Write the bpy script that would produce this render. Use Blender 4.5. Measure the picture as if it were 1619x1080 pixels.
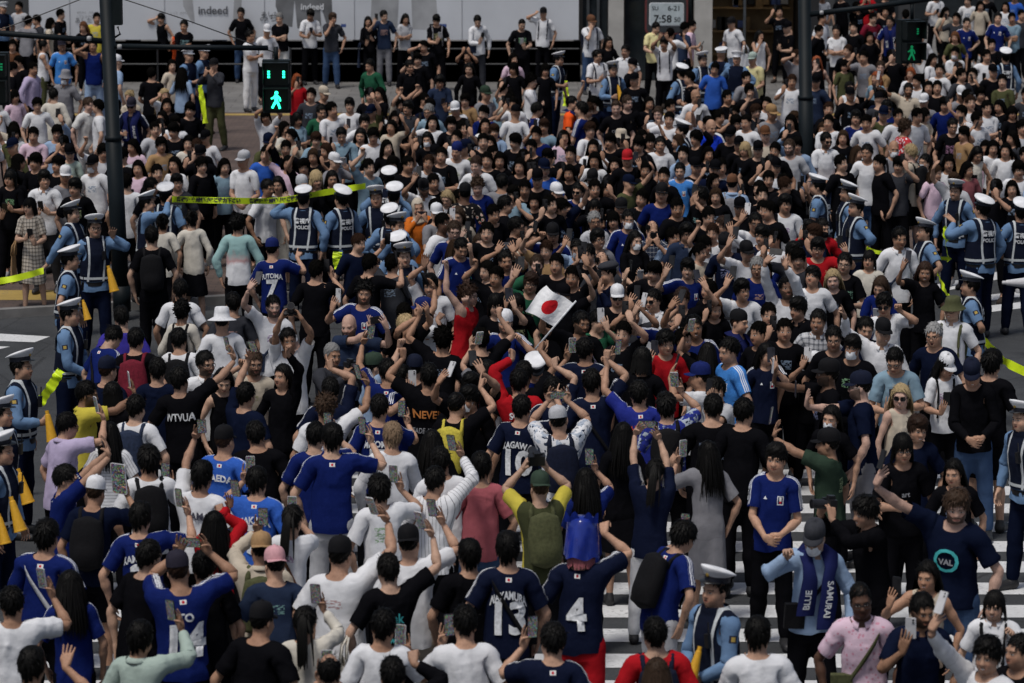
import bpy, bmesh, math, random
import numpy as np
from mathutils import Vector, Matrix
for _o in list(bpy.data.objects): bpy.data.objects.remove(_o)
scene = bpy.context.scene
# ------------------------------------------------------------------ camera
FPX, PW, PH, CAMH = 5580.0, 1619.0, 1080.0, 7.5
PITCH = math.atan((540 + 385) / FPX)
cam_d = bpy.data.cameras.new("camera"); cam = bpy.data.objects.new("camera", cam_d)
scene.collection.objects.link(cam); scene.camera = cam
cam.location = (0, 0, CAMH); cam.rotation_euler = (math.pi / 2 - PITCH, 0, 0)
cam_d.sensor_width = 36.0; cam_d.lens = FPX / PW * 36.0
cam_d.clip_start = 0.5; cam_d.clip_end = 600
cam_d.dof.use_dof = True; cam_d.dof.focus_distance = 38.0; cam_d.dof.aperture_fstop = 4.0
# ------------------------------------------------------------------ sky, sun, exposure
SUN_EL, SUN_AZ = math.radians(66), math.radians(215)
world = bpy.data.worlds.new("World"); scene.world = world; world.use_nodes = True
_nt = world.node_tree; _nt.nodes.clear()
_sky = _nt.nodes.new("ShaderNodeTexSky"); _sky.sky_type = 'NISHITA'; _sky.sun_disc = False
_sky.sun_elevation = SUN_EL; _sky.sun_rotation = SUN_AZ; _sky.air_density = 1.0; _sky.dust_density = 3.5; _sky.ozone_density = 1.0
_hsv = _nt.nodes.new("ShaderNodeHueSaturation"); _hsv.inputs['Saturation'].default_value = 0.85
_bg = _nt.nodes.new("ShaderNodeBackground"); _bg.inputs['Strength'].default_value = 0.055
_out = _nt.nodes.new("ShaderNodeOutputWorld")
_nt.links.new(_sky.outputs[0], _hsv.inputs['Color']); _nt.links.new(_hsv.outputs[0], _bg.inputs[0]); _nt.links.new(_bg.outputs[0], _out.inputs[0])
sun_d = bpy.data.lights.new("sun", 'SUN'); sun_d.energy = 1.5; sun_d.angle = math.radians(13); sun_d.color = (1, 0.96, 0.9)
sun = bpy.data.objects.new("sun", sun_d); scene.collection.objects.link(sun)
sun.rotation_euler = (math.pi / 2 - SUN_EL, 0, math.pi - SUN_AZ)
sun.location = (0, 30, 30)
scene.view_settings.view_transform = 'Standard'; scene.view_settings.look = 'None'
scene.view_settings.exposure = 0.55; scene.view_settings.gamma = 1.0
scene.cycles.use_denoising = True
scene.cycles.max_bounces = 5; scene.cycles.diffuse_bounces = 3; scene.cycles.glossy_bounces = 2
scene.cycles.transparent_max_bounces = 4
random.seed(7); RNG = np.random.RandomState(7)
# ------------------------------------------------------------------ helpers
COL = scene.collection
SP, CP = math.sin(PITCH), math.cos(PITCH)
def ray(px, py):
    u, v = (px - 809.5) / FPX, (540 - py) / FPX
    return Vector((u, CP + v * SP, -SP + v * CP))
def on_plane(px, py, z):            # point at height z seen at photo pixel
    d = ray(px, py); t = (z - CAMH) / d.z
    return Vector((0, 0, CAMH)) + d * t
def at_depth(px, py, Y):            # point at ground distance Y seen at photo pixel
    d = ray(px, py); return Vector((0, 0, CAMH)) + d * (Y / d.y)
def kerb_y(x):
    t = min(1, max(0, (x + 7.5) / 15.0)); return 46.9 + t * 6.3
def ground_z(x, y): return 0.12 if y > kerb_y(x) + .2 else 0.0
def sstep(a, b, x):
    t = np.clip((x - a) / (b - a), 0, 1); return t * t * (3 - 2 * t)
def mesh_from(name, verts, faces, mats=(), rest=None, mi=None, smooth=True, vcol=None):
    me = bpy.data.meshes.new(name)
    verts = np.asarray(verts, dtype=np.float32)
    if isinstance(faces, np.ndarray):
        nf, k = faces.shape
        me.vertices.add(len(verts)); me.vertices.foreach_set('co', verts.ravel())
        me.loops.add(nf * k); me.loops.foreach_set('vertex_index', faces.astype(np.int32).ravel())
        me.polygons.add(nf); me.polygons.foreach_set('loop_start', np.arange(0, nf * k, k, dtype=np.int32))
        me.update(calc_edges=True)
    else:
        me.from_pydata([tuple(v) for v in verts.tolist()], [], [tuple(f) for f in faces]); me.update()
    if smooth: me.polygons.foreach_set('use_smooth', np.ones(len(me.polygons), dtype=bool))
    for m in mats: me.materials.append(m)
    if mi is not None: me.polygons.foreach_set('material_index', np.asarray(mi, dtype=np.int32))
    if rest is not None:
        at = me.attributes.new('rest', 'FLOAT_VECTOR', 'POINT'); at.data.foreach_set('vector', np.asarray(rest, dtype=np.float32).ravel())
    if vcol is not None:
        at = me.attributes.new('Col', 'FLOAT_COLOR', 'POINT'); at.data.foreach_set('color', np.asarray(vcol, dtype=np.float32).ravel())
    return me
def link(name, data, parent=None, color=None):
    o = bpy.data.objects.new(name, data); COL.objects.link(o)
    if parent is not None: o.parent = parent
    if color is not None: o.color = (color[0], color[1], color[2], color[3] if len(color) > 3 else 1)
    return o
def tag(o, label=None, cat=None, group=None, kind=None):
    if label: o['label'] = label
    if cat: o['category'] = cat
    if group: o['group'] = group
    if kind: o['kind'] = kind
    return o
class MB:                             # collects shapes into one mesh
    def __init__(s): s.v, s.f, s.m = [], [], []
    def add(s, vs, fs, mi=0):
        n = len(s.v); s.v += [tuple(v) for v in vs]; s.f += [tuple(i + n for i in f) for f in fs]; s.m += [mi] * len(fs)
    def box(s, c, d, mi=0, rot=None):
        x, y, z = d[0] / 2, d[1] / 2, d[2] / 2
        vs = [Vector((a * x, b * y, e * z)) for a in (-1, 1) for b in (-1, 1) for e in (-1, 1)]
        if rot is not None: vs = [rot @ v for v in vs]
        s.add([v + Vector(c) for v in vs], [(0, 1, 3, 2), (4, 6, 7, 5), (0, 4, 5, 1), (2, 3, 7, 6), (0, 2, 6, 4), (1, 5, 7, 3)], mi)
    def tube(s, pts, r, n=8, mi=0, caps=True):
        pts = [Vector(p) for p in pts]; rs = r if isinstance(r, (list, tuple)) else [r] * len(pts)
        rings = []
        for i, p in enumerate(pts):
            d = (pts[min(i + 1, len(pts) - 1)] - pts[max(i - 1, 0)]).normalized()
            a = d.cross(Vector((0, 0, 1)))
            if a.length < 1e-3: a = d.cross(Vector((0, 1, 0)))
            a.normalize(); b = d.cross(a)
            rings.append([p + (a * math.cos(t) + b * math.sin(t)) * rs[i] for t in [2 * math.pi * k / n for k in range(n)]])
        vs = [v for rg in rings for v in rg]; fs = []
        for i in range(len(pts) - 1):
            for k in range(n):
                k2 = (k + 1) % n; fs.append((i * n + k, i * n + k2, (i + 1) * n + k2, (i + 1) * n + k))
        if caps: fs.append(tuple(range(n - 1, -1, -1))); fs.append(tuple((len(pts) - 1) * n + k for k in range(n)))
        s.add(vs, fs, mi)
    def lathe(s, prof, n=24, mi=0, sx=1, sy=1, c=(0, 0, 0), mis=None):
        c = Vector(c); vs = [c + Vector((r * math.cos(2 * math.pi * k / n) * sx, r * math.sin(2 * math.pi * k / n) * sy, z)) for r, z in prof for k in range(n)]
        for i in range(len(prof) - 1):
            pass
        base = len(s.v); s.v += [tuple(v) for v in vs]
        for i in range(len(prof) - 1):
            for k in range(n):
                k2 = (k + 1) % n
                s.f.append((base + i * n + k, base + i * n + k2, base + (i + 1) * n + k2, base + (i + 1) * n + k)); s.m.append(mis[i] if mis else mi)
    def data(s, name, mats, smooth=False): return mesh_from(name, s.v, s.f, mats, mi=s.m, smooth=smooth)
    def build(s, name, mats, parent=None, smooth=False):
        if not isinstance(mats, (list, tuple)): mats = [mats]
        return link(name, s.data(name, mats, smooth), parent)
# ------------------------------------------------------------------ node material helpers
class NT:
    def __init__(s, name, rough=0.8, spec=0.3):
        s.m = bpy.data.materials.new(name); s.m.use_nodes = True; s.t = s.m.node_tree
        s.bsdf = s.t.nodes['Principled BSDF']; s.bsdf.inputs['Roughness'].default_value = rough
        s.bsdf.inputs['Specular IOR Level'].default_value = spec
    def n(s, t, **kw):
        nd = s.t.nodes.new(t)
        for k, v in kw.items(): setattr(nd, k, v)
        return nd
    def put(s, sock, val):
        if isinstance(val, bpy.types.NodeSocket): s.t.links.new(val, sock)
        elif val is not None: sock.default_value = val
    def math(s, op, a, b=None, c=None, clamp=False):
        nd = s.n('ShaderNodeMath', operation=op, use_clamp=clamp); s.put(nd.inputs[0], a)
        if b is not None: s.put(nd.inputs[1], b)
        if c is not None: s.put(nd.inputs[2], c)
        return nd.outputs[0]
    def band(s, v, lo, hi): return s.math('MULTIPLY', s.math('GREATER_THAN', v, lo), s.math('LESS_THAN', v, hi))
    def mix(s, f, a, b):
        nd = s.n('ShaderNodeMix', data_type='RGBA'); s.put(nd.inputs[0], f)
        s.put(nd.inputs[6], a if isinstance(a, bpy.types.NodeSocket) else (*a, 1)); s.put(nd.inputs[7], b if isinstance(b, bpy.types.NodeSocket) else (*b, 1))
        return nd.outputs[2]
    def mulc(s, a, b):
        nd = s.n('ShaderNodeMix', data_type='RGBA', blend_type='MULTIPLY'); nd.inputs[0].default_value = 1
        s.put(nd.inputs[6], a); s.put(nd.inputs[7], b); return nd.outputs[2]
    def rest(s):
        a = s.n('ShaderNodeAttribute', attribute_name='rest'); x = s.n('ShaderNodeSeparateXYZ'); s.put(x.inputs[0], a.outputs['Vector'])
        return a.outputs['Vector'], x.outputs[0], x.outputs[1], x.outputs[2]
    def noise(s, vec, scale, detail=3, rough=.5):
        nd = s.n('ShaderNodeTexNoise'); s.put(nd.inputs['Vector'], vec); nd.inputs['Scale'].default_value = scale
        nd.inputs['Detail'].default_value = detail; nd.inputs['Roughness'].default_value = rough; return nd.outputs['Fac']
    def ramp(s, f, lo, hi, a, b):
        nd = s.n('ShaderNodeMapRange'); s.put(nd.inputs[0], f); nd.inputs[1].default_value = lo; nd.inputs[2].default_value = hi
        nd.inputs[3].default_value = a; nd.inputs[4].default_value = b; return nd.outputs[0]
    def bump(s, h, strength, dist):
        nd = s.n('ShaderNodeBump'); s.put(nd.inputs['Height'], h); nd.inputs['Strength'].default_value = strength; nd.inputs['Distance'].default_value = dist
        s.t.links.new(nd.outputs[0], s.bsdf.inputs['Normal'])
    def objcol(s):
        nd = s.n('ShaderNodeObjectInfo'); return nd.outputs['Color'], nd.outputs['Alpha'], nd.outputs['Random']
    def color(s, c): s.put(s.bsdf.inputs['Base Color'], c if isinstance(c, bpy.types.NodeSocket) else (*c, 1)); return s
    def grey(s, v):
        nd = s.n('ShaderNodeCombineColor'); 
        for i in range(3): s.put(nd.inputs[i], v)
        return nd.outputs[0]
    def coord(s): return s.n('ShaderNodeNewGeometry').outputs['Position']
def plain(name, col, rough=.6, metal=0, spec=.4, nscale=6, namt=.25, emit=None, estr=1):
    t = NT(name, rough, spec); t.bsdf.inputs['Metallic'].default_value = metal
    f = t.ramp(t.noise(t.n('ShaderNodeTexCoord').outputs['Object'], nscale, 4), .3, .7, 1 - namt, 1 + namt * .5)
    t.color(t.mulc((*col, 1), t.grey(f)))
    if emit: t.bsdf.inputs['Emission Color'].default_value = (*emit, 1); t.bsdf.inputs['Emission Strength'].default_value = estr
    return t.m
# ================================================================== implicit surfaces
class Field:
    def __init__(s, xs, ys, zs):
        s.x, s.y, s.z = xs, ys, zs; s.f = np.full((len(xs), len(ys), len(zs)), .2, dtype=np.float32)
    def sub(s, lo, hi, pad):
        sl = []
        for a, l, h in ((s.x, lo[0], hi[0]), (s.y, lo[1], hi[1]), (s.z, lo[2], hi[2])):
            sl.append(slice(max(0, np.searchsorted(a, l - pad) - 1), np.searchsorted(a, h + pad) + 1))
        X, Y, Z = np.meshgrid(s.x[sl[0]], s.y[sl[1]], s.z[sl[2]], indexing='ij'); return tuple(sl), X, Y, Z
    def comb(s, sl, d, k, cut=False):
        a = s.f[sl]
        if cut:
            d = -d; h = np.clip(.5 - .5 * (a - d) / k, 0, 1); s.f[sl] = a * (1 - h) + d * h + k * h * (1 - h)
        else:
            h = np.clip(.5 + .5 * (d - a) / k, 0, 1); s.f[sl] = d * (1 - h) + a * h - k * h * (1 - h)
    def cone(s, a, b, ra, rb, k=.03):
        a = np.array(a, float); b = np.array(b, float); r = max(ra, rb)
        sl, X, Y, Z = s.sub(np.minimum(a, b) - r, np.maximum(a, b) + r, k + .03)
        ba = b - a; L = (ba ** 2).sum() + 1e-12
        t = np.clip(((X - a[0]) * ba[0] + (Y - a[1]) * ba[1] + (Z - a[2]) * ba[2]) / L, 0, 1)
        d = np.sqrt((X - a[0] - t * ba[0]) ** 2 + (Y - a[1] - t * ba[1]) ** 2 + (Z - a[2] - t * ba[2]) ** 2) - (ra + (rb - ra) * t)
        s.comb(sl, d, k)
    def ell(s, c, r, k=.03, cut=False):
        c = np.array(c, float); r = np.array(r, float)
        sl, X, Y, Z = s.sub(c - r, c + r, k + .03)
        q = np.sqrt(((X - c[0]) / r[0]) ** 2 + ((Y - c[1]) / r[1]) ** 2 + ((Z - c[2]) / r[2]) ** 2)
        s.comb(sl, (q - 1) * r.min(), k, cut)
    def loft(s, tab, k=.03, p=2.4):
        tab = np.array(tab, float); mx = tab[:, 1].max(); my = tab[:, 2].max() + np.abs(tab[:, 3]).max()
        sl, X, Y, Z = s.sub((-mx, -my, tab[0, 0]), (mx, my, tab[-1, 0]), k + .04)
        z = s.z[sl[2]]; a, b, y0 = (np.interp(z, tab[:, 0], tab[:, i]) for i in (1, 2, 3))
        q = ((np.abs(X) / a) ** p + (np.abs(Y - y0) / b) ** p) ** (1 / p)
        d = (q - 1) * np.minimum(a, b)
        dz = np.maximum(tab[0, 0] - Z, Z - tab[-1, 0]); s.comb(sl, np.maximum(d, dz), k)
def surface(F):
    V = F.f; nx, ny, nz = V.shape; ins = V < 0
    ax = (F.x, F.y, F.z)
    acc = np.zeros((nx - 1, ny - 1, nz - 1, 3)); cnt = np.zeros((nx - 1, ny - 1, nz - 1))
    quads_src = []
    for d in range(3):
        s0 = [slice(None)] * 3; s1 = [slice(None)] * 3; s0[d] = slice(0, -1); s1[d] = slice(1, None)
        cr = ins[tuple(s0)] != ins[tuple(s1)]
        I = np.argwhere(cr)
        J = I.copy(); J[:, d] += 1
        v0 = V[tuple(I.T)]; v1 = V[tuple(J.T)]; t = v0 / (v0 - v1)
        P = np.stack([ax[i][I[:, i]] for i in range(3)], 1).astype(float)
        P[:, d] += t * (ax[d][J[:, d]] - ax[d][I[:, d]])
        e, g = (d + 1) % 3, (d + 2) % 3
        for oe in (0, -1):
            for og in (0, -1):
                C = I.copy(); C[:, e] += oe; C[:, g] += og
                ok = (C[:, e] >= 0) & (C[:, e] < V.shape[e] - 1) & (C[:, g] >= 0) & (C[:, g] < V.shape[g] - 1)
                c = C[ok]; np.add.at(acc, tuple(c.T), P[ok]); np.add.at(cnt, tuple(c.T), 1)
        ok = (I[:, e] > 0) & (I[:, e] < V.shape[e] - 1) & (I[:, g] > 0) & (I[:, g] < V.shape[g] - 1)
        I = I[ok]; flip = ~ins[tuple(I.T)]
        q = []
        for oe, og in ((-1, -1), (0, -1), (0, 0), (-1, 0)):
            C = I.copy(); C[:, e] += oe; C[:, g] += og; q.append(C)
        quads_src.append((q, flip))
    act = cnt > 0; idx = np.full(cnt.shape, -1); n = act.sum(); idx[act] = np.arange(n)
    verts = acc[act] / cnt[act][:, None]
    Q = []
    for q, flip in quads_src:
        a = np.stack([idx[tuple(c.T)] for c in q], 1); a[flip] = a[flip][:, ::-1]; Q.append(a)
    return verts, np.concatenate(Q)
def smooth_mesh(v, q, it=1, lam=.5):
    for _ in range(it):
        acc = np.zeros_like(v); c = np.zeros(len(v))
        for i in range(4):
            j = (i + 1) % 4
            np.add.at(acc, q[:, i], v[q[:, j]]); np.add.at(c, q[:, i], 1); np.add.at(acc, q[:, j], v[q[:, i]]); np.add.at(c, q[:, j], 1)
        c[c == 0] = 1; m = acc / c[:, None]; v = v * (1 - lam) + m * lam
    return v
def normals_of(v, q):
    n = np.cross(v[q[:, 2]] - v[q[:, 0]], v[q[:, 3]] - v[q[:, 1]]); out = np.zeros_like(v)
    for i in range(4): np.add.at(out, q[:, i], n)
    return out / (np.linalg.norm(out, axis=1, keepdims=True) + 1e-9)
def keep_faces(v, q, keepv):
    q = q[keepv[q].all(1)]; used = np.unique(q); m = np.full(len(v), -1); m[used] = np.arange(len(used)); return v[used], m[q]
def axis(*segs):                     # (start, stop, step) ... -> nonuniform axis
    out = [segs[0][0]]
    for a, b, st in segs:
        n = max(1, int(round((b - a) / st))); out += list(a + (b - a) * np.arange(1, n + 1) / n)
    return np.array(out)
# ------------------------------------------------------------------ rest body, T-pose, facing -Y, height 1.735
TORSO = [(.80, .11, .09, .0), (.86, .155, .105, .01), (.93, .17, .115, .012), (1.0, .155, .105, .005), (1.1, .142, .098, -.002), (1.2, .155, .108, -.005),
         (1.3, .17, .115, .0), (1.37, .165, .10, .008), (1.42, .13, .085, .012), (1.455, .075, .068, .012), (1.48, .056, .056, .012)]
FING = [(-.036, .074), (-.0125, .082), (.011, .076), (.033, .06)]
def hand_parts(F, fingers=True):
    for s in (1, -1):
        for y, L in FING:
            F.cone((s * .715, y * .35, 1.40), (s * .80, y, 1.40), .021, .0125, .012)
        if fingers:
            for y, L in FING:
                F.cone((s * .80, y, 1.40), (s * (.80 + L), y * 1.3, 1.398), .0098, .0072, .003)
            F.cone((s * .735, -.02, 1.394), (s * .775, -.058, 1.388), .016, .0115, .008)
            F.cone((s * .775, -.058, 1.388), (s * .815, -.072, 1.386), .0108, .0085, .003)
        else:
            F.ell((s * .835, 0, 1.398), (.05, .042, .013), .02); F.cone((s * .74, -.02, 1.394), (s * .80, -.068, 1.386), .014, .01, .01)
def head_parts(F, fine=True):
    F.cone((0, .02, 1.43), (0, .012, 1.55), .060, .054, .03)
    F.ell((0, .010, 1.645), (.0765, .096, .098), .02)
    F.ell((0, -.030, 1.585), (.060, .066, .082), .03)
    F.ell((0, -.066, 1.528), (.030, .028, .024), .03)
    for s in (1, -1):
        F.ell((s * .036, -.050, 1.575), (.030, .036, .032), .025)
        F.ell((s * .050, -.012, 1.545), (.016, .03, .03), .03)
        F.ell((s * .077, .012, 1.598), (.009, .020, .032), .008)
    if fine:
        F.cone((-.04, -.086, 1.633), (.04, -.086, 1.633), .010, .010, .02)
        for s in (1, -1):
            F.ell((s * .032, -.103, 1.612), (.019, .014, .012), .012, cut=True)
            F.ell((s * .032, -.079, 1.612), (.0145, .0145, .0125), .006)
        F.ell((0, -.088, 1.549), (.025, .014, .011), .012)
        F.ell((0, -.100, 1.549), (.022, .010, .0022), .004, cut=True)
    F.cone((0, -.092, 1.617), (0, -.110, 1.583), .009, .0125, .012)
    F.cone((-.012, -.100, 1.580), (.012, -.100, 1.580), .009, .009, .01)
def body_field(kind):
    if kind == 'near':
        F = Field(axis((-.92, -.68, .011), (-.68, -.11, .022), (-.11, .11, .0085), (.11, .68, .022), (.68, .92, .011)),
                  axis((-.26, -.13, .02), (-.13, .12, .0062), (.12, .2, .015)), axis((-.02, 1.34, .022), (1.34, 1.44, .0065), (1.44, 1.77, .0085)))
    elif kind == 'mid':
        F = Field(axis((-.92, -.68, .014), (-.68, -.11, .028), (-.11, .11, .011), (.11, .68, .028), (.68, .92, .014)),
                  axis((-.26, -.13, .025), (-.13, .12, .0075), (.12, .2, .02)), axis((-.02, 1.34, .03), (1.34, 1.44, .008), (1.44, 1.77, .011)))
    else:
        F = Field(axis((-.92, -.1, .035), (-.1, .1, .017), (.1, .92, .035)), axis((-.26, -.13, .03), (-.13, .12, .0165), (.12, .2, .03)),
                  axis((-.02, 1.34, .05), (1.34, 1.44, .014), (1.44, 1.77, .017)))
    F.loft(TORSO, .03)
    for s in (1, -1):
        F.cone((s * .09, .012, 1.40), (s * .172, .004, 1.395), .072, .056, .05)
        F.cone((s * .165, .002, 1.395), (s * .30, .0, 1.40), .051, .041, .04)
        F.cone((s * .30, .0, 1.40), (s * .46, .0, 1.40), .042, .034, .03)
        F.cone((s * .46, .0, 1.40), (s * .54, .0, 1.40), .035, .037, .03)
        F.cone((s * .54, .0, 1.40), (s * .71, .0, 1.40), .036, .0245, .03)
        F.cone((s * .095, .01, .88), (s * .10, .0, .49), .092, .056, .04)
        F.cone((s * .10, .01, .46), (s * .10, .02, .36), .053, .056, .03)
        F.cone((s * .10, .02, .36), (s * .10, .025, .09), .056, .036, .03)
        F.cone((s * .10, .03, .06), (s * .105, -.12, .035), .042, .036, .02); F.cone((s * .105, -.12, .03), (s * .108, -.17, .025), .036, .026, .02)
    head_parts(F, kind != 'far'); hand_parts(F, kind != 'far')
    v, q = surface(F); v = smooth_mesh(v, q, 1, .25)
    return v, q
BONES = ['pelvis', 'chest', 'head'] + [b + s for s in 'LR' for b in ('clav', 'ua', 'fa', 'hand', 'thigh', 'shin', 'foot')] + \
        [f'f{i}{j}{s}' for s in 'LR' for i in range(5) for j in (0, 1)]
BI = {b: i for i, b in enumerate(BONES)}
def weights(p, nofinger=False):
    n = len(p); W = np.zeros((n, len(BONES))); x, y, z = p.T; ax = np.abs(x)
    up = sstep(.92, 1.22, z); hd = sstep(1.455, 1.535, z) * (ax < .2)
    arm = sstep(.10, .205, ax) * sstep(1.20, 1.37, z + np.maximum(0, ax - .2) * 2)
    clv = sstep(.03, .13, ax) * sstep(1.30, 1.40, z) * (1 - hd) * (1 - arm)
    side = np.where(x >= 0, 0, 1)
    sl = sstep(-.03, .03, x)
    leg = (1 - sstep(.80, .97, z + 0 * x)) * (1 - (ax > .35))
    tors = (1 - arm) * (1 - hd) * (1 - clv)
    W[:, BI['head']] = hd * (1 - arm)
    W[:, BI['chest']] = tors * up; W[:, BI['pelvis']] = tors * (1 - up) * (1 - leg)
    sh = 1 - sstep(.43, .53, z); ft = 1 - sstep(.06, .12, z)
    lw = tors * (1 - up) * leg
    el = sstep(.43, .50, ax); wr = sstep(.685, .735, ax)
    for s, nm in ((0, 'L'), (1, 'R')):
        m = side == s; lm = sl if s == 0 else 1 - sl
        W[:, BI['clav' + nm]] = np.where(m, clv * (1 - arm), 0)
        W[:, BI['ua' + nm]] = np.where(m, arm * (1 - el), 0)
        W[:, BI['fa' + nm]] = np.where(m, arm * el * (1 - wr), 0)
        hw = np.where(m, arm * el * wr, 0)
        W[:, BI['hand' + nm]] = hw
        W[:, BI['thigh' + nm]] = lw * lm * (1 - sh); W[:, BI['shin' + nm]] = lw * lm * sh * (1 - ft); W[:, BI['foot' + nm]] = lw * lm * sh * ft
        if not nofinger:
            fy = np.array([f[0] for f in FING]); th = (y < -.036 - np.maximum(0, ax - .775) * .0 ) & (ax < .835) & (ax > .735) & ((ax < .795) | (y < -.055))
            fi = np.argmin(np.abs(y[:, None] / (1 + .3 * np.clip((ax - .8) / .08, 0, 1))[:, None] - fy[None]), 1)
            for i in range(4):
                L = FING[i][1]; sel = m & (fi == i) & ~th & (hw > .5)
                b0 = sstep(.792, .806, ax); b1 = sstep(.80 + L * .42, .80 + L * .58, ax)
                W[:, BI['hand' + nm]] = np.where(sel, hw * (1 - b0), W[:, BI['hand' + nm]])
                W[:, BI[f'f{i}0{nm}']] = np.where(sel, hw * b0 * (1 - b1), 0); W[:, BI[f'f{i}1{nm}']] = np.where(sel, hw * b0 * b1, 0)
            sel = m & th & (hw > .3); b0 = sstep(.030, .052, -y); b1 = sstep(.772, .785, ax)
            W[:, BI['hand' + nm]] = np.where(sel, hw * (1 - b0), W[:, BI['hand' + nm]])
            W[:, BI['f40' + nm]] = np.where(sel, hw * b0 * (1 - b1), 0); W[:, BI['f41' + nm]] = np.where(sel, hw * b0 * b1, 0)
    t = W.sum(1, keepdims=True); t[t == 0] = 1
    return W / t
def smooth_rim(v, q, it=8):
    e = np.concatenate([np.stack([q[:, i], q[:, (i + 1) % 4]], 1) for i in range(4)]); es = np.sort(e, 1)
    u, ix, ct = np.unique(es, axis=0, return_index=True, return_counts=True); b = u[ct == 1]; rim = np.unique(b); v = v.copy()
    for _ in range(it):
        acc = np.zeros_like(v); c = np.zeros(len(v))
        np.add.at(acc, b[:, 0], v[b[:, 1]]); np.add.at(acc, b[:, 1], v[b[:, 0]]); np.add.at(c, b[:, 0], 1); np.add.at(c, b[:, 1], 1)
        v[rim] = v[rim] * .4 + .6 * acc[rim] / c[rim][:, None]
    m = np.zeros(len(v), bool); m[rim] = True
    for _ in range(2):
        acc = np.zeros_like(v); c = np.zeros(len(v))
        for a, bb in ((0, 1), (1, 0)):
            np.add.at(acc, u[:, a], v[u[:, bb]]); np.add.at(c, u[:, a], 1)
        near = np.zeros(len(v), bool); nb = m[u[:, 0]] | m[u[:, 1]]; near[u[nb].ravel()] = True; near &= ~m
        v[near] = v[near] * .5 + .5 * acc[near] / c[near][:, None]
    return v, q
_fd = np.random.RandomState(3).randn(6, 3)
def face_noise(p, seed):
    rs = np.random.RandomState(seed); q = p * 26; q[:, 0] = np.abs(q[:, 0]); out = np.zeros(len(p))
    for i in range(6): out += np.sin(q @ _fd[i] * (.6 + .25 * i) + rs.uniform(0, 6.28)) * rs.uniform(.3, 1)
    return out * .0016
class Template:
    def __init__(s, v, q, nofinger=False, wrinkle=0):
        s.v, s.q = v, q; s.n = normals_of(v, q); s.W = weights(v, nofinger).astype(np.float32); s.wr = wrinkle
        s.hd = None if nofinger else (s.W[:, BI['head']] * (v[:, 1] < .03) * (v[:, 2] > 1.49)).astype(float)
_wd = RNG.randn(9, 3); _wd /= np.linalg.norm(_wd, axis=1, keepdims=True); _wf = np.array([12, 16, 20, 25, 31, 38, 46, 55, 64.])
def wrinkles(p, seed):
    rs = np.random.RandomState(seed); ph = rs.uniform(0, 6.28, 9); q = p * np.array((1, 1, .8)) + .06 * np.sin(p[:, [1, 2, 0]] * 9 + ph[:3]); out = np.zeros(len(p))
    for i in range(9):
        w = np.abs(np.sin(q @ _wd[i] * _wf[i] + ph[i])); out += (1 - w * 1.25) ** 3 * (15 / _wf[i]) * 1.5 - .25
    return np.clip(out / 2.2 + .35, -.3, 2.2)
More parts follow.
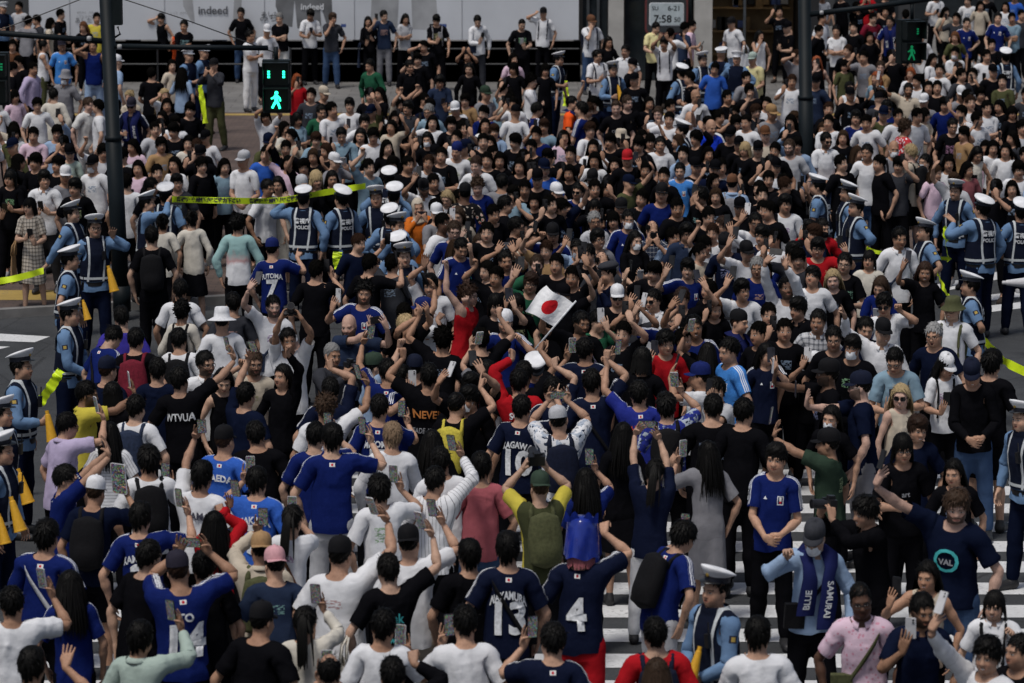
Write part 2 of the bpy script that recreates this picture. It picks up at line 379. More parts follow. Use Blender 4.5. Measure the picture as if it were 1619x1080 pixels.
# ------------------------------------------------------------------ garments (rest pose)
def garment(kind, lod):
    h = {'near': .021, 'mid': .028, 'far': .045}[lod]
    if kind in ('tshirt', 'long', 'tank', 'vest', 'dress'):
        mx = {'tshirt': .46, 'long': .74, 'tank': .26, 'vest': .26, 'dress': .44}[kind]; z0 = .40 if kind == 'dress' else .80
        F = Field(axis((-mx - .04, mx + .04, h)), axis((-.26, .26, h * .8)), axis((z0 - .04, 1.30, h * 1.15), (1.30, 1.53, h * .62)))
        if kind == 'dress':
            T = [(.36, .19, .16, .01), (.6, .19, .15, .01), (.86, .192, .142, .012), (.95, .19, .14, .012), (1.08, .16, .118, .0)]
        else: T = [(.74, .196, .150, .005), (.90, .192, .146, .006), (1.0, .181, .134, .002), (1.1, .173, .126, .0)]
        T += [(1.2, .174, .129, -.004), (1.3, .180, .131, .0), (1.37, .172, .117, .008), (1.42, .138, .098, .012), (1.455, .092, .083, .012), (1.52, .076, .074, .012)]
        if kind == 'vest': T = [(z, a + .022, b + .022, y) for z, a, b, y in T]
        F.loft(T, .03)
        if kind in ('tshirt', 'long', 'dress'):
            for s in (1, -1):
                F.cone((s * .09, .012, 1.40), (s * .17, .004, 1.392), .084, .072, .05)
                if kind == 'long':
                    F.cone((s * .165, .002, 1.392), (s * .46, 0, 1.398), .071, .061, .05); F.cone((s * .46, 0, 1.398), (s * .74, 0, 1.40), .061, .043, .03)
                else: F.cone((s * .165, .002, 1.392), (s * .46, 0, 1.390), .070, .076, .05)
        else:
            for s in (1, -1):
                F.cone((s * .09, .012, 1.40), (s * .18, .004, 1.395), .083, .074 if kind == 'tank' else .088, .04)
        v, q = surface(F); v = smooth_mesh(v, q, 1, .3); x, y, z = v.T; ax = np.abs(x)
        neck = np.sqrt(x ** 2 + (y - .012) ** 2); zb = {'dress': .45, 'vest': .96}.get(kind, .83)
        ok = (z > zb) & ~((z > 1.452 + .25 * np.clip(y, -.06, .02)) & (neck < .098))
        if kind == 'tshirt' or kind == 'dress': ok &= ax < .40
        if kind == 'long': ok &= ax < .695
        if kind == 'tank': ok &= (ax < .145 + (z < 1.33) * .1 + 0 * z) & ~((z > 1.40 + .5 * np.minimum(0, y)) & (neck < .085))
        if kind == 'vest': ok &= (ax < .155 + (z < 1.24) * .1) & ~((z > 1.40 + .6 * np.minimum(0, y)) & (neck < .09))
        v, q = smooth_rim(*keep_faces(v, q, ok))
    else:
        zb = {'trousers': .075, 'shorts': .50, 'skirt': .52}[kind]
        F = Field(axis((-.26, .26, h)), axis((-.22, .22, h)), axis((zb - .06, .76, h * 1.5), (.76, 1.06, h)))
        F.loft([(.78, .15, .11, .008), (.86, .168, .118, .01), (.95, .172, .120, .012), (1.06, .160, .110, .004)], .03)
        if kind == 'skirt': F.loft([(.46, .235, .19, .01), (.7, .21, .16, .01), (.86, .185, .135, .01)], .03)
        else:
            lw = .014 if kind == 'shorts' else 0
            for s in (1, -1):
                F.cone((s * .097, .01, .88), (s * .102, .0, .49), .103, .079 + lw, .04)
                if kind == 'trousers': F.cone((s * .102, .005, .49), (s * .103, .020, .35), .079, .079, .03); F.cone((s * .103, .020, .35), (s * .104, .024, .04), .079, .066, .03)
                else: F.cone((s * .102, .005, .49), (s * .104, .005, .4), .094, .094, .03)
        v, q = surface(F); v = smooth_mesh(v, q, 1, .3)
        v, q = smooth_rim(*keep_faces(v, q, (v[:, 2] > zb) & (v[:, 2] < .99)))
    return Template(v, q, True, {'dress': .006, 'vest': .004, 'trousers': .006, 'shorts': .005, 'skirt': .005}.get(kind, .0115))
TPL = {}
def tpl(kind, lod):
    if (kind, lod) not in TPL:
        TPL[(kind, lod)] = Template(*body_field(lod)) if kind == 'body' else garment(kind, lod)
    return TPL[(kind, lod)]
def torso_y(x, z, back=True):         # depth of the shirt surface at a rest-pose point
    T = [(.74, .196, .150, .005), (.90, .192, .146, .006), (1.0, .181, .134, .002), (1.1, .173, .126, .0), (1.2, .174, .129, -.004), (1.3, .180, .131, .0), (1.37, .172, .117, .008), (1.42, .138, .098, .012)]
    T = np.array(T); a, b, y0 = (np.interp(z, T[:, 0], T[:, i]) for i in (1, 2, 3))
    q = np.clip(1 - (np.abs(x) / a) ** 2.4, 0.02, 1) ** (1 / 2.4)
    return y0 + (b * q if back else -b * q)
# ------------------------------------------------------------------ posing
def rot_between(a, b):
    return Vector(a).rotation_difference(Vector(b)).to_matrix()
def frame_rot(x0, n0, d, n):          # rotation taking x0->d and n0->n (n made square to d)
    d = d.normalized(); n = n - d * n.dot(d)
    if n.length < 1e-4: n = d.orthogonal()
    n.normalize(); A = Matrix((x0, n0, x0.cross(n0))).transposed(); B = Matrix((d, n, d.cross(n))).transposed()
    return B @ A.transposed()
def about(R, p_rest, p_new): return Matrix.Translation(p_new) @ R.to_4x4() @ Matrix.Translation(-Vector(p_rest))
CURL = {'relax': (18, 28), 'fist': (82, 95), 'grip': (48, 55), 'open': (4, 6), 'cup': (28, 38), 'hold': (9, 16)}
def pose_matrices(P):
    """P: lean, twist, head(yaw,pitch,roll), hips, arms {'L':(target,d,n,curl)}, step -> {bone: Matrix}, info"""
    M = {}
    M['pelvis'] = Matrix.Translation((P.get('hip', 0), 0, 0))
    R = Matrix.Rotation(P.get('twist', 0), 3, 'Z') @ Matrix.Rotation(P.get('lean', 0), 3, 'X') @ Matrix.Rotation(P.get('tilt', 0), 3, 'Y')
    M['chest'] = M['pelvis'] @ about(R, (0, 0, 1.0), Vector((0, 0, 1.0)))
    yw, pt, rl = P.get('head', (0, 0, 0))
    Rh = Matrix.Rotation(yw, 3, 'Z') @ Matrix.Rotation(pt, 3, 'X') @ Matrix.Rotation(rl, 3, 'Y')
    M['head'] = M['chest'] @ about(Rh @ Matrix.Diagonal(P.get('headscale', (1, 1, 1))), (0, .012, 1.49), Vector((0, .012, 1.49)))
    info = {}
    for nm, sg in (('L', 1), ('R', -1)):
        tgt, d, n, curl = P['arms'][nm]
        S0 = Vector((sg * .166, .002, 1.395)); c0 = Vector((sg * .03, 0, 1.42))
        el = max(0, min(1, (tgt.z - 1.25) / .5)) * .42
        Rc = R @ Matrix.Rotation(-sg * el, 3, 'Y'); M['clav' + nm] = about(Rc, c0, M['chest'] @ c0)
        S = M['clav' + nm] @ S0
        E0, W0 = Vector((sg * .46, 0, 1.40)), Vector((sg * .712, 0, 1.40)); l1, l2 = .294, .252
        v = tgt - S; L = min(max(v.length, .16), l1 + l2 - .004); v.normalize(); Wp = S + v * L
        pole = P.get('pole' + nm) or Vector((sg * .8, .35, -.75 if tgt.z < 1.75 else -.3))
        pole = pole - v * pole.dot(v); pole.normalize()
        ca = (l1 * l1 + L * L - l2 * l2) / (2 * l1 * L); E = S + v * l1 * ca + pole * l1 * math.sqrt(max(0, 1 - ca * ca))
        X = Vector((sg, 0, 0)); Nz = Vector((0, 0, -1))
        d1 = (E - S).normalized(); d2 = (Wp - E).normalized()
        Ru = rot_between((R @ X), d1) @ R
        M['ua' + nm] = about(Ru, S0, S)
        Rf0 = rot_between(Ru @ X, d2) @ Ru
        if n is None: n2 = Rf0 @ Nz
        else: n2 = n
        dd = d if d is not None else d2
        Rf = frame_rot(X, Nz, d2, (Rf0 @ Nz) * .5 + n2 * .6)
        M['fa' + nm] = about(Rf, E0, E)
        Rw = frame_rot(X, Nz, dd, n2); M['hand' + nm] = about(Rw, W0, Wp)
        c = CURL.get(curl, CURL['relax'])
        for i in range(5):
            a0, a1 = c
            if curl == 'point' : a0, a1 = (4, 6) if i == 0 else (82, 92)
            if curl == 'peace': a0, a1 = (4, 6) if i < 2 else (82, 92)
            if i < 4:
                a0 += (i - 1) * 3; k0 = Vector((sg * .80, FING[i][0], 1.40)); k1 = Vector((sg * (.80 + FING[i][1] * .5), FING[i][0] * 1.15, 1.399)); axv = 'Y'
                A0 = Matrix.Rotation(sg * math.radians(a0), 3, 'Y'); A1 = Matrix.Rotation(sg * math.radians(a1), 3, 'Y')
            else:
                t = 12 if curl in ('open', 'relax') else 38
                k0 = Vector((sg * .745, -.03, 1.393)); k1 = Vector((sg * .778, -.058, 1.388))
                A0 = Matrix.Rotation(sg * math.radians(t), 3, 'Z') @ Matrix.Rotation(sg * math.radians(t * .9), 3, 'Y'); A1 = Matrix.Rotation(sg * math.radians(t * .8), 3, 'Z')
            M[f'f{i}0{nm}'] = M['hand' + nm] @ about(A0, k0, k0); M[f'f{i}1{nm}'] = M[f'f{i}0{nm}'] @ about(A1, k1, k1)
        info['wrist' + nm] = Wp; info['dir' + nm] = dd.normalized(); info['pn' + nm] = (Rw @ Nz).normalized(); info['elbow' + nm] = E
        st = P.get('step', 0) * sg; hipj = Vector((sg * .09, 0, .9)); kneej = Vector((sg * .1, 0, .48)); ank = Vector((sg * .1, .02, .09))
        At = Matrix.Rotation(-st, 3, 'X') @ Matrix.Rotation(-sg * P.get('spread', .03), 3, 'Y'); M['thigh' + nm] = M['pelvis'] @ about(At, hipj, hipj)
        As = Matrix.Rotation(max(0, -st) * 1.1 + .02, 3, 'X'); M['shin' + nm] = M['thigh' + nm] @ about(As, kneej, kneej)
        M['foot' + nm] = M['shin' + nm] @ about(Matrix.Rotation(st * .4, 3, 'X'), ank, ank)
    return M, info
def skin(T, M, seed=0, extra=0):
    A = np.array([np.array(M[b])[:3].ravel() for b in BONES], dtype=np.float32)
    v = T.v
    if T.hd is not None and seed: v = v + T.n * (T.hd * face_noise(v, seed))[:, None]
    if T.wr: v = v + T.n * (wrinkles(v, seed) * T.wr + extra)[:, None]
    B = (T.W @ A).reshape(-1, 3, 4)
    return np.einsum('nij,nj->ni', B[:, :, :3], v) + B[:, :, 3], v
def skin_points(p, M):
    A = np.array([np.array(M[b])[:3].ravel() for b in BONES]); B = (weights(p, True) @ A).reshape(-1, 3, 4)
    return np.einsum('nij,nj->ni', B[:, :, :3], p) + B[:, :, 3]
# ================================================================== materials of people
def head_paint(t, skin, alpha):
    v, x, y, z = t.rest(); ax = t.math('ABSOLUTE', x)
    front = t.math('LESS_THAN', y, -.045)
    def ellm(cx, cz, rx, rz, src=ax):
        a = t.math('POWER', t.math('DIVIDE', t.math('SUBTRACT', src, cx), rx), 2); b = t.math('POWER', t.math('DIVIDE', t.math('SUBTRACT', z, cz), rz), 2)
        return t.math('MULTIPLY', t.math('LESS_THAN', t.math('ADD', a, b), 1.0), front)
    n = t.noise(v, 60, 2)
    ruddy = t.ramp(t.math('ADD', t.math('POWER', t.math('DIVIDE', t.math('SUBTRACT', ax, .036), .03), 2), t.math('POWER', t.math('DIVIDE', t.math('SUBTRACT', z, 1.575), .03), 2)), 0, 1.5, .35, 0)
    c = t.mulc(skin, t.grey(t.ramp(n, .3, .7, .86, 1.08)))
    c = t.mix(t.math('MULTIPLY', ruddy, front), c, t.mulc(skin, (1.05, .72, .66, 1)))
    beardz = t.math('MULTIPLY', t.math('MULTIPLY', t.math('LESS_THAN', z, t.math('ADD', 1.545, t.math('MULTIPLY', ax, .75))), t.math('GREATER_THAN', z, 1.497)), t.math('LESS_THAN', y, .005))
    beardz = t.math('MAXIMUM', t.math('MULTIPLY', beardz, t.math('SUBTRACT', 1, ellm(0, 1.549, .027, .011))), t.math('MULTIPLY', ellm(0, 1.5655, .030, .0055), t.math('LESS_THAN', y, -.08)))
    beard = t.math('MULTIPLY', beardz, t.math('LESS_THAN', alpha, .75))
    c = t.mix(t.math('MULTIPLY', beard, .82), c, (.02, .014, .011))
    c = t.mix(t.math('MULTIPLY', ellm(0, 1.549, .0255, .0095), .75), c, t.mulc(skin, (.78, .42, .42, 1)))
    c = t.mix(ellm(0, 1.5495, .023, .0017), c, (.05, .015, .015))
    tz = t.math('MULTIPLY', ellm(0, 1.5485, .017, .0042), t.band(alpha, .78, .92))
    c = t.mix(tz, c, (.62, .58, .52))
    c = t.mix(t.math('MULTIPLY', ellm(0, 1.545, .015, .0105), t.band(alpha, .93, .97)), c, (.05, .012, .012))
    c = t.mix(ellm(.0325, 1.612, .0145, .0066), c, (.50, .47, .44))
    c = t.mix(ellm(.0325, 1.612, .0068, .0068), c, (.012, .009, .008))
    c = t.mix(t.math('MULTIPLY', ellm(.0325, 1.6178, .0155, .0026), .9), c, (.02, .014, .012))
    bz = t.math('SUBTRACT', z, t.math('MULTIPLY', t.math('SUBTRACT', .034, t.math('ABSOLUTE', t.math('SUBTRACT', ax, .04))), .12))
    brow = t.math('MULTIPLY', t.math('MULTIPLY', t.band(bz, 1.6255, 1.6335), t.band(ax, .013, .053)), front)
    c = t.mix(t.math('MULTIPLY', brow, .85), c, (.02, .015, .012))
    nos = t.math('MULTIPLY', ellm(.008, 1.5735, .004, .0026), t.math('LESS_THAN', y, -.095))
    c = t.mix(t.math('MULTIPLY', nos, .7), c, (.06, .02, .015))
    return c
def colsrc(t, crowd):
    if crowd:
        a = t.n('ShaderNodeAttribute', attribute_name='Col'); return a.outputs['Color'], 1.0, None
    return t.objcol()
def m_skin(crowd=False):
    t = NT('skin_far' if crowd else 'skin', .6, .28); oc, al, rn = colsrc(t, crowd)
    t.color(head_paint(t, oc, al)); t.bsdf.inputs['Subsurface Weight'].default_value = 0
    return t.m
def weave(t, v, s=1.0):
    a = t.noise(v, 9, 4, .6); b = t.noise(v, 420, 1)
    t.bump(t.math('ADD', t.math('MULTIPLY', a, 1.0), t.math('MULTIPLY', b, .05)), .32 * s, .03)
def shade(t, c, v, lo=.8, hi=1.12):
    return t.mulc(c, t.grey(t.ramp(t.noise(v, 5, 5, .6), .3, .7, lo, hi)))
def m_fabric(crowd=False):
    t = NT('cloth_far' if crowd else 'cotton_cloth', 1.0, .0); oc, al, rn = colsrc(t, crowd); v, x, y, z = t.rest()
    c = shade(t, oc, v); ax = t.math('ABSOLUTE', x)
    hem = t.math('MAXIMUM', t.math('MULTIPLY', t.band(ax, .372, .377), t.math('GREATER_THAN', z, 1.2)), t.band(z, .853, .857))
    c = t.mix(t.math('MULTIPLY', hem, .35), c, t.mulc(oc, (.35, .35, .35, 1))); t.color(c); weave(t, v); return t.m
def m_printed(crowd=False):
    t = NT('printed_cloth_far' if crowd else 'printed_cotton_cloth', 1.0, .0); oc, al, rn = colsrc(t, crowd); v, x, y, z = t.rest(); ax = t.math('ABSOLUTE', x)
    c = shade(t, oc, v); r = rn if rn is not None else .37
    cx = t.n('ShaderNodeCombineXYZ'); t.put(cx.inputs[0], t.math('MULTIPLY', r, 7.0)); t.put(cx.inputs[2], t.math('MULTIPLY', r, 3.0)); mp = t.n('ShaderNodeMapping'); t.put(mp.inputs[0], v); t.put(mp.inputs[1], cx.outputs[0]); mp.inputs['Scale'].default_value = (1, 1, 2.2)
    n = t.noise(mp.outputs[0], 34, 2); wd = t.math('ADD', .05, t.math('MULTIPLY', r, .07)); zl = t.math('SUBTRACT', 1.27, t.math('MULTIPLY', r, .13))
    k = t.math('MULTIPLY', t.math('MULTIPLY', t.math('LESS_THAN', ax, wd), t.math('GREATER_THAN', z, zl)), t.math('MULTIPLY', t.math('LESS_THAN', z, 1.315), t.math('GREATER_THAN', n, .5)))
    hs = t.n('ShaderNodeCombineColor', mode='HSV'); t.put(hs.inputs[0], t.math('FRACT', t.math('MULTIPLY', r, 13.7)) if rn is not None else .6); hs.inputs[1].default_value = .45; hs.inputs[2].default_value = .34
    c = t.mix(t.math('MULTIPLY', k, .85), c, hs.outputs[0]); t.color(c); weave(t, v); return t.m
def m_jersey():
    t = NT('football_shirt_cloth', .8, .03); oc, al, rn = t.objcol(); v, x, y, z = t.rest(); ax = t.math('ABSOLUTE', x)
    c = shade(t, oc, v, .84, 1.1)
    pat = t.noise(v, 55, 1); c = t.mix(t.math('MULTIPLY', t.math('GREATER_THAN', pat, .56), .25), c, t.mulc(oc, (1.6, 1.5, 1.35, 1)))
    st = t.math('LESS_THAN', t.math('FRACT', t.math('DIVIDE', t.math('ADD', y, .033), .021)), .52)
    st = t.math('MULTIPLY', t.math('MULTIPLY', st, t.band(y, -.031, .031)), t.math('MULTIPLY', t.math('GREATER_THAN', z, 1.425), t.band(ax, .10, .37)))
    cuff = t.math('MULTIPLY', t.band(ax, .386, .42), t.math('GREATER_THAN', z, 1.2))
    st = t.math('MULTIPLY', t.math('MAXIMUM', st, t.math('MULTIPLY', cuff, .0)), t.math('GREATER_THAN', al, .4))
    c = t.mix(t.math('MULTIPLY', st, .95), c, (.72, .74, .78))
    back = t.math('GREATER_THAN', y, .02); fr = t.math('LESS_THAN', y, -.02)
    fl = t.math('MULTIPLY', t.math('MULTIPLY', t.math('LESS_THAN', ax, .024), t.band(z, 1.392, 1.424)), back)
    c = t.mix(fl, c, (.7, .7, .7))
    dd = t.math('ADD', t.math('POWER', x, 2), t.math('POWER', t.math('SUBTRACT', z, 1.408), 2))
    c = t.mix(t.math('MULTIPLY', t.math('LESS_THAN', dd, .0105 ** 2), back), c, (.55, .02, .03))
    def box(cx, cz, rx, rz): return t.math('MULTIPLY', t.math('MULTIPLY', t.math('LESS_THAN', t.math('ABSOLUTE', t.math('SUBTRACT', x, cx)), rx), t.math('LESS_THAN', t.math('ABSOLUTE', t.math('SUBTRACT', z, cz)), rz)), fr)
    c = t.mix(box(.075, 1.285, .029, .038), c, (.7, .72, .75)); c = t.mix(box(.075, 1.287, .022, .031), c, (.02, .025, .08))
    c = t.mix(box(.075, 1.295, .010, .02), c, (.75, .75, .72)); c = t.mix(box(.075, 1.27, .010, .010), c, (.6, .03, .04))
    tri = t.math('MULTIPLY', t.math('LESS_THAN', t.math('ABSOLUTE', t.math('ADD', x, .07)), t.math('MULTIPLY', t.math('SUBTRACT', 1.315, z), .7)), t.math('MULTIPLY', t.band(z, 1.288, 1.315), fr))
    c = t.mix(tri, c, (.72, .74, .78))
    t.color(c); weave(t, v, .8); return t.m
def m_pattern(name, kind):
    t = NT(name, .9, .12); oc, al, rn = t.objcol(); v, x, y, z = t.rest()
    c = shade(t, oc, v, .85, 1.1); ax = t.math('ABSOLUTE', x)
    if kind == 'plaid':
        for s, o in ((x, 0), (z, .3)):
            f = t.math('FRACT', t.math('DIVIDE', s, .055)); c = t.mix(t.math('MULTIPLY', t.band(f, .0, .3), .55), c, (.02, .025, .04)); c = t.mix(t.math('MULTIPLY', t.band(f, .55, .62), .6), c, (.6, .6, .6))
    elif kind == 'sleeves': c = t.mix(t.math('LESS_THAN', ax, .17), c, (.045, .05, .022))
    elif kind == 'stripes':
        f = t.math('FRACT', t.math('DIVIDE', x, .034)); c = t.mix(t.math('MULTIPLY', t.band(f, 0, .10), .9), c, (.02, .02, .025))
    elif kind == 'hoops':
        f = t.math('FRACT', t.math('DIVIDE', z, .03)); c = t.mix(t.math('MULTIPLY', t.band(f, 0, .22), .8), c, (.25, .25, .27))
    elif kind in ('floral', 'darkfloral', 'tiedye', 'redprint'):
        vo = t.n('ShaderNodeTexVoronoi'); t.put(vo.inputs['Vector'], v); vo.inputs['Scale'].default_value = {'floral': 24, 'darkfloral': 13, 'tiedye': 7, 'redprint': 26}[kind]
        f = t.math('ADD', vo.outputs['Distance'], t.math('MULTIPLY', t.math('SUBTRACT', t.noise(v, 30, 3), .5), .5))
        if kind == 'floral': c = t.mix(t.math('MULTIPLY', t.math('LESS_THAN', f, .24), .6), c, (.5, .14, .22))
        elif kind == 'redprint': c = t.mix(t.math('GREATER_THAN', f, .38), c, (.45, .03, .04))
        elif kind == 'darkfloral': c = t.mix(t.math('LESS_THAN', f, .34), c, (.45, .38, .32)); c = t.mix(t.math('LESS_THAN', f, .18), c, (.42, .05, .05))
        else: c = t.mix(t.ramp(t.math('ADD', z, t.math('MULTIPLY', f, .12)), 1.16, 1.22, 0, .9), c, (.42, .25, .25)); c = t.mix(t.ramp(t.math('ADD', z, t.math('MULTIPLY', f, .12)), 1.24, 1.30, 0, .95), c, (.25, .42, .42))
    elif kind == 'camo':
        c = t.mix(t.math('GREATER_THAN', t.noise(v, 18, 3), .54), c, (.35, .4, .48)); c = t.mix(t.math('GREATER_THAN', t.noise(v, 30, 2), .6), c, (.02, .03, .06))
    t.color(c); weave(t, v); return t.m
def m_police():
    t = NT('light_blue_uniform_cloth', .95, .03); v, x, y, z = t.rest(); ax = t.math('ABSOLUTE', x)
    c = shade(t, t.mulc((.13, .22, .37, 1), (1, 1, 1, 1)), v, .86, 1.08)
    p = t.math('MULTIPLY', t.math('MULTIPLY', t.band(ax, .245, .30), t.math('LESS_THAN', t.math('ABSOLUTE', y), .034)), t.math('GREATER_THAN', z, 1.40))
    c = t.mix(p, c, (.03, .035, .06))
    p2 = t.math('MULTIPLY', p, t.math('MULTIPLY', t.band(ax, .256, .289), t.math('LESS_THAN', t.math('ABSOLUTE', y), .018)))
    c = t.mix(p2, c, (.42, .30, .08)); t.color(c); weave(t, v); return t.m
def m_vest():
    t = NT('navy_vest_cloth', .9, .05); v, x, y, z = t.rest(); ax = t.math('ABSOLUTE', x)
    c = shade(t, t.mulc((.008, .011, .024, 1), (1, 1, 1, 1)), v)
    s = t.math('MAXIMUM', t.band(ax, .087, .113), t.band(z, .99, 1.02))
    pk = t.math('MULTIPLY', t.math('MULTIPLY', t.band(z, 1.1, 1.2), t.band(ax, .03, .14)), t.math('LESS_THAN', y, 0))
    c = t.mix(t.math('MULTIPLY', pk, .5), c, (.018, .022, .04))
    c = t.mix(s, c, t.mulc((.50, .53, .55, 1), t.grey(t.ramp(t.noise(v, 90, 2), .3, .7, .8, 1.1))))
    t.color(c); weave(t, v); return t.m
def m_hair():
    t = NT('hair', .38, .07); oc, al, rn = t.objcol(); tc = t.n('ShaderNodeTexCoord').outputs['Object']
    mp = t.n('ShaderNodeMapping'); t.put(mp.inputs[0], tc); mp.inputs['Scale'].default_value = (260, 260, 22)
    n = t.noise(mp.outputs[0], 1, 3); c = t.mulc(oc, t.grey(t.ramp(n, .3, .7, .5, 1.5))); t.color(c); t.bump(n, .6, .004); return t.m
def m_screen():
    t = NT('lit_phone_screen', .3, .15); tc = t.n('ShaderNodeTexCoord').outputs['Object']; oc, al, rn = t.objcol()
    vo = t.n('ShaderNodeTexVoronoi'); mp = t.n('ShaderNodeMapping'); t.put(mp.inputs[0], tc)
    cx = t.n('ShaderNodeCombineXYZ'); t.put(cx.inputs[0], t.math('MULTIPLY', rn, 9.0)); t.put(cx.inputs[2], t.math('MULTIPLY', rn, 5.0)); t.put(mp.inputs[1], cx.outputs[0])
    t.put(vo.inputs['Vector'], mp.outputs[0]); vo.inputs['Scale'].default_value = 190
    hs = t.n('ShaderNodeHueSaturation'); t.put(hs.inputs['Color'], vo.outputs['Color']); hs.inputs['Saturation'].default_value = .35; hs.inputs['Value'].default_value = 1
    t.color((.01, .01, .012)); g = t.n('ShaderNodeGamma'); t.put(g.inputs[0], hs.outputs[0]); g.inputs[1].default_value = 3.6; t.put(t.bsdf.inputs['Emission Color'], g.outputs[0]); t.bsdf.inputs['Emission Strength'].default_value = .16; return t.m
def m_obj(name, rough=.6, spec=.4, ns=30, amt=.15):
    t = NT(name, rough, spec); oc, al, rn = t.objcol(); tc = t.n('ShaderNodeTexCoord').outputs['Object']; n = t.noise(tc, ns, 3)
    t.color(t.mulc(oc, t.grey(t.ramp(n, .3, .7, 1 - amt, 1 + amt * .6)))); t.bump(n, .25, .01); return t.m
MAT = dict(skin=m_skin(), skin_far=m_skin(True), fabric=m_fabric(), fabric_far=m_fabric(True), printed=m_printed(), printed_far=m_printed(True), jersey=m_jersey(), police=m_police(), vest=m_vest(), hair=m_hair(), screen=m_screen(),
           capcloth=m_obj('cap_cloth', .85, .15), gear=m_obj('bag_cloth', .85, .15, 40, .25), plastic=m_obj('moulded_plastic', .45, .4, 20, .1), maskcloth=m_obj('mask_paper_cloth', .9, .1))
MAT['vinyl'] = plain('blue_vinyl', (.012, .03, .26), .16, 0, .6, 9, .3)
for _k in ('plaid', 'stripes', 'hoops', 'floral', 'darkfloral', 'tiedye', 'redprint', 'camo', 'sleeves'): MAT[_k] = m_pattern(_k + '_cloth', _k)
MAT['shoe'] = plain('shoe_leather', (.02, .02, .022), .5)
MAT['print_white'] = plain('white_shirt_print', (.68, .70, .73), .8, nscale=40)
MAT['print_teal'] = plain('teal_shirt_print', (.05, .40, .42), .8)
MAT['print_grey'] = plain('grey_shirt_print', (.30, .31, .34), .8)
MAT['print_red'] = plain('red_shirt_print', (.55, .06, .05), .8)
MAT['print_dark'] = plain('dark_shirt_print', (.03, .03, .05), .8)
MAT['print_orange'] = plain('orange_shirt_print', (.55, .2, .05), .8)
MAT['black_plastic'] = plain('black_plastic', (.012, .012, .014), .35)
MAT['glass_lens'] = plain('dark_lens', (.01, .01, .012), .1)
MAT['gold'] = plain('gold_badge', (.55, .36, .08), .35, .6)
MAT['cap_white'] = plain('white_cap_cloth', (.74, .75, .78), .7)
MAT['cap_navy'] = plain('navy_cap_band', (.012, .014, .025), .6)
MAT['navy_cloth'] = plain('navy_trouser_cloth', (.009, .011, .022), .9)
# ================================================================== hair, hats and other worn pieces (head space = rest space)
def zline(y, fringe): return np.interp(y, [-.12, -.07, -.035, .0, .03, .06, .12], [1.69 - fringe, 1.68 - fringe, 1.628, 1.612, 1.60, 1.545, 1.53])
def lock(mb, p, d, L, w, g, rad, segs=4, rng=None):
    c0 = Vector((0, .010, 1.645)); R0 = Vector((.0765, .096, .098)); pos = Vector(p); d = Vector(d); pts = []
    for i in range(segs + 1):
        q = pos - c0; e = math.sqrt((q.x / (R0.x + rad)) ** 2 + (q.y / (R0.y + rad)) ** 2 + (q.z / (R0.z + rad)) ** 2)
        if e < 1 and pos.z > 1.56: pos = c0 + q / max(e, .3)
        if pos.z < 1.56 and pos.y > -.03:
            hw = math.hypot(pos.x / .075, (pos.y - .01) / .075)
            if hw < 1 and hw > 1e-3: pos.x /= hw; pos.y = .01 + (pos.y - .01) / hw
        pts.append(pos.copy()); d = (d + Vector((0, 0, -g))).normalized(); pos = pos + d * (L / segs)
    vs = []; fs = []
    for i, p0 in enumerate(pts):
        t = i / segs; ww = w * (1 - t ** 2 * .75); dd = (pts[min(i + 1, segs)] - pts[max(i - 1, 0)]); out = (p0 - c0).normalized(); sd = dd.cross(out)
        sd = sd.normalized() if sd.length > 1e-5 else Vector((1, 0, 0))
        vs += [p0 - sd * ww, p0 + out * ww * .55, p0 + sd * ww]
        if i:
            a = (i - 1) * 3; b = i * 3; fs += [(a, a + 1, b + 1, b), (a + 1, a + 2, b + 2, b + 1)]
    mb.add(vs, fs)
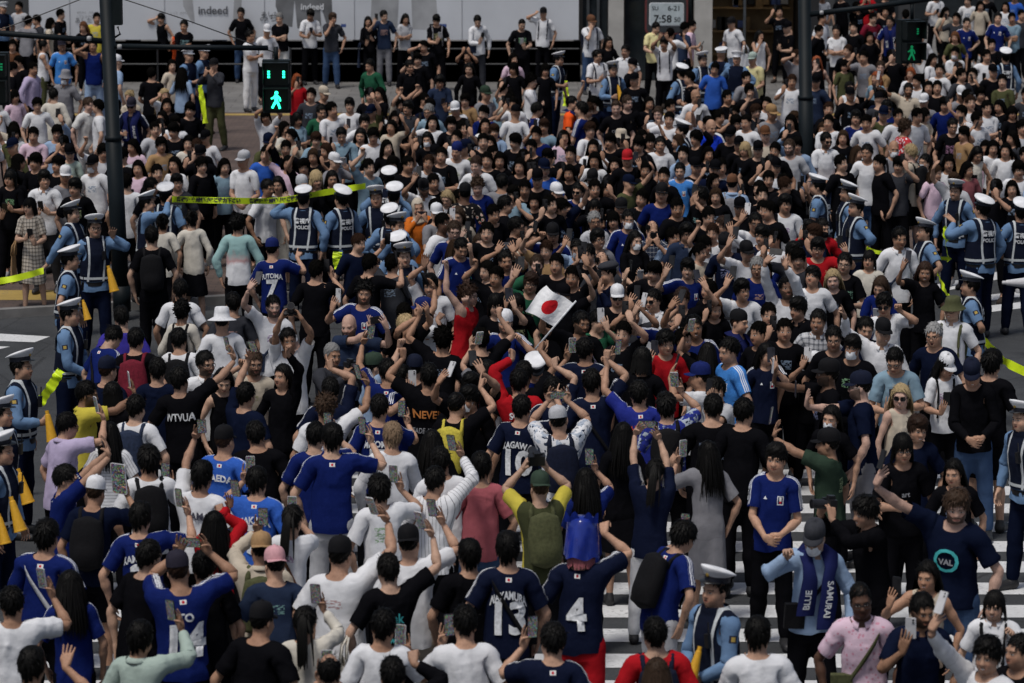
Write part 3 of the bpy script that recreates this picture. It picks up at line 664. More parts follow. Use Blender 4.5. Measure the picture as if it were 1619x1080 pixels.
def hair_mesh(style):
    rng = random.Random(hash(style) % 1000 if False else sum(map(ord, style)))
    P = {'short': dict(t=.008, fr=.0, n=260, L=.036, g=.12, w=.009), 'fringe': dict(t=.012, fr=.028, n=330, L=.052, g=.2, w=.0095), 'curly': dict(t=.022, fr=.012, n=420, L=.04, g=.0, w=.011),
         'buzz': dict(t=.006, fr=-.004, n=0, L=.0, g=.0, w=.01), 'long': dict(t=.012, fr=.0, n=240, L=.07, g=.3, w=.011), 'bob': dict(t=.014, fr=.036, n=300, L=.065, g=.3, w=.011),
         'ponytail': dict(t=.009, fr=.0, n=120, L=.06, g=.1, w=.011), 'bun': dict(t=.009, fr=.0, n=120, L=.06, g=.1, w=.011), 'receding': dict(t=.008, fr=-.03, n=120, L=.03, g=.1, w=.01),
         'tousled': dict(t=.014, fr=.018, n=340, L=.05, g=.05, w=.010)}[style]
    F = Field(axis((-.13, .13, .011)), axis((-.14, .16, .011)), axis((1.46, 1.80, .011)))
    t = P['t']; F.ell((0, .010, 1.645), (.0765 + t, .096 + t, .098 + t * 1.1), .02)
    if style in ('bob', 'long'):
        F.ell((0, .035, 1.60), (.086, .085, .085), .03)
    if style in ('fringe', 'tousled'): F.ell((0, -.02, 1.70), (.08, .082, .05), .03)
    v, q = surface(F); v = smooth_mesh(v, q, 1)
    c0 = np.array((0, .01, 1.645)); dr = v - c0; ph = np.arctan2(dr[:, 0], dr[:, 1])
    n = normals_of(v, q); v = v + n * (.004 * np.sin(ph * 23 + 5 * np.sin(v[:, 2] * 60)) + .003 * np.sin(v[:, 2] * 140 + ph * 9))[:, None]
    keep = v[:, 2] > zline(v[:, 1], P['fr']) - .008
    if style == 'receding': keep &= ~((v[:, 2] > 1.70) & (v[:, 1] < .075))
    v, q = keep_faces(v, q, keep); mb = MB(); mb.add(v.tolist(), q.tolist())
    crown = np.array((0, .055, 1.74))
    for i in range(P['n']):
        for _ in range(50):
            th, cz = rng.uniform(-math.pi, math.pi), rng.uniform(-.9, 1)
            s = math.sqrt(1 - cz * cz); p = np.array((.0765 * s * math.sin(th), .01 + .096 * s * math.cos(th), 1.645 + .098 * cz))
            if p[2] > zline(p[1], P['fr'] * .6) + .008 and not (style == 'receding' and p[2] > 1.69 and p[1] < .08): break
        nrm = np.array((p[0] / .0765 ** 2, (p[1] - .01) / .096 ** 2, (p[2] - 1.645) / .098 ** 2)); nrm /= np.linalg.norm(nrm)
        fl = p - crown + np.array((rng.gauss(0, .012), rng.gauss(0, .012), 0)); fl -= nrm * fl.dot(nrm); fl /= np.linalg.norm(fl) + 1e-6
        if style in ('long', 'ponytail', 'bun') and p[1] < -.02: fl = np.array((math.copysign(1, p[0] + .01), .25, -.2)); fl -= nrm * fl.dot(nrm); fl /= np.linalg.norm(fl)
        if style == 'curly': fl = np.array([rng.gauss(0, 1) for _ in range(3)])
        up = .35 if style in ('short', 'tousled') else .2
        d = fl + nrm * up * rng.uniform(.3, 1.3); d /= np.linalg.norm(d)
        lock(mb, p + nrm * t * .75, d, P['L'] * rng.uniform(.7, 1.25), P['w'] * rng.uniform(.7, 1.2), P['g'], t * .9)
    for i in range(70 if P['n'] else 0):
        th, cz = rng.uniform(-math.pi, math.pi), rng.uniform(.0, 1); s = math.sqrt(1 - cz * cz); p = np.array((.08 * s * math.sin(th), .01 + .10 * s * math.cos(th), 1.645 + .10 * cz))
        if p[2] < zline(p[1], 0) + .02: continue
        nrm = (p - np.array((0, .01, 1.645))); nrm /= np.linalg.norm(nrm); fl = np.array([rng.gauss(0, 1) for _ in range(3)]); d = fl * .6 + nrm * .6
        lock(mb, p + nrm * t * .8, d / np.linalg.norm(d), rng.uniform(.02, .045), .0035, .25, t * .9, 3)
    if style == 'long':
        for i in range(260):
            a = rng.uniform(-1.62, 1.62); p = Vector((.085 * math.sin(a), .012 + .10 * math.cos(a), 1.63 + rng.uniform(-.03, .05)))
            lock(mb, p, (math.sin(a) * .25 + rng.gauss(0, .10), math.cos(a) * .35 + rng.gauss(0, .10), -1), rng.uniform(.24, .44), .0095, .22, .02, 7)
    if style == 'bob':
        for i in range(110):
            a = rng.uniform(-1.95, 1.95); p = Vector((.088 * math.sin(a), .01 + .10 * math.cos(a), 1.62)); lock(mb, p, (math.sin(a) * .2, math.cos(a) * .2, -1), rng.uniform(.11, .16), .015, .2, .02, 4)
    if style == 'ponytail':
        for i in range(60):
            lock(mb, Vector((rng.gauss(0, .013), .115, 1.655 + rng.gauss(0, .012))), (rng.gauss(0, .12), .7, -.5), rng.uniform(.30, .40), .013, .45, .02, 7)
    if style == 'bun':
        for i in range(90):
            a, b = rng.uniform(0, 6.28), rng.uniform(-1, 1); o = Vector((math.sqrt(1 - b * b) * math.cos(a), math.sqrt(1 - b * b) * math.sin(a), b)) * .036
            t2 = o.cross(Vector((rng.gauss(0, 1), rng.gauss(0, 1), rng.gauss(0, 1)))).normalized(); p = Vector((0, .115, 1.70)) + o
            mb.add([p - t2 * .02, p + o * .2, p + t2 * .02, p - o * .1 + t2.cross(o) * .4], [(0, 1, 2), (0, 2, 3), (0, 3, 1)])
    return mb.data('hair', [MAT['hair']], True)
def cap_mesh(brim=True, n=28):
    mb = MB(); c = (0, .012, 0)
    prof = [(.101, 1.655), (.102, 1.68), (.099, 1.71), (.088, 1.738), (.068, 1.757), (.04, 1.768), (.012, 1.772), (.012, 1.779), (.0, 1.779)]
    mb.lathe(prof, n, 0, .86, 1.06, c)
    if brim:
        R = []
        for i in range(13):
            a = math.radians(-68 + 136 * i / 12); x, y = math.sin(a), -math.cos(a); ext = .072 * math.cos(a * .95) ** .7
            R.append(((.0875 * x, .012 + .105 * y, 1.660), (.0875 * x * 1.03, .012 + .105 * y - ext, 1.652 - .012 * abs(x))))
        vs = []; fs = []
        for a, b in R: vs += [a, b, (b[0], b[1], b[2] - .004), (a[0], a[1], a[2] - .006)]
        for i in range(12): o = i * 4; fs += [(o, o + 1, o + 5, o + 4), (o + 1, o + 2, o + 6, o + 5), (o + 2, o + 3, o + 7, o + 6)]
        mb.add(vs, fs)
    return mb.data('cap', [MAT['capcloth']], True)
def bucket_mesh(w=.055, drop=.035, h=1.765):
    mb = MB(); mb.lathe([(.10 + w, 1.665 - drop), (.103, 1.672), (.098, 1.72), (.088, h - .012), (.07, h), (0, h + .004)], 32, 0, .9, 1.05, (0, .012, 0))
    mb.lathe([(.10, 1.664), (.10 + w, 1.662 - drop)], 32, 0, .9, 1.05, (0, .012, 0)); return mb.data('hat', [MAT['capcloth']], True)
def beret_mesh():
    mb = MB(); mb.lathe([(.094, 1.675), (.125, 1.70), (.128, 1.72), (.10, 1.75), (.05, 1.765), (0, 1.768)], 28, 0, .9, 1.05, (.01, .015, 0)); return mb.data('beret', [MAT['capcloth']], True)
def beanie_mesh():
    mb = MB(); mb.lathe([(.100, 1.64), (.103, 1.67), (.101, 1.70), (.09, 1.735), (.066, 1.758), (.03, 1.77), (0, 1.772)], 28, 0, .86, 1.05, (0, .012, 0)); return mb.data('headscarf', [MAT['capcloth']], True)
def vinyl_mesh():
    mb = MB(); n = 40; vs = []; prof = [(.128, 1.545), (.124, 1.60), (.116, 1.68), (.108, 1.76), (.100, 1.81), (.075, 1.835), (.0, 1.84)]
    for j, (r, z) in enumerate(prof):
        for k in range(n): a = 2 * math.pi * k / n; rr = r * (1 + .05 * math.sin(a * 4 + j * .5) + .035 * math.sin(a * 9 + j * 1.7)); vs.append((rr * math.sin(a), .012 + rr * 1.02 * math.cos(a), z + (.012 * math.sin(a * 5) if j == 0 else 0)))
    mb.add(vs, [(j * n + k, j * n + (k + 1) % n, (j + 1) * n + (k + 1) % n, (j + 1) * n + k) for j in range(len(prof) - 1) for k in range(n)])
    for s in (1, -1):
        fl = []; m = 12
        for i in range(m): u = i / (m - 1); x = s * (.015 + .105 * u); fl += [(x, .07, 1.80), (x, .085, 1.835 + .045 * abs(math.sin(u * math.pi * 1.5)))]
        mb.add(fl + [(x, y + .006, z) for x, y, z in fl], [(2 * i, 2 * i + 1, 2 * i + 3, 2 * i + 2) for i in range(m - 1)] + [(2 * m + 2 * i, 2 * m + 2 * i + 2, 2 * m + 2 * i + 3, 2 * m + 2 * i + 1) for i in range(m - 1)])
    return mb.data('hat', [MAT['vinyl']], True)
def hijab_mesh():
    F = Field(axis((-.2, .2, .013)), axis((-.2, .2, .013)), axis((1.34, 1.8, .013)))
    F.ell((0, .014, 1.645), (.092, .112, .116), .02); F.ell((0, .0, 1.53), (.083, .085, .09), .05); F.ell((0, .01, 1.43), (.15, .12, .06), .05)
    v, q = surface(F); cut = (v[:, 1] < -.03) & (np.abs(v[:, 0]) < .056) & (v[:, 2] > 1.515) & (v[:, 2] < 1.69); v, q = keep_faces(v, q, ~cut)
    return mesh_from('headscarf', v, q, [MAT['capcloth']])
def police_cap_mesh():
    mb = MB(); c = (0, .012, 0)
    mb.lathe([(.099, 1.664), (.101, 1.676), (.101, 1.708)], 32, 1, .87, 1.05, c)
    vs = []; fs = []; prof = [(.1015, 1.708, 0), (.126, 1.726, .014), (.141, 1.739, .024), (.138, 1.749, .026), (.10, 1.757, .018), (.05, 1.761, .008), (.0005, 1.762, 0)]
    n = 32
    for r, z, tl in prof:
        for k in range(n):
            a = 2 * math.pi * k / n; y = -math.cos(a); vs.append((r * .9 * math.sin(a), .012 + r * 1.04 * y, z - tl * 1.3 * y * 1.1))
    for i in range(len(prof) - 1):
        for k in range(n): k2 = (k + 1) % n; fs.append((i * n + k, i * n + k2, (i + 1) * n + k2, (i + 1) * n + k))
    mb.add(vs, fs, 0)
    R = []
    for i in range(13):
        a = math.radians(-72 + 144 * i / 12); x, y = math.sin(a), -math.cos(a); ext = .050 * max(0, math.cos(a * .95)) ** .6
        R.append(((.089 * x, .012 + .107 * y, 1.672), (.092 * x, .012 + .108 * y - ext, 1.662 + .008 * abs(x))))
    vs = []; fs = []
    for a, b in R: vs += [a, b, (b[0], b[1], b[2] - .004), (a[0], a[1], a[2] - .006)]
    for i in range(12): o = i * 4; fs += [(o, o + 1, o + 5, o + 4), (o + 1, o + 2, o + 6, o + 5), (o + 2, o + 3, o + 7, o + 6)]
    mb.add(vs, fs, 2)
    return mb.data('police_cap', [MAT['cap_white'], MAT['cap_navy'], MAT['black_plastic']], True)
def badge_mesh():
    mb = MB(); mb.lathe([(0, -.006), (.014, -.005), (.017, 0), (.014, .004), (.006, .006), (0, .006)], 12, 0)
    mb.v = [(x, -z, y) for x, y, z in mb.v]; mb.v = [(x, y - .103, z + 1.718) for x, y, z in mb.v]; return mb.data('badge', [MAT['gold']], True)
def glasses_mesh(sun=False):
    mb = MB()
    for s in (1, -1):
        cx, cz, rx, rz = s * .034, 1.611, .026 if sun else .025, .021 if sun else .019
        ring = [(cx + rx * math.copysign(abs(math.cos(a)) ** .7, math.cos(a)), -.1085 + abs(cx + rx * math.cos(a)) ** 2 * 4.2, cz + rz * math.copysign(abs(math.sin(a)) ** .7, math.sin(a))) for a in [2 * math.pi * k / 18 for k in range(19)]]
        mb.tube(ring, .0026, 5, 0)
        if sun: mb.add([(cx, -.109 + cx * cx * 4, cz)] + ring[:18], [(0, 1 + k, 1 + (k + 1) % 18) for k in range(18)], 1)
        mb.tube([(s * .06, -.092, 1.615), (s * .078, -.05, 1.615), (s * .082, .012, 1.612)], .0028, 5, 0)
    mb.tube([(-.011, -.109, 1.615), (0, -.111, 1.617), (.011, -.109, 1.615)], .0026, 5, 0)
    return mb.data('sunglasses' if sun else 'glasses', [MAT['black_plastic'], MAT['glass_lens']], False)
def mask_mesh():
    mb = MB(); vs = []; fs = []; nu, nv = 9, 6
    for j in range(nv):
        z = 1.505 + .085 * j / (nv - 1)
        for i in range(nu):
            u = -1 + 2 * i / (nu - 1); x = .066 * u * (1 - .12 * (1 - j / (nv - 1))); f = 1 - abs(u) ** 2.2
            y = -.058 - .052 * f - .016 * math.sin(math.pi * j / (nv - 1)) * f - (.006 if j % 2 else 0) * f; vs.append((x, y, z))
    for j in range(nv - 1):
        for i in range(nu - 1): a = j * nu + i; fs.append((a, a + 1, a + nu + 1, a + nu))
    mb.add(vs, fs)
    for s in (1, -1):
        for z in (1.52, 1.58): mb.tube([(s * .064, -.058, z), (s * .078, -.02, 1.59), (s * .081, .02, 1.60)], .0016, 4)
    return mb.data('face_mask', [MAT['maskcloth']], True)
def phone_meshes():
    mb = MB(); w, h, d, r = .0375, .0765, .004, .009; prof = []
    for cx, cz, a0 in ((w - r, h - r, 0), (-w + r, h - r, 90), (-w + r, -h + r, 180), (w - r, -h + r, 270)):
        for k in range(4): a = math.radians(a0 + 30 * k); prof.append((cx + r * math.cos(a), cz + r * math.sin(a)))
    n = len(prof); vs = [(x, -d, z) for x, z in prof] + [(x, d, z) for x, z in prof]
    mb.add(vs, [tuple(range(n)), tuple(range(2 * n - 1, n - 1, -1))] + [(k, n + k, n + (k + 1) % n, (k + 1) % n) for k in range(n)])
    mb.box((.018, -.0052, .052), (.026, .0024, .036), 0)
    for z in (.062, .044): mb.tube([(.018, -.0055, z), (.018, -.0078, z)], .0075, 8, 1)
    case = mb.data('case', [MAT['plastic'], MAT['black_plastic']])
    m2 = MB(); m2.add([(x * .93, d + .0006, z * .955) for x, z in prof] + [(x * .93, d - .001, z * .955) for x, z in prof], [tuple(range(n - 1, -1, -1))] + [(k, (k + 1) % n, n + (k + 1) % n, n + k) for k in range(n)])
    return case, m2.data('screen', [MAT['screen']])
def camera_meshes():
    mb = MB(); mb.box((0, 0, 0), (.135, .06, .085)); mb.box((0, .0, .055), (.05, .055, .03)); mb.box((-.058, -.02, -.004), (.03, .05, .09)); mb.tube([(-.045, -.01, .044), (-.045, -.01, .054)], .011, 10)
    l = MB(); l.tube([(0, -.03, 0), (0, -.06, 0), (0, -.062, 0), (0, -.13, 0), (0, -.132, 0), (0, -.165, 0)], [.033, .034, .039, .039, .036, .040], 16); l.tube([(0, -.1655, 0), (0, -.1645, 0)], .034, 16, 1)
    return mb.data('camera_body', [MAT['black_plastic']]), l.data('lens', [MAT['black_plastic'], MAT['glass_lens']])
def megaphone_mesh():
    mb = MB(); mb.lathe([(.022, 0), (.026, .0), (.026, .05), (.03, .055), (.036, .06), (.075, .40), (.080, .405), (.080, .42), (.074, .42), (.030, .08), (.0, .08)], 20); return mb.data('megaphone', [MAT['plastic']], False)
def backpack_meshes(seed):
    F = Field(axis((-.2, .2, .018)), axis((.05, .36, .018)), axis((.9, 1.5, .02)))
    F.ell((0, .20, 1.19), (.155, .085, .235), .03); F.loft([(1.0, .135, .075, .19), (1.38, .115, .06, .18)], .05, 3.5); F.ell((0, .265, 1.10), (.105, .04, .09), .02)
    v, q = surface(F); v[:, 1] = np.maximum(v[:, 1], .125); bag = mesh_from('bag', v, q, [MAT['gear']])
    return bag
def strap_rest(kind):                # straps in rest pose: skinned with the chest
    pts = []
    if kind == 'cross':
        for a in np.linspace(0, 2 * math.pi, 33):
            x = .185 * math.cos(a) * 1.0; z = 1.20 + .24 * math.cos(a); bk = math.sin(a) > 0; z2 = min(z, 1.43)
            y = torso_y(x * .93, min(z, 1.41), bk) + (.012 if bk else -.012)
            pts.append((x * .93, y * (1 if abs(math.cos(a)) < .97 else .4), z2 + (.02 if z > 1.41 else 0)))
    return pts
GEAR = {}
def gear(k):
    if k in GEAR: return GEAR[k]
    f = {'cap': cap_mesh, 'bucket': bucket_mesh, 'beret': beret_mesh, 'beanie': beanie_mesh, 'hijab': hijab_mesh, 'pcap': police_cap_mesh, 'badge': badge_mesh, 'G': glasses_mesh, 'S': lambda: glasses_mesh(True),
         'M': mask_mesh, 'phone': phone_meshes, 'camera': camera_meshes, 'mega': megaphone_mesh, 'bag': lambda: backpack_meshes(0), 'vinyl': vinyl_mesh, 'sun': lambda: bucket_mesh(.085, .03, 1.785)}
    GEAR[k] = f[k]() if k in f else hair_mesh(k)
    return GEAR[k]
# ------------------------------------------------------------------ lettering
_txt = {}
def text_mesh(body, size=1.0, bold=.0, font=None):
    key = (body, size, bold)
    if key in _txt: return _txt[key]
    cu = bpy.data.curves.new('lettering', 'FONT'); cu.body = body; cu.size = size; cu.align_x = 'CENTER'; cu.align_y = 'CENTER'; cu.offset = bold; cu.resolution_u = 3
    o = bpy.data.objects.new('lettering', cu); COL.objects.link(o); dg = bpy.context.evaluated_depsgraph_get()
    me = bpy.data.meshes.new_from_object(o.evaluated_get(dg)); bpy.data.objects.remove(o)
    bm = bmesh.new(); bm.from_mesh(me); bmesh.ops.triangulate(bm, faces=bm.faces[:])
    for _ in range(3):
        es = [e for e in bm.edges if e.calc_length() > .05]
        if not es: break
        bmesh.ops.subdivide_edges(bm, edges=es, cuts=1); bmesh.ops.triangulate(bm, faces=[f for f in bm.faces if len(f.verts) > 3])
    bm.verts.index_update(); vs = np.array([v.co[:] for v in bm.verts]); fs = [[v.index for v in f.verts] for f in bm.faces]; bm.free(); bpy.data.meshes.remove(me); bpy.data.curves.remove(cu)
    _txt[key] = (vs, fs); return _txt[key]
# ================================================================== setting
def sheet(name, pts, z, mat, kind='structure'):
    me = mesh_from(name, [(x, y, z) for x, y in pts], [tuple(range(len(pts)))], [mat], smooth=False); return tag(link(name, me), kind=kind)
def m_asphalt():
    t = NT('asphalt', .88, .25); p = t.coord(); n1 = t.noise(p, 55, 4, .7); n2 = t.noise(p, .6, 4); n3 = t.noise(p, 2.3, 5, .65)
    c = t.mulc((.046, .049, .053, 1), t.grey(t.ramp(n1, .3, .7, .6, 1.5))); c = t.mulc(c, t.grey(t.ramp(n2, .3, .7, .75, 1.2))); c = t.mulc(c, t.grey(t.ramp(n3, .35, .65, .85, 1.1))); vo = t.n('ShaderNodeTexVoronoi', feature='DISTANCE_TO_EDGE'); t.put(vo.inputs['Vector'], p); vo.inputs['Scale'].default_value = .55; ck_ = t.math('LESS_THAN', t.math('ADD', vo.outputs['Distance'], t.math('MULTIPLY', t.math('SUBTRACT', n1, .5), .03)), .006); c = t.mix(t.math('MULTIPLY', ck_, .6), c, (.018, .018, .02)); t.color(c); t.bump(n1, .5, .01); return t.m
def m_paint(name, col):
    t = NT(name, .7, .3); p = t.coord(); n = t.noise(p, 22, 6, .7); n2 = t.noise(p, 3, 4)
    wear = t.math('MULTIPLY', t.ramp(n, .52, .68, 0, 1), t.ramp(n2, .4, .65, .15, .9)); t.color(t.mix(wear, t.mulc((*col, 1), t.grey(t.ramp(n2, .3, .7, .85, 1.08))), (.09, .09, .095))); return t.m
def m_brick(name, c1, c2, sx, sy):
    t = NT(name, .85, .25); p = t.coord(); b = t.n('ShaderNodeTexBrick'); t.put(b.inputs['Vector'], p); b.inputs['Scale'].default_value = 1; b.inputs['Brick Width'].default_value = sx; b.inputs['Row Height'].default_value = sy
    b.inputs['Mortar Size'].default_value = .006; b.inputs['Color1'].default_value = (*c1, 1); b.inputs['Color2'].default_value = (*c2, 1); b.inputs['Mortar'].default_value = (.05, .045, .04, 1)
    n = t.noise(p, 1.4, 5, .6); t.color(t.mulc(b.outputs['Color'], t.grey(t.ramp(n, .3, .7, .72, 1.18)))); return t.m
ASPH = m_asphalt(); PAINT = m_paint('road_paint', (.62, .63, .64)); BRICK = m_brick('brown_brick_paving', (.115, .082, .07), (.09, .066, .058), .22, .11); SLAB = m_brick('grey_paving', (.17, .165, .16), (.14, .138, .135), .6, .6)
TACT = m_paint('tactile_paint', (.36, .25, .07)); KERBM = plain('kerb_stone', (.20, .195, .19), .85, nscale=5)
g = sheet('road', [(-400, -200), (400, -200), (400, 600), (-400, 600)], 0, ASPH)
ks = [(-60, kerb_y(-60))] + [(x, kerb_y(x)) for x in np.linspace(-7.5, 7.5, 9)] + [(60, kerb_y(60))]
mb = MB()
for (x0, y0), (x1, y1) in zip(ks[:-1], ks[1:]):
    for a, b, z0, z1 in (((x0, y0, 0), (x1, y1, 0), 0, .12),): mb.add([(x0, y0, 0), (x1, y1, 0), (x1, y1, .12), (x0, y0, .12)], [(0, 1, 2, 3)]); mb.add([(x0, y0, .12), (x1, y1, .12), (x1, y1 + .18, .12), (x0, y0 + .18, .12)], [(0, 1, 2, 3)])
tag(mb.build('kerb', KERBM), kind='structure')
sheet('pavement', [(x, y + .18) for x, y in ks] + [(60, 74.0), (-60, 74.0)], .12, BRICK)
sheet('forecourt_paving', [(-60, 74.0), (60, 74.0), (60, 130), (-60, 130)], .12, SLAB)
sheet('tactile_paving', [(-60, 73.3), (60, 73.3), (60, 73.7), (-60, 73.7)], .124, TACT)
tag(sheet('tactile_strip', [(-12, 48.0), (-5.6, 48.0), (-5.6, 48.9), (-12, 48.9)], .124, TACT))
mb = MB()
for k in range(-5, 9):
    y0 = 32.3 - .87 * k; mb.add([(-3.95, y0 - .23, .004), (7.5, y0 - .23, .004), (7.5, y0 + .23, .004), (-3.95, y0 + .23, .004)], [(0, 1, 2, 3)])
def pxq(*px): return [tuple(on_plane(a, b, .004)) for a, b in px]
for q in ([(-60, 524), (79, 532), (55, 541), (-60, 537)], [(-60, 546), (16, 548), (-5, 553), (-60, 553)], [(1470, 452), (1600, 425), (1640, 428), (1490, 461)], [(1480, 475), (1640, 458), (1660, 463), (1500, 484)], [(1540, 486), (1680, 470), (1700, 477), (1560, 494)]):
    mb.add(pxq(*q), [tuple(range(len(q)))])
tag(mb.build('road_markings', PAINT), kind='structure')
# ------------------------------------------------------------------ hoarding behind the crowd
HY = 81.0
def hx(px): return (px - 809.5) / FPX * (HY * CP + (CAMH - 1.5) * SP)
def hz(py): return at_depth(809, py, HY).z
WHITEP = plain('white_printed_panel', (.56, .585, .63), .45, nscale=.6, namt=.14); DARKW = plain('dark_plinth', (.014, .016, .018), .7); GREYP = plain('grey_ink', (.16, .165, .175), .5, nscale=2, namt=.4); PALEP = plain('pale_grey_ink', (.38, .39, .41), .5, nscale=1.5, namt=.3); BLUEP = plain('blue_ink', (.06, .10, .28), .5)
ho = bpy.data.objects.new('hoarding', None); COL.objects.link(ho); ho.location = (hx(480), HY, .12); tag(ho, 'long white printed hoarding along the far pavement behind the crowd', 'hoarding')
def hpart(name, mb, mats): o = mb.build(name, mats); o.parent = ho; o.matrix_parent_inverse = Matrix.Translation(-ho.location); return o
mb = MB(); z0 = hz(63); mb.box(((hx(46) + hx(915)) / 2, HY + .1, (z0 + 4.2) / 2), (hx(915) - hx(46), .16, 4.2 - z0)); hpart('panel', mb, WHITEP)
mb = MB(); mb.box(((hx(-10) + hx(918)) / 2, HY + .12, .58), (hx(918) - hx(-10), .3, .92)); hpart('plinth', mb, DARKW)
for px in (110, 260, 418, 560, 730): mb.box((hx(px), HY + .01, (z0 + 4.2) / 2), (.006, .02, 4.2 - z0))
hpart('joint', mb, PALEP)
mb = MB()
for z in (.55, .9): mb.tube([(hx(20), HY - .25, z), (hx(915), HY - .25, z)], .022, 6)
for px in range(40, 920, 70): mb.tube([(hx(px), HY - .25, .12), (hx(px), HY - .25, .92)], .025, 6)
hpart('rail', mb, plain('steel_rail', (.035, .037, .04), .5, .5))
def poly(px, mat, name='printed_picture', dy=.012):
    n = len(px); vs = [(hx(a), HY - dy + .03, hz(b)) for a, b in px] + [(hx(a), HY + .02, hz(b)) for a, b in px]
    m = MB(); m.add(vs, [tuple(range(n)), tuple(range(2 * n - 1, n - 1, -1))] + [(k, n + k, n + (k + 1) % n, (k + 1) % n) for k in range(n)]); return hpart(name, m, mat)
poly([(438, -80), (436, 10), (446, 40), (462, 43), (466, 0), (470, 45), (508, 46), (506, 4), (516, 38), (526, 36), (522, -80)], GREYP)
poly([(592, -80), (586, 30), (612, 46), (628, 44), (632, -20), (650, -20), (652, 46), (690, 48), (692, 30), (684, -80)], PALEP)
poly([(286, -60), (290, 10), (304, 38), (308, 36), (300, -60)], PALEP); poly([(374, -60), (368, 40), (380, 42), (386, -60)], PALEP)
poly([(539, 38), (547, 38), (547, 43), (539, 43)], BLUEP); poly([(679, 38), (706, 38), (706, 43), (679, 43)], BLUEP)
def htext(body, px, py, wpx, mat, bold=0):
    v, f = text_mesh(body, 1, bold); w = np.ptp(v[:, 0]); s = wpx / FPX * HY / w; p = np.stack([hx(px) + v[:, 0] * s, np.full(len(v), HY - .002 if mat is not PALEP else HY + .012), hz(py) + v[:, 1] * s], 1)
    o = link('lettering', mesh_from('lettering', p, [t[::1] for t in f], [mat], smooth=False)); o.parent = ho; o.matrix_parent_inverse = Matrix.Translation(-ho.location); return o
INK = plain('dark_ink', (.10, .105, .12), .5)
htext('indeed', 337, 17, 46, INK, .02); htext('indeed', 494, 11, 36, MAT['print_white'], .02)
for px, py, s in ((135, 20, 'はたらく   人の'), (134, 27, 'しごとさがし'), (132, 33, 'あした'), (283, 21, 'しごと  さがし'), (427, 23, 'あした'), (425, 29, 'みち')): htext(s, px, py, 26, INK)
# ------------------------------------------------------------------ shop front with clock display
COLM = plain('pale_stone_column', (.40, .39, .37), .7, nscale=2); SHOPD = plain('dark_shop_wall', (.018, .018, .020), .6); GLASSD = plain('dark_glass', (.015, .02, .024), .08); WARM = plain('warm_shop_wall', (.30, .20, .10), .8, nscale=1.5, namt=.5)
sh = bpy.data.objects.new('shop_building', None); COL.objects.link(sh); sh.location = (hx(1100), HY, .12); tag(sh, 'shop front with pale stone columns and dark glass bays', 'building')
def spart(name, mb, mats): o = mb.build(name, mats); o.parent = sh; o.matrix_parent_inverse = Matrix.Translation(-sh.location); return o
for a, b in ((962, 986), (1098, 1126)):
    mb = MB(); mb.box(((hx(a) + hx(b)) / 2, HY + .2, 2.4), (hx(b) - hx(a), .5, 4.56)); mb.box(((hx(a) + hx(b)) / 2, HY + .2, .27), (hx(b) - hx(a) + .06, .56, .3)); spart('column', mb, COLM)
mb = MB(); mb.box((hx(1100), HY + 4.6, 2.4), (hx(1290) - hx(915), .2, 4.56)); mb.box((hx(1100), HY + 2.2, 4.0), (hx(1290) - hx(915), 4.4, .5)); mb.box((hx(1285), HY + 2.3, 2.4), (.3, 4.4, 4.56)); spart('wall', mb, SHOPD)
mb = MB(); mb.box((hx(1200), HY + 3.5, 2.0), (hx(1276) - hx(1130), .1, 3.6)); spart('back_wall', mb, WARM)
mb = MB(); mb.box((hx(941), HY + .3, 2.3), (hx(958) - hx(919), .06, 4.3)); mb.box((hx(1042), HY + .35, 2.3), (hx(1095) - hx(990), .06, 4.3)); spart('window', mb, GLASSD)
GMF = plain('grey_metal_frame', (.10, .11, .12), .4, .6)
for px in (930, 946, 1178): mb = MB(); mb.box((hx(px), HY + .22, 2.3), (.06, .08, 4.3)); spart('window_frame', mb, GMF)
rr = random.Random(5); mb = MB()
for i in range(4):
    z = .5 + i * .55; mb.box((hx(1200), HY + 3.2, z), (1.9, .4, .04))
spart('shelf', mb, WARM)
for i in range(26):
    m = MB(); x = hx(1200) + rr.uniform(-.9, .9); z = .52 + .55 * rr.randrange(4); m.box((x, HY + 3.15, z + .15), (rr.uniform(.08, .2), .15, rr.uniform(.15, .34))); spart('stock', m, rr.choice([WARM, BLUEP, DARKW, PALEP]))
for px in (1160, 1215):
    m = MB(); m.box((hx(px), HY + 2.0, 3.66), (.6, .15, .08)); spart('lamp', m, plain('lit_shop_lamp', (.8, .7, .5), .5, emit=(1, .75, .42), estr=6))
ck = bpy.data.objects.new('clock_display', None); COL.objects.link(ck); cx, cz = hx(1054), hz(24); ck.location = (cx, HY + .12, cz); tag(ck, 'digital clock display in red rounded frame between pale columns', 'clock')
def rrect(w, h, r): return [(sx * (w - r) + r * math.cos(a + o), sz * (h - r) + r * math.sin(a + o)) for sx, sz, o in ((1, 1, 0), (-1, 1, math.pi / 2), (-1, -1, math.pi), (1, -1, 1.5 * math.pi)) for a in (0, .52, 1.05, 1.57)]
def slab(name, w, h, r, y0, y1, mat, cz=0):
    p = rrect(w, h, r); n = len(p); m = MB(); m.add([(x, y0, z + cz) for x, z in p] + [(x, y1, z + cz) for x, z in p], [tuple(range(n)), tuple(range(2 * n - 1, n - 1, -1))] + [(k, n + k, n + (k + 1) % n, (k + 1) % n) for k in range(n)]); return m.build(name, mat, ck)
k = HY / FPX
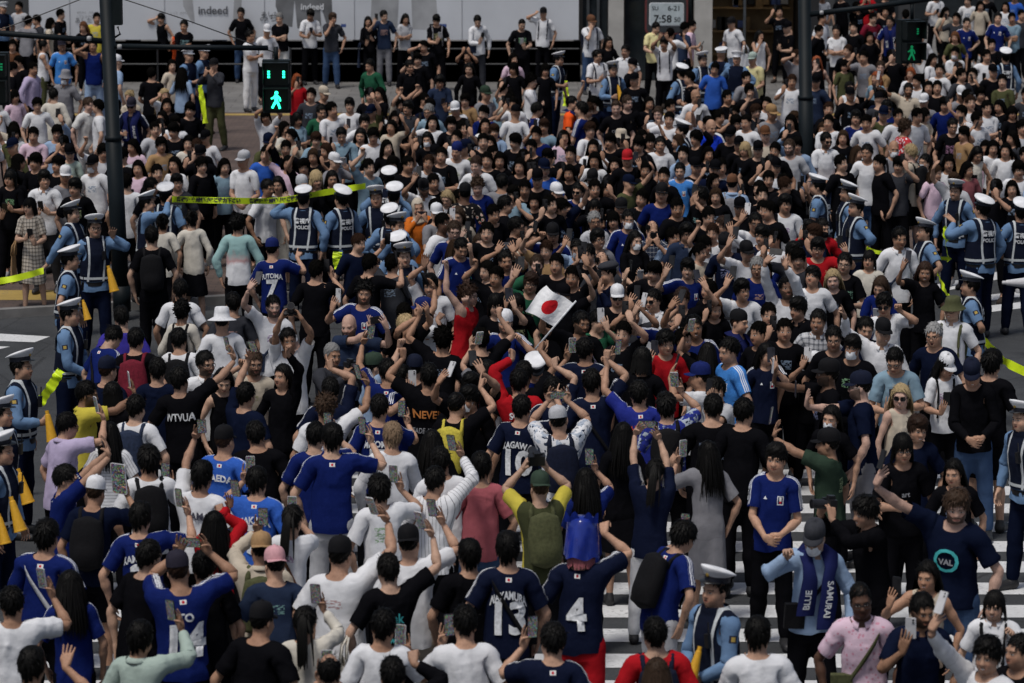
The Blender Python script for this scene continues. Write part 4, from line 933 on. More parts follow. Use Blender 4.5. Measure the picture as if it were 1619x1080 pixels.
slab('frame', 34 * k, 31 * k, 8 * k, 0, .1, plain('red_clock_rim', (.13, .03, .03), .5)); slab('face', 31 * k, 28 * k, 7 * k, -.012, .0, plain('dark_clock_face', (.03, .035, .04), .5)); slab('screen', 26 * k, 17 * k, 3 * k, -.024, -.012, plain('grey_lcd', (.26, .29, .31), .3, emit=(.5, .58, .62), estr=.12), 1 * k); slab('screen_rim', 27.3 * k, 18.3 * k, 3.5 * k, -.016, -.012, MAT['print_white'], 1 * k)
def ctext(b, x, z, w, mat, bold=.01):
    v, f = text_mesh(b, 1, bold); s = w * k / np.ptp(v[:, 0]); link('lettering', mesh_from('lettering', np.stack([x * k + v[:, 0] * s, np.full(len(v), -.03), z * k + v[:, 1] * s], 1), f, [mat], smooth=False), ck)
ctext('SU', -18, 10, 10, MAT['black_plastic']); ctext('6-21', 12, 10, 18, MAT['black_plastic']); ctext('7:58', -6, -7, 28, MAT['black_plastic'], .02); ctext('50', 17, -8, 10, MAT['black_plastic'])
# buildings far behind, seen only between heads
FAC = plain('dark_facade', (.05, .052, .056), .7, nscale=.8)
def far_building(x0, x1, y, h, label):
    e = bpy.data.objects.new('office_building', None); COL.objects.link(e); e.location = ((x0 + x1) / 2, y, .12); tag(e, label, 'building'); m = MB(); m.box((0, 3, h / 2), (x1 - x0, 6, h)); m.build('wall', FAC, e)
    for i in range(int((x1 - x0) / 2.2)):
        for z in (1.3, 4.6):
            w = MB(); w.box((x0 + 1.3 + i * 2.2 - (x0 + x1) / 2, -.03, z), (1.7, .1, 2.2)); w.build('window', GLASSD, e)
far_building(8.5, 34, 98, 9, 'dark office block beyond the packed street corner'); far_building(-40, -11.6, 92, 9, 'dark office block left of the white hoarding')
# ------------------------------------------------------------------ signal poles
POLEM = plain('dark_green_pole_paint', (.006, .010, .013), .55, nscale=3, namt=.3, spec=.15); SIGM = plain('signal_housing_paint', (.008, .012, .013), .5, spec=.15); LED = plain('lit_green_lamp', (.0, .3, .2), .4, emit=(.02, .95, .46), estr=3.0); LEDD = plain('dim_green_lamp', (.0, .2, .1), .4, emit=(.02, .7, .25), estr=.15); LENS = plain('dark_signal_lens', (.004, .012, .010), .3)
def M3(px, py, Y): return at_depth(px, py, Y)
def walker_shape():
    return [[(0, .085, .021)], [(-.005, .055), (.0, -.01), .024], [(.0, .05), (-.045, .015), .011], [(-.045, .015), (-.062, .01), .010], [(.005, .05), (.04, .012), .011], [(.04, .012), (.045, -.02), .010], [(0, -.01), (-.03, -.06), .016], [(-.03, -.06), (-.05, -.1), .014], [(0, -.01), (.025, -.06), .016], [(.025, -.06), (.04, -.105), .014]]
def signal(px, py, Y, label, dim=False, w=.37, h=.70):
    c = M3(px, py, Y); e = bpy.data.objects.new('pedestrian_signal', None); COL.objects.link(e); e.location = c; tag(e, label, 'traffic signal', 'pedestrian signals'); led = LEDD if dim else LED
    m = MB(); m.box((0, .09, 0), (w, .2, h)); m.build('housing', SIGM, e)
    for z, nm in ((.17, 'upper_lens'), (-.17, 'lower_lens')):
        m = MB(); m.box((0, -.012, z), (w * .82, .012, h * .42)); m.build(nm, LENS, e); m = MB(); m.box((0, -.10, z + h * .225), (w * .92, .19, .012)); m.box((-w * .46, -.10, z + .02), (.012, .19, h * .40)); m.box((w * .46, -.10, z + .02), (.012, .19, h * .40)); m.build('visor', SIGM, e)
    m = MB()
    for i, sgm in enumerate(walker_shape()):
        if len(sgm) == 1: m.tube([(0, -.022 - i * .0007, -.17 + .088), (0, -.018, -.17 + .088)], .024, 12)
        else:
            (a, b), (c2, d), r = sgm; m.tube([(a * 1.15, -.02 - i * .0007, -.17 + b * 1.15), (c2 * 1.15, -.02 - i * .0007, -.17 + d * 1.15)], r, 8)
    m.build('walking_figure', led, e)
    for sx in (-.10, .10):
        for i in range(3): m = MB(); m.box((sx, -.022, .20 - i * .036), (.032, .008, .022)); m.build('countdown_bar', led, e)
    return e
def pole(x0, y0, x1, y1, label, arms, R):
    b = on_plane(x0, y0, .12); Y = b.y; e = bpy.data.objects.new('signal_pole', None); COL.objects.link(e); e.location = b; tag(e, label, 'pole', 'dark signal poles'); L = lambda p: Vector(p) - b
    t = M3(x1, y1, Y); top = b + (t - b) * 1.35; m = MB(); m.tube([(0, 0, 0), L(b + (t - b) * .55), L(b + (t - b) * .551), L(top)], [R * 1.04, R, R * .9, R * .84], 20); m.tube([(0, 0, 0), (0, 0, .35)], R * 1.12, 20); m.build('shaft', POLEM, e, True)
    m = MB(); a = b + (t - b) * .56; m.tube([L(a - Vector((0, 0, .03))), L(a + Vector((0, 0, .03)))], R * 1.07, 20); m.build('collar', POLEM, e, True)
    for pts, r in arms: m = MB(); m.tube([L(M3(px, py, Y - .02)) for px, py in pts], r, 10); m.build('arm', POLEM, e, True)
    return e, Y, L
e, LY, L = pole(193, 492, 168, 0, 'tall dark signal pole crossed by pipe arms beside the white hoarding', [([(176, 66), (-60, 48)], .04), ([(-9, 52), (-9, 90)], .03), ([(176, 73), (300, 75), (424, 76)], .036), ([(436, 74), (437, 98)], .03)], .108)
for px, py in ((141, 61), (189, 74)): m = MB(); m.lathe([(0, -.035), (.03, -.03), (.034, 0), (.03, .03), (0, .035)], 12, c=L(M3(px, py, LY - .1))); m.build('clamp', plain('pale_clamp', (.4, .4, .4), .4), e, True)
m = MB(); m.box(L(M3(186, 19, LY)), (.12, .16, .34)); m.tube([L(M3(186, 42, LY)), L(M3(190, 54, LY)), L(M3(180, 60, LY))], .015, 8); m.build('control_box', SIGM, e)
signal(437, 137, LY - .15, 'lit green walking signal on the left pole arm')
e2, RY, L2 = pole(1276, 348, 1272, 0, 'dark signal pole with raised arm among the crowd on the corner', [([(1278, 23), (1370, 12), (1500, -6)], .045), ([(1442, 4), (1442, 34)], .03)], .118)
for px, py in ((1299, 20),): m = MB(); m.lathe([(0, -.035), (.03, -.03), (.034, 0), (.03, .03), (0, .035)], 12, c=L2(M3(px, py, RY - .1))); m.build('clamp', plain('pale_clamp', (.4, .4, .4), .4), e2, True)
signal(1441, 66, RY - .15, 'dim green walking signal seen at an angle above the corner', True).rotation_euler = (0, 0, .35)
signal(-9, 125, LY - .15, 'dark signal box cut by the left edge of the photo', True)
def cable(p, label):
    m = MB(); m.tube([M3(*q) for q in p], .008, 6); return tag(m.build('overhead_cable', MAT['black_plastic']), label, 'cable', 'overhead cables')
cable([(-40, 62, LY), (63, 24, LY), (125, 0, LY), (190, -26, LY)], 'thin cable rising to the left signal pole'); cable([(175, -8, LY + .1), (290, 30, LY), (437, 84, LY)], 'thin cable sloping down to the green signal')
# ================================================================== people
CLR = dict(w=(.66, .67, .70), k=(.0055, .0055, .007), n=(.006, .009, .024), b=(.007, .015, .100), b2=(.03, .10, .42), g=(.20, .20, .22), lg=(.42, .43, .46), dg=(.035, .037, .045), r=(.38, .012, .018),
           y=(.50, .42, .06), o=(.50, .13, .02), or_=(.80, .10, .02), p=(.55, .30, .33), ro=(.36, .10, .12), be=(.48, .42, .34), ta=(.32, .20, .10), gr=(.02, .09, .05), br=(.12, .055, .03), lb=(.26, .36, .52), gb=(.20, .30, .38),
           tl=(.10, .42, .46), pu=(.42, .36, .52), ol=(.07, .075, .035), jn=(.045, .08, .16), cr=(.56, .53, .47), pf=(.62, .46, .56), mi=(.34, .42, .38), ma=(.14, .012, .025), yl=(.66, .60, .32), lbj=(.05, .20, .55),
           bp=(.02, .03, .22), ow=(.55, .55, .54), nj=(.006, .009, .026), dk=(.02, .018, .03), bl=(.34, .255, .14), lbr=(.16, .11, .07), hbr=(.034, .021, .014), dbr=(.025, .014, .010), gy=(.20, .20, .20), blk=(.0045, .0042, .004),
           rd=(.22, .06, .025), pk=(.24, .08, .09), pb=(.05, .04, .30), vb=(.015, .05, .55), gn=(.03, .05, .035), dn=(.02, .03, .06))
SKIN = [(.43, .255, .175), (.40, .23, .155), (.47, .295, .21), (.35, .195, .125), (.42, .245, .165)]
SKX = dict(dark=(.10, .05, .032), tan=(.26, .14, .085), fair=(.47, .30, .235), brown=(.15, .08, .05))
HCODE = dict(s='short', t='fringe', c='curly', u='buzz', l='long', B='bob', p='ponytail', n='bun', q='receding', x='tousled')
PEOPLE, STUFF = [], []
def parse(line):
    a, b, lab = [s.strip() for s in line.split('|')]
    f = a.split(); S = dict(x=float(f[0]), y=float(f[1]), face=float(f[2]) if len(f) > 2 else 0, label=lab, arms=[], hats=[], ex=set(), top=('t', 'k'), bot=('p', 'k'), hair=None, sex='m', prints=[], hold=[])
    for t in b.split():
        c = t.split('.')
        if t in ('f', 'm'): S['sex'] = t
        elif t == 'child': S['H'] = 1.45
        elif t == 'P': S['police'] = True
        elif t == 'J': S['top'] = ('J', 'b')
        elif t == 'j': S['top'] = ('J', 'nj')
        elif t in ('G', 'S', 'Z', 'smile', 'bow', 'lean', 'down', 'up', 'fat', 'X', 'scarf', 'bare', 'nose'): S['ex'].add(t)
        elif c[0] == 'M': S['mask'] = c[1] if len(c) > 1 else 'w'
        elif c[0] == 'X': S['cross'] = c[1]
        elif c[0] == 'H': S['H'] = float(t[2:])
        elif c[0] == 'B': S['pack'] = c[1]
        elif c[0] == 'tote': S['tote'] = c[1]
        elif c[0] == 'sk': S['skin'] = c[1]
        elif c[0] in ('t', 'l', 'k', 'o', 'c', 'd') and len(c) > 1: S['top'] = (c[0], c[1]) + tuple(c[2:])
        elif c[0] == 'J' : S['top'] = ('J', c[1])
        elif c[0] in ('p', 's', 'S') and len(c) > 1: S['bot'] = (c[0], c[1])
        elif c[0][0] == 'h' and len(c[0]) == 2: S['hair'] = (c[0][1], c[1] if len(c) > 1 else 'blk')
        elif c[0] in ('cap', 'bcap', 'bucket', 'sun', 'beret', 'beanie', 'hijab', 'vinyl', 'pcap'): S['hats'].append((c[0], c[1]))
        elif t[0] in '@#^~&': S['arms'].append(t)
        elif t.startswith('a:'): S['arms'].append(t)
        elif t.startswith('pr:'): S['prints'].append(t[3:])
        elif t.startswith('ht'): S['hair'] = ('t', 'blk')
        else: raise ValueError(t + ' in ' + line)
    return S
def zh(S): return 1.60 * S['H'] / 1.735
def place_all(L):
    for i, S in enumerate(L):
        rs = random.Random(i * 7 + 3); S['id'] = i
        if 'H' not in S: S['H'] = 1.74 if S.get('police') else (1.72 if S['sex'] == 'm' else 1.60) + rs.uniform(-.03, .03)
        S['dh'] = 0
    def pos(S):
        g = 0
        for _ in range(3): p = on_plane(S['x'], S['y'], g + zh(S)); g = ground_z(p.x, p.y)
        S['p'] = Vector((p.x, p.y, g))
    for S in L: pos(S)
    for it in range(10):
        for i, a in enumerate(L):
            for b in L[i + 1:]:
                d = a['p'] - b['p']
                if abs(d.x) < .36 and d.length < .36:
                    n, f = (a, b) if d.y < 0 else (b, a)
                    if n['dh'] < .09: n['H'] += .012; n['dh'] += .012; pos(n)
                    if f['dh'] > -.09: f['H'] -= .012; f['dh'] -= .012; pos(f)
def hand_hold(phone_c, face_c, nm, low=.160):
    f = (face_c - phone_c); f.z *= .3; f.x *= .6; f.y = max(f.y, .15); f.normalize(); sg = 1 if nm == 'L' else -1
    d = Vector((-sg * .25, -.15, 1)); d = (d - f * d.dot(f)).normalized(); return phone_c - d * low - f * .026 + Vector((sg * .018, 0, 0)), d, f
def arms_of(S, rootM):
    rs = random.Random(S['id'] * 13 + 5); inv = rootM.inverted(); A = {}; hold = []; LOW = .182 if abs(S['face']) < 90 else .158; U = lambda a: rs.uniform(-a, a)
    head = Vector((0, -.09, 1.60)) + (Vector((0, -.12, -.02)) if 'lean' in S['ex'] else Vector())
    def rest_arm(sg): return (Vector((sg * (.25 + rs.uniform(0, .05)), -.06 + U(.07), .90 + rs.uniform(0, .03))), None, None, 'relax')
    def free(x): 
        nm = 'L' if x > 0 else 'R'
        if nm in A: nm = 'R' if nm == 'L' else 'L'
        return nm
    for t in S['arms']:
        if t[0] in '@#^~&':
            two = t.startswith('@@'); s = t.lstrip('@#^~&'); item = 'phone'
            if s.endswith('C'): item = 'camera'; s = s[:-1]
            if s.endswith('T'): item = 'tablet'; s = s[:-1]
            px, py = [float(q) for q in s.split(',')]
            fwd = .26 if t[0] != '~' else .2
            Yr = S['p'].y - math.cos(math.radians(S['face'])) * fwd
            pl = inv @ at_depth(px, py, Yr)
            if t[0] == '@':
                # bring a held thing within reach of the shoulders
                sh = Vector((0, 0, 1.42)); v = pl - sh
                if two:
                    if v.length > .74: pl = sh + v.normalized() * .74
                    f = (head - pl); f.z *= .3; f.x *= .6; f.y = max(f.y, .15); f.normalize(); lat = Vector((0, 0, 1)).cross(f).normalized() * -1
                    for nm, sg in (('L', 1), ('R', -1)):
                        c = pl + Vector((sg * .07, 0, -.01)); d = Vector((-sg * .45, -.25, 1)); d = (d - f * d.dot(f)).normalized()
                        A[nm] = (c - d * .10 - f * .03, d, f if item != 'camera' else (Vector((-sg, 0, .2))), 'hold' if item != 'camera' else 'cup')
                    hold.append((item, pl, f, True, None))
                else:
                    nm = free(pl.x); sg = 1 if nm == 'L' else -1; shd = Vector((sg * .19, 0, 1.43)); v = pl - shd
                    if v.length > .69: pl = shd + v.normalized() * .69
                    if v.length < .30: pl = shd + v.normalized() * .30 + Vector((0, -.08, 0))
                    w, d, f = hand_hold(pl, head, nm, LOW); A[nm] = (w, d, f, 'hold'); hold.append((item, pl, f, False, nm))
            else:
                nm = free(pl.x); sg = 1 if nm == 'L' else -1; cu = {'#': 'fist', '^': 'point', '~': 'open', '&': 'fist'}[t[0]]
                shd = Vector((sg * .19, 0, 1.40)); v = (pl - shd); L = v.length; v.normalize(); w = shd + v * max(.2, min(L, .62) - .08)
                A[nm] = (w, (v + Vector((0, 0, .5 if t[0] != '&' else 0))).normalized(), Vector((0, -1, .1)) if t[0] == '~' else None, cu)
                if t[0] == '&': hold.append(('grip', pl, None, False, nm))
        else:
            k = t[2:]
            if k == 'x':
                A['L'] = (Vector((-.10, -.22, 1.16)), Vector((-1, .1, .1)), Vector((0, 1, 0)), 'cup'); A['R'] = (Vector((.09, -.25, 1.19)), Vector((1, .15, .05)), Vector((0, 1, 0)), 'cup')
            elif k == 'h':
                A['L'] = (Vector((.07, -.235, 1.0)), Vector((-.8, -.3, -.3)), Vector((0, 1, .2)), 'cup'); A['R'] = (Vector((-.07, -.25, .99)), Vector((.8, -.3, -.3)), Vector((0, 1, .2)), 'cup')
            elif k in ('c', 'e'):
                pc = Vector((U(.04), -.34, 1.24 + U(.05))) if k == 'c' else Vector((U(.03), -.30, 1.55)); f = (head - pc).normalized()
                if k == 'c':
                    nm = rs.choice('LR'); ot = 'R' if nm == 'L' else 'L'; w, d, f = hand_hold(pc, head, nm, LOW); A[nm] = (w, d, f, 'hold'); sg = 1 if ot == 'L' else -1
                    if rs.random() < .5: A[ot] = (Vector((sg * .10, -.26, 1.15)), Vector((-sg * .6, -.4, .6)), Vector((-sg * .3, .8, .3)), 'cup')
                    hold.append(('phone', pc, f, False, nm))
                else:
                    for nm, sg in (('L', 1), ('R', -1)): d = Vector((-sg * .5, -.1, 1)); A[nm] = (pc + Vector((sg * .08, 0, -.09)), d.normalized(), f, 'cup')
                    hold.append(('phone', pc, f, rs.random() < .4, 'R'))
            elif k in ('V', 'W', 'T'):
                nm = 'R' if k == 'V' or (k == 'T' and rs.random() < .6) else 'L'; sg = 1 if nm == 'L' else -1; pc = Vector((sg * (.14 + U(.08)), -.34 + U(.05), 1.66 + U(.09))) if k != 'T' else Vector((sg * (.18 + U(.08)), -.27 + U(.06), 1.94 + U(.07))); w, d, f = hand_hold(pc, head, nm, LOW); A[nm] = (w, d, f, 'hold'); hold.append(('phone', pc, f, False, nm))
            elif k == 'U':
                pc = Vector((U(.05), -.33, 1.78 + U(.06))); f = (head - pc); f.z *= .3; f.normalize()
                for nm, sg in (('L', 1), ('R', -1)): d = Vector((-sg * .45, -.2, 1)).normalized(); A[nm] = (pc + Vector((sg * .07, 0, 0)) - d * .075 - f * .02, d, f, 'cup')
                hold.append(('phone', pc, f, True, 'R'))
            elif k in ('F', 'Fl'): nm = 'R' if k == 'F' else 'L'; sg = 1 if nm == 'L' else -1; A[nm] = (Vector((sg * (.24 + U(.1)), -.20 + U(.1), 1.84 + U(.1))), Vector((0, -.1, 1)), None, 'fist')
            elif k in ('w', 'wl'): nm = 'R' if k == 'w' else 'L'; sg = 1 if nm == 'L' else -1; A[nm] = (Vector((sg * .34, -.2, 1.55)), Vector((sg * .1, -.1, 1)), Vector((0, -1, 0)), 'open')
            elif k == 'v': A['R'] = (Vector((-.03, -.2, 1.44)), Vector((.3, .2, .9)), Vector((0, 1, .2)), 'cup')
            elif k == 'k': A['R'] = (Vector((-.17, -.17, 1.60)), Vector((.5, .6, .6)), Vector((.3, .6, -.3)), 'cup')
            elif k == 'hip': A['L'] = (Vector((.22, -.03, 1.03)), Vector((-.6, -.5, -.3)), None, 'cup'); A['R'] = (Vector((-.22, -.03, 1.03)), Vector((.6, -.5, -.3)), None, 'cup')
            elif k == 'n': A['R'] = (Vector((-.12, -.26, 1.12)), Vector((.5, -.7, .2)), None, 'fist')
    for nm, sg in (('L', 1), ('R', -1)):
        if nm not in A: A[nm] = rest_arm(sg)
    return A, hold
def mat4_local(M): return Matrix(M)
def add_prints(S, mats, side_y=None):
    out = []                            # list of (rest points, faces, material)
    for pr in S['prints']:
        kind, txt, m = (pr.split(':') + ['print_white'])[:3] if pr.count(':') < 2 else pr.split(':')[:3]
        txt = txt.replace('_', ' ')
        z, size, bold, back = {'num': (1.125, .31, .012, True), 'name': (1.298, .082, .003, True), 'back': (1.27, .10, .002, True), 'low': (1.12, .07, .001, True), 'arch': (1.29, .085, .003, True), 'front': (1.24, .07, .001, False), 'fnum': (1.2, .12, .004, False), 'ring': (1.22, .26, 0, False), 'mid': (1.22, .06, .002, False), 'slvL': (0, .05, .002, 1), 'slvR': (0, .05, .002, -1)}[kind]
        v, f = text_mesh(txt, size, bold); u, w = v[:, 0], v[:, 1].copy()
        if kind[:3] == 'slv':
            u = u * min(1, .2 / np.ptp(u)); out.append((np.stack([back * .275 + u, w, 1.475 - .012 * np.abs(u) - np.abs(w) ** 2 * 6], 1), f, m)); continue
        if kind in ('arch', 'name'): w = w - (u * u) * 1.1
        sc = min(1, .30 / max(1e-3, np.ptp(u))); u = u * sc
        x = -u if back else u; zz = z + w; y = torso_y(x, zz, back) + (.013 if back else -.013)
        out.append((np.stack([x, y, zz], 1), f, m))
    if 'ring' in S['ex']: pass
    return out
def lod_of(S): return 'near' if S['y'] > 560 else 'mid'
SHOE = None
def shoe_mesh():
    F = Field(axis((.03, .18, .014)), axis((-.24, .12, .014)), axis((-.03, .16, .014)))
    F.cone((.10, .045, .05), (.105, -.12, .035), .052, .043, .02); F.cone((.105, -.12, .03), (.108, -.17, .03), .043, .036, .02); F.cone((.10, .03, .05), (.10, .03, .1), .05, .046, .02)
    v, q = surface(F); v[:, 2] = np.maximum(v[:, 2], .0); return mesh_from('shoe', v, q, [MAT['shoe']])
def choose_hair(S):
    if S['hair']: return HCODE.get(S['hair'][0]), CLR[S['hair'][1]]
    r = random.Random(S['id']).random()
    if S['sex'] == 'f': return ('long' if r < .6 else 'ponytail' if r < .8 else 'bob'), CLR['blk']
    r2 = random.Random(S['id'] * 31).random(); return ('fringe' if r < .45 else 'short' if r < .8 else 'tousled'), CLR['blk' if r2 < .72 else 'dbr' if r2 < .92 else 'hbr']
def pose_of(S):
    rs = random.Random(S['id'] * 3 + 1); f = S['sex'] == 'f'; s = S['H'] / 1.735; fat = 1.12 if 'fat' in S['ex'] else 1.0
    sx = s * (.835 if f else .915) * fat * rs.uniform(.95, 1.05); sy = s * (.89 if f else .93) * fat
    if not S.get('police'): S['face'] += rs.uniform(-34, 34) if S.get('stuff') else rs.uniform(-9, 9)
    rot = Matrix.Rotation(math.radians(S['face']), 4, 'Z'); scl = Matrix.Diagonal((sx, sy, s, 1))
    pitch = .55 if 'bow' in S['ex'] else .30 if 'down' in S['ex'] else (-.30 if 'up' in S['ex'] else -.10 if S.get('police') else rs.uniform(-.06, .12))
    lean = .38 if 'lean' in S['ex'] else rs.uniform(.0, .15)
    P = dict(lean=lean, twist=rs.uniform(-.2, .2), tilt=rs.uniform(-.065, .065), head=(rs.uniform(-.5, .5) if not S.get('police') and abs(S['face']) < 40 else rs.uniform(-.2, .2) if not S.get('police') else 0, pitch, rs.uniform(-.07, .07)), hip=rs.uniform(-.03, .03), step=rs.uniform(-.1, .1), spread=rs.uniform(.02, .08))
    if S['id'] in ():
        pass
    P['arms'] = {'L': (Vector((.25, 0, .9)), None, None, 'relax'), 'R': (Vector((-.25, 0, .9)), None, None, 'relax')}
    hs = .935 * s / sx * rs.uniform(.96, 1.04); P['headscale'] = (hs, .955 * s / sy * rs.uniform(.97, 1.03), rs.uniform(.955, 1.01))
    M, _ = pose_matrices(P); hc = M['head'] @ Vector((0, 0, 1.60)); off = (rot @ scl) @ hc
    tgt = on_plane(S['x'], S['y'], S['p'].z + off.z); S['p'] = Vector((tgt.x - off.x, tgt.y - off.y, S['p'].z))
    root = Matrix.Translation(S['p']) @ rot @ scl
    A, hold = arms_of(S, root); P['arms'] = A; M, info = pose_matrices(P)
    return root, P, M, info, hold
_items = []
def garments_of(S):
    """[(kind, material, colour, part name)]"""
    if S.get('police'): return [('long' if S['id'] % 3 else 'tshirt', 'police', (1, 1, 1), 'shirt'), ('vest', 'vest', (1, 1, 1), 'safety_vest'), ('trousers', 'fabric', CLR['n'], 'trousers')]
    t = S['top']; col = CLR[t[1]]; pat = t[2] if len(t) > 2 else None; out = []
    mk = 'jersey' if t[0] == 'J' else (pat if pat else 'printed' if t[0] == 't' and not S['prints'] and random.Random(S['id'] * 5).random() < .42 else 'fabric'); kind = {'t': 'tshirt', 'o': 'tshirt', 'l': 'long', 'c': 'long', 'k': 'tank', 'd': 'dress', 'J': 'tshirt'}[t[0]]
    if t[0] == 'J' and 'long' in t: kind, mk = 'long', 'jersey'
    out.append((kind, mk, (*col, 1), {'d': 'dress'}.get(t[0], 'shirt')))
    if t[0] != 'd': out.append(({'p': 'trousers', 's': 'shorts', 'S': 'skirt'}[S['bot'][0]], 'fabric', CLR[S['bot'][1]], {'p': 'trousers', 's': 'shorts', 'S': 'skirt'}[S['bot'][0]]))
    return out
def ribbon(pts, w, d, M, name, mat, parent, color):
    p = np.array(pts); N = len(p); t = np.roll(p, -1, 0) - np.roll(p, 1, 0); o = p - np.array((0, 0, 1.2)); o[:, 2] = 0; o /= np.linalg.norm(o, axis=1, keepdims=True) + 1e-6
    sd = np.cross(t, o); sd /= np.linalg.norm(sd, axis=1, keepdims=True) + 1e-6
    vs = np.concatenate([p - sd * w, p + sd * w, p + sd * w + o * d, p - sd * w + o * d]); vs = skin_points(vs, M); fs = []
    for i in range(N):
        j = (i + 1) % N
        for a, b in ((0, 1), (1, 2), (2, 3), (3, 0)): fs.append((a * N + i, b * N + i, b * N + j, a * N + j))
    return link(name, mesh_from(name, vs, np.array(fs), [MAT[mat]]), parent, color)
def build_person(S):
    lod = lod_of(S); root_m, P, M, info, hold = pose_of(S); rs = random.Random(S['id'] * 11)
    e = bpy.data.objects.new('person', None); COL.objects.link(e); e.empty_display_size = .2; e.matrix_world = root_m
    tag(e, S['label'], 'police officer' if S.get('police') else 'person', 'police officers in white topped caps' if S.get('police') else 'people in the street crowd')
    sk = SKX.get(S.get('skin')) or rs.choice(SKIN)
    T = tpl('body', lod); v, _ = skin(T, M, S['id'] + 1); q = rs.random(); al = .6 if 'Z' in S['ex'] else (.85 if 'smile' in S['ex'] or q < .22 else .95 if q < .34 else 1); sk = tuple(c * (.82 + .3 * rs.random()) for c in sk) if False else tuple(c * k_ for c in sk) if (k_ := rs.uniform(.8, 1.12)) else sk
    link('body', mesh_from('body', v, T.q, [MAT['skin']], rest=T.v), e, (*sk, al))
    pr = add_prints(S, None)
    for gi, (kind, mk, col, nm) in enumerate(garments_of(S)):
        T = tpl(kind, lod); v, r0 = skin(T, M, S['id'] * 5 + gi); mats = [MAT[mk]]
        if gi == 0 and pr and not S.get('police'):
            V = [v]; R = [r0]; Fc = T.q.tolist(); mi = [0] * len(Fc); off = len(v)
            for p, f, m in pr:
                wr = wrinkles(p, S['id'] * 5 + gi) * T.wr; p2 = p.copy(); sl = np.abs(p[:, 2] - 1.47) < .03; p2[:, 1] += np.where(sl, 0, np.sign(p[:, 1]) * wr); p2[:, 2] += np.where(sl, wr, 0)
                V.append(skin_points(p2, M)); R.append(p); Fc += [[i + off for i in t] for t in f]; off += len(p)
                if MAT[m] not in mats: mats.append(MAT[m])
                mi += [mats.index(MAT[m])] * len(f)
            me = mesh_from(nm, np.concatenate(V), Fc, mats, rest=np.concatenate(R), mi=mi)
        else: me = mesh_from(nm, v, T.q, mats, rest=r0)
        go = link(nm, me, e, col)
        if S.get('police') and kind == 'vest':
            for txt, z, sz in (('警視庁', 1.32, .075), ('POLICE', 1.24, .062)):
                tv, tf = text_mesh(txt, sz, .002); p = np.stack([-tv[:, 0], torso_y(-tv[:, 0], z + tv[:, 1]) + .034, z + tv[:, 1]], 1)
                link('lettering', mesh_from('lettering', skin_points(p, M), tf, [MAT['print_white']]), go)
    if S.get('police') or S['top'][0] in 'oc':
        N = 27; vs = []
        for i in range(N):
            a = math.radians(-163 + 326 * i / (N - 1)); cx, cy = math.sin(a), math.cos(a); fr = max(0, -cy)
            for r, z in ((.066, 1.487 - .022 * fr), (.073, 1.492 - .022 * fr), (.105, 1.462 - .030 * fr), (.101, 1.457 - .030 * fr)): vs.append((cx * r, .014 + cy * r * (1 + .12 * fr), z))
        vs = np.array(vs); fs = np.array([(i * 4 + a, i * 4 + b, i * 4 + 4 + b, i * 4 + 4 + a) for i in range(N - 1) for a, b in ((0, 1), (1, 2), (2, 3))])
        W0 = skin_points(vs, M); gg = garments_of(S)[0]; link('collar', mesh_from('collar', W0, fs, [MAT[gg[1]]], rest=vs), e, gg[2])
    # head wear and hair ride on the head bone
    hm = M['head']
    def ride(name, data, color=None, m=None, parent=e):
        o = link(name, data, parent, color); o.matrix_local = (hm if m is None else m); return o
    if S.get('police'):
        ride('hair', gear('receding'), CLR['blk']); tilt = Matrix.Translation((0, 0, 0))
        rd = MB(); rd.box((.085, -.165, 1.30), (.045, .03, .10)); rd.tube([(.10, -.165, 1.34), (.10, -.165, 1.44)], .006, 6); link('radio', mesh_from('radio', skin_points(np.array(rd.v), M), rd.f, [MAT['black_plastic']], smooth=False), e)
        bl = []
        for i in range(24): a = 2 * math.pi * i / 24; bl += [(.196 * math.sin(a), .006 + .148 * math.cos(a), .905), (.196 * math.sin(a), .006 + .148 * math.cos(a), .955)]
        link('belt', mesh_from('belt', skin_points(np.array(bl), M), np.array([(2 * i, 2 * i + 1, (2 * i + 3) % 48, (2 * i + 2) % 48) for i in range(24)]), [MAT['black_plastic']]), e)
        pc = ride('police_cap', gear('pcap'), None, hm @ Matrix.Translation((0, .004, .008)) @ Matrix.Translation((0, .1, 1.66)) @ Matrix.Rotation(-.07, 4, 'X') @ Matrix.Translation((0, -.1, -1.66))); b = link('badge', gear('badge'), pc)
    else:
        st, hc = choose_hair(S)
        if S['hats']:
            hk, hcol = S['hats'][0]
            if st in ('fringe', 'short', 'curly', 'tousled', None) and hk != 'hijab': st = 'buzz'
            flip = Matrix.Translation((0, .012, 0)) @ Matrix.Rotation(math.pi, 4, 'Z') @ Matrix.Translation((0, -.012, 0)) if hk == 'bcap' else Matrix.Identity(4)
            gk = 'cap' if hk == 'bcap' else hk
            ride({'cap': 'cap', 'bucket': 'bucket_hat', 'sun': 'sun_hat', 'beret': 'beret', 'beanie': 'headscarf', 'hijab': 'headscarf', 'vinyl': 'vinyl_hat', 'pcap': 'flat_cap'}[gk], gear(gk), CLR[hcol], hm @ flip @ Matrix.Translation((0, 0, -.006)) @ (Matrix.Diagonal((1.12, 1.12, 1.0, 1)) if gk == 'vinyl' else Matrix.Identity(4)))
            if hk == 'hijab': st = None
        if st: ride('hair', gear(st), (lambda q: tuple(c * q for c in hc))(rs.uniform(.75, 1.35)))
    if 'scarf' in S['ex']: build_scarf(S, M, e)
    if 'G' in S['ex']: ride('glasses', gear('G'))
    if 'S' in S['ex']: ride('sunglasses', gear('S'))
    if S.get('mask'): ride('face_mask', gear('M'), CLR[S['mask']] if S['mask'] != 'w' else (.72, .74, .77))
    global SHOE
    if SHOE is None: SHOE = shoe_mesh()
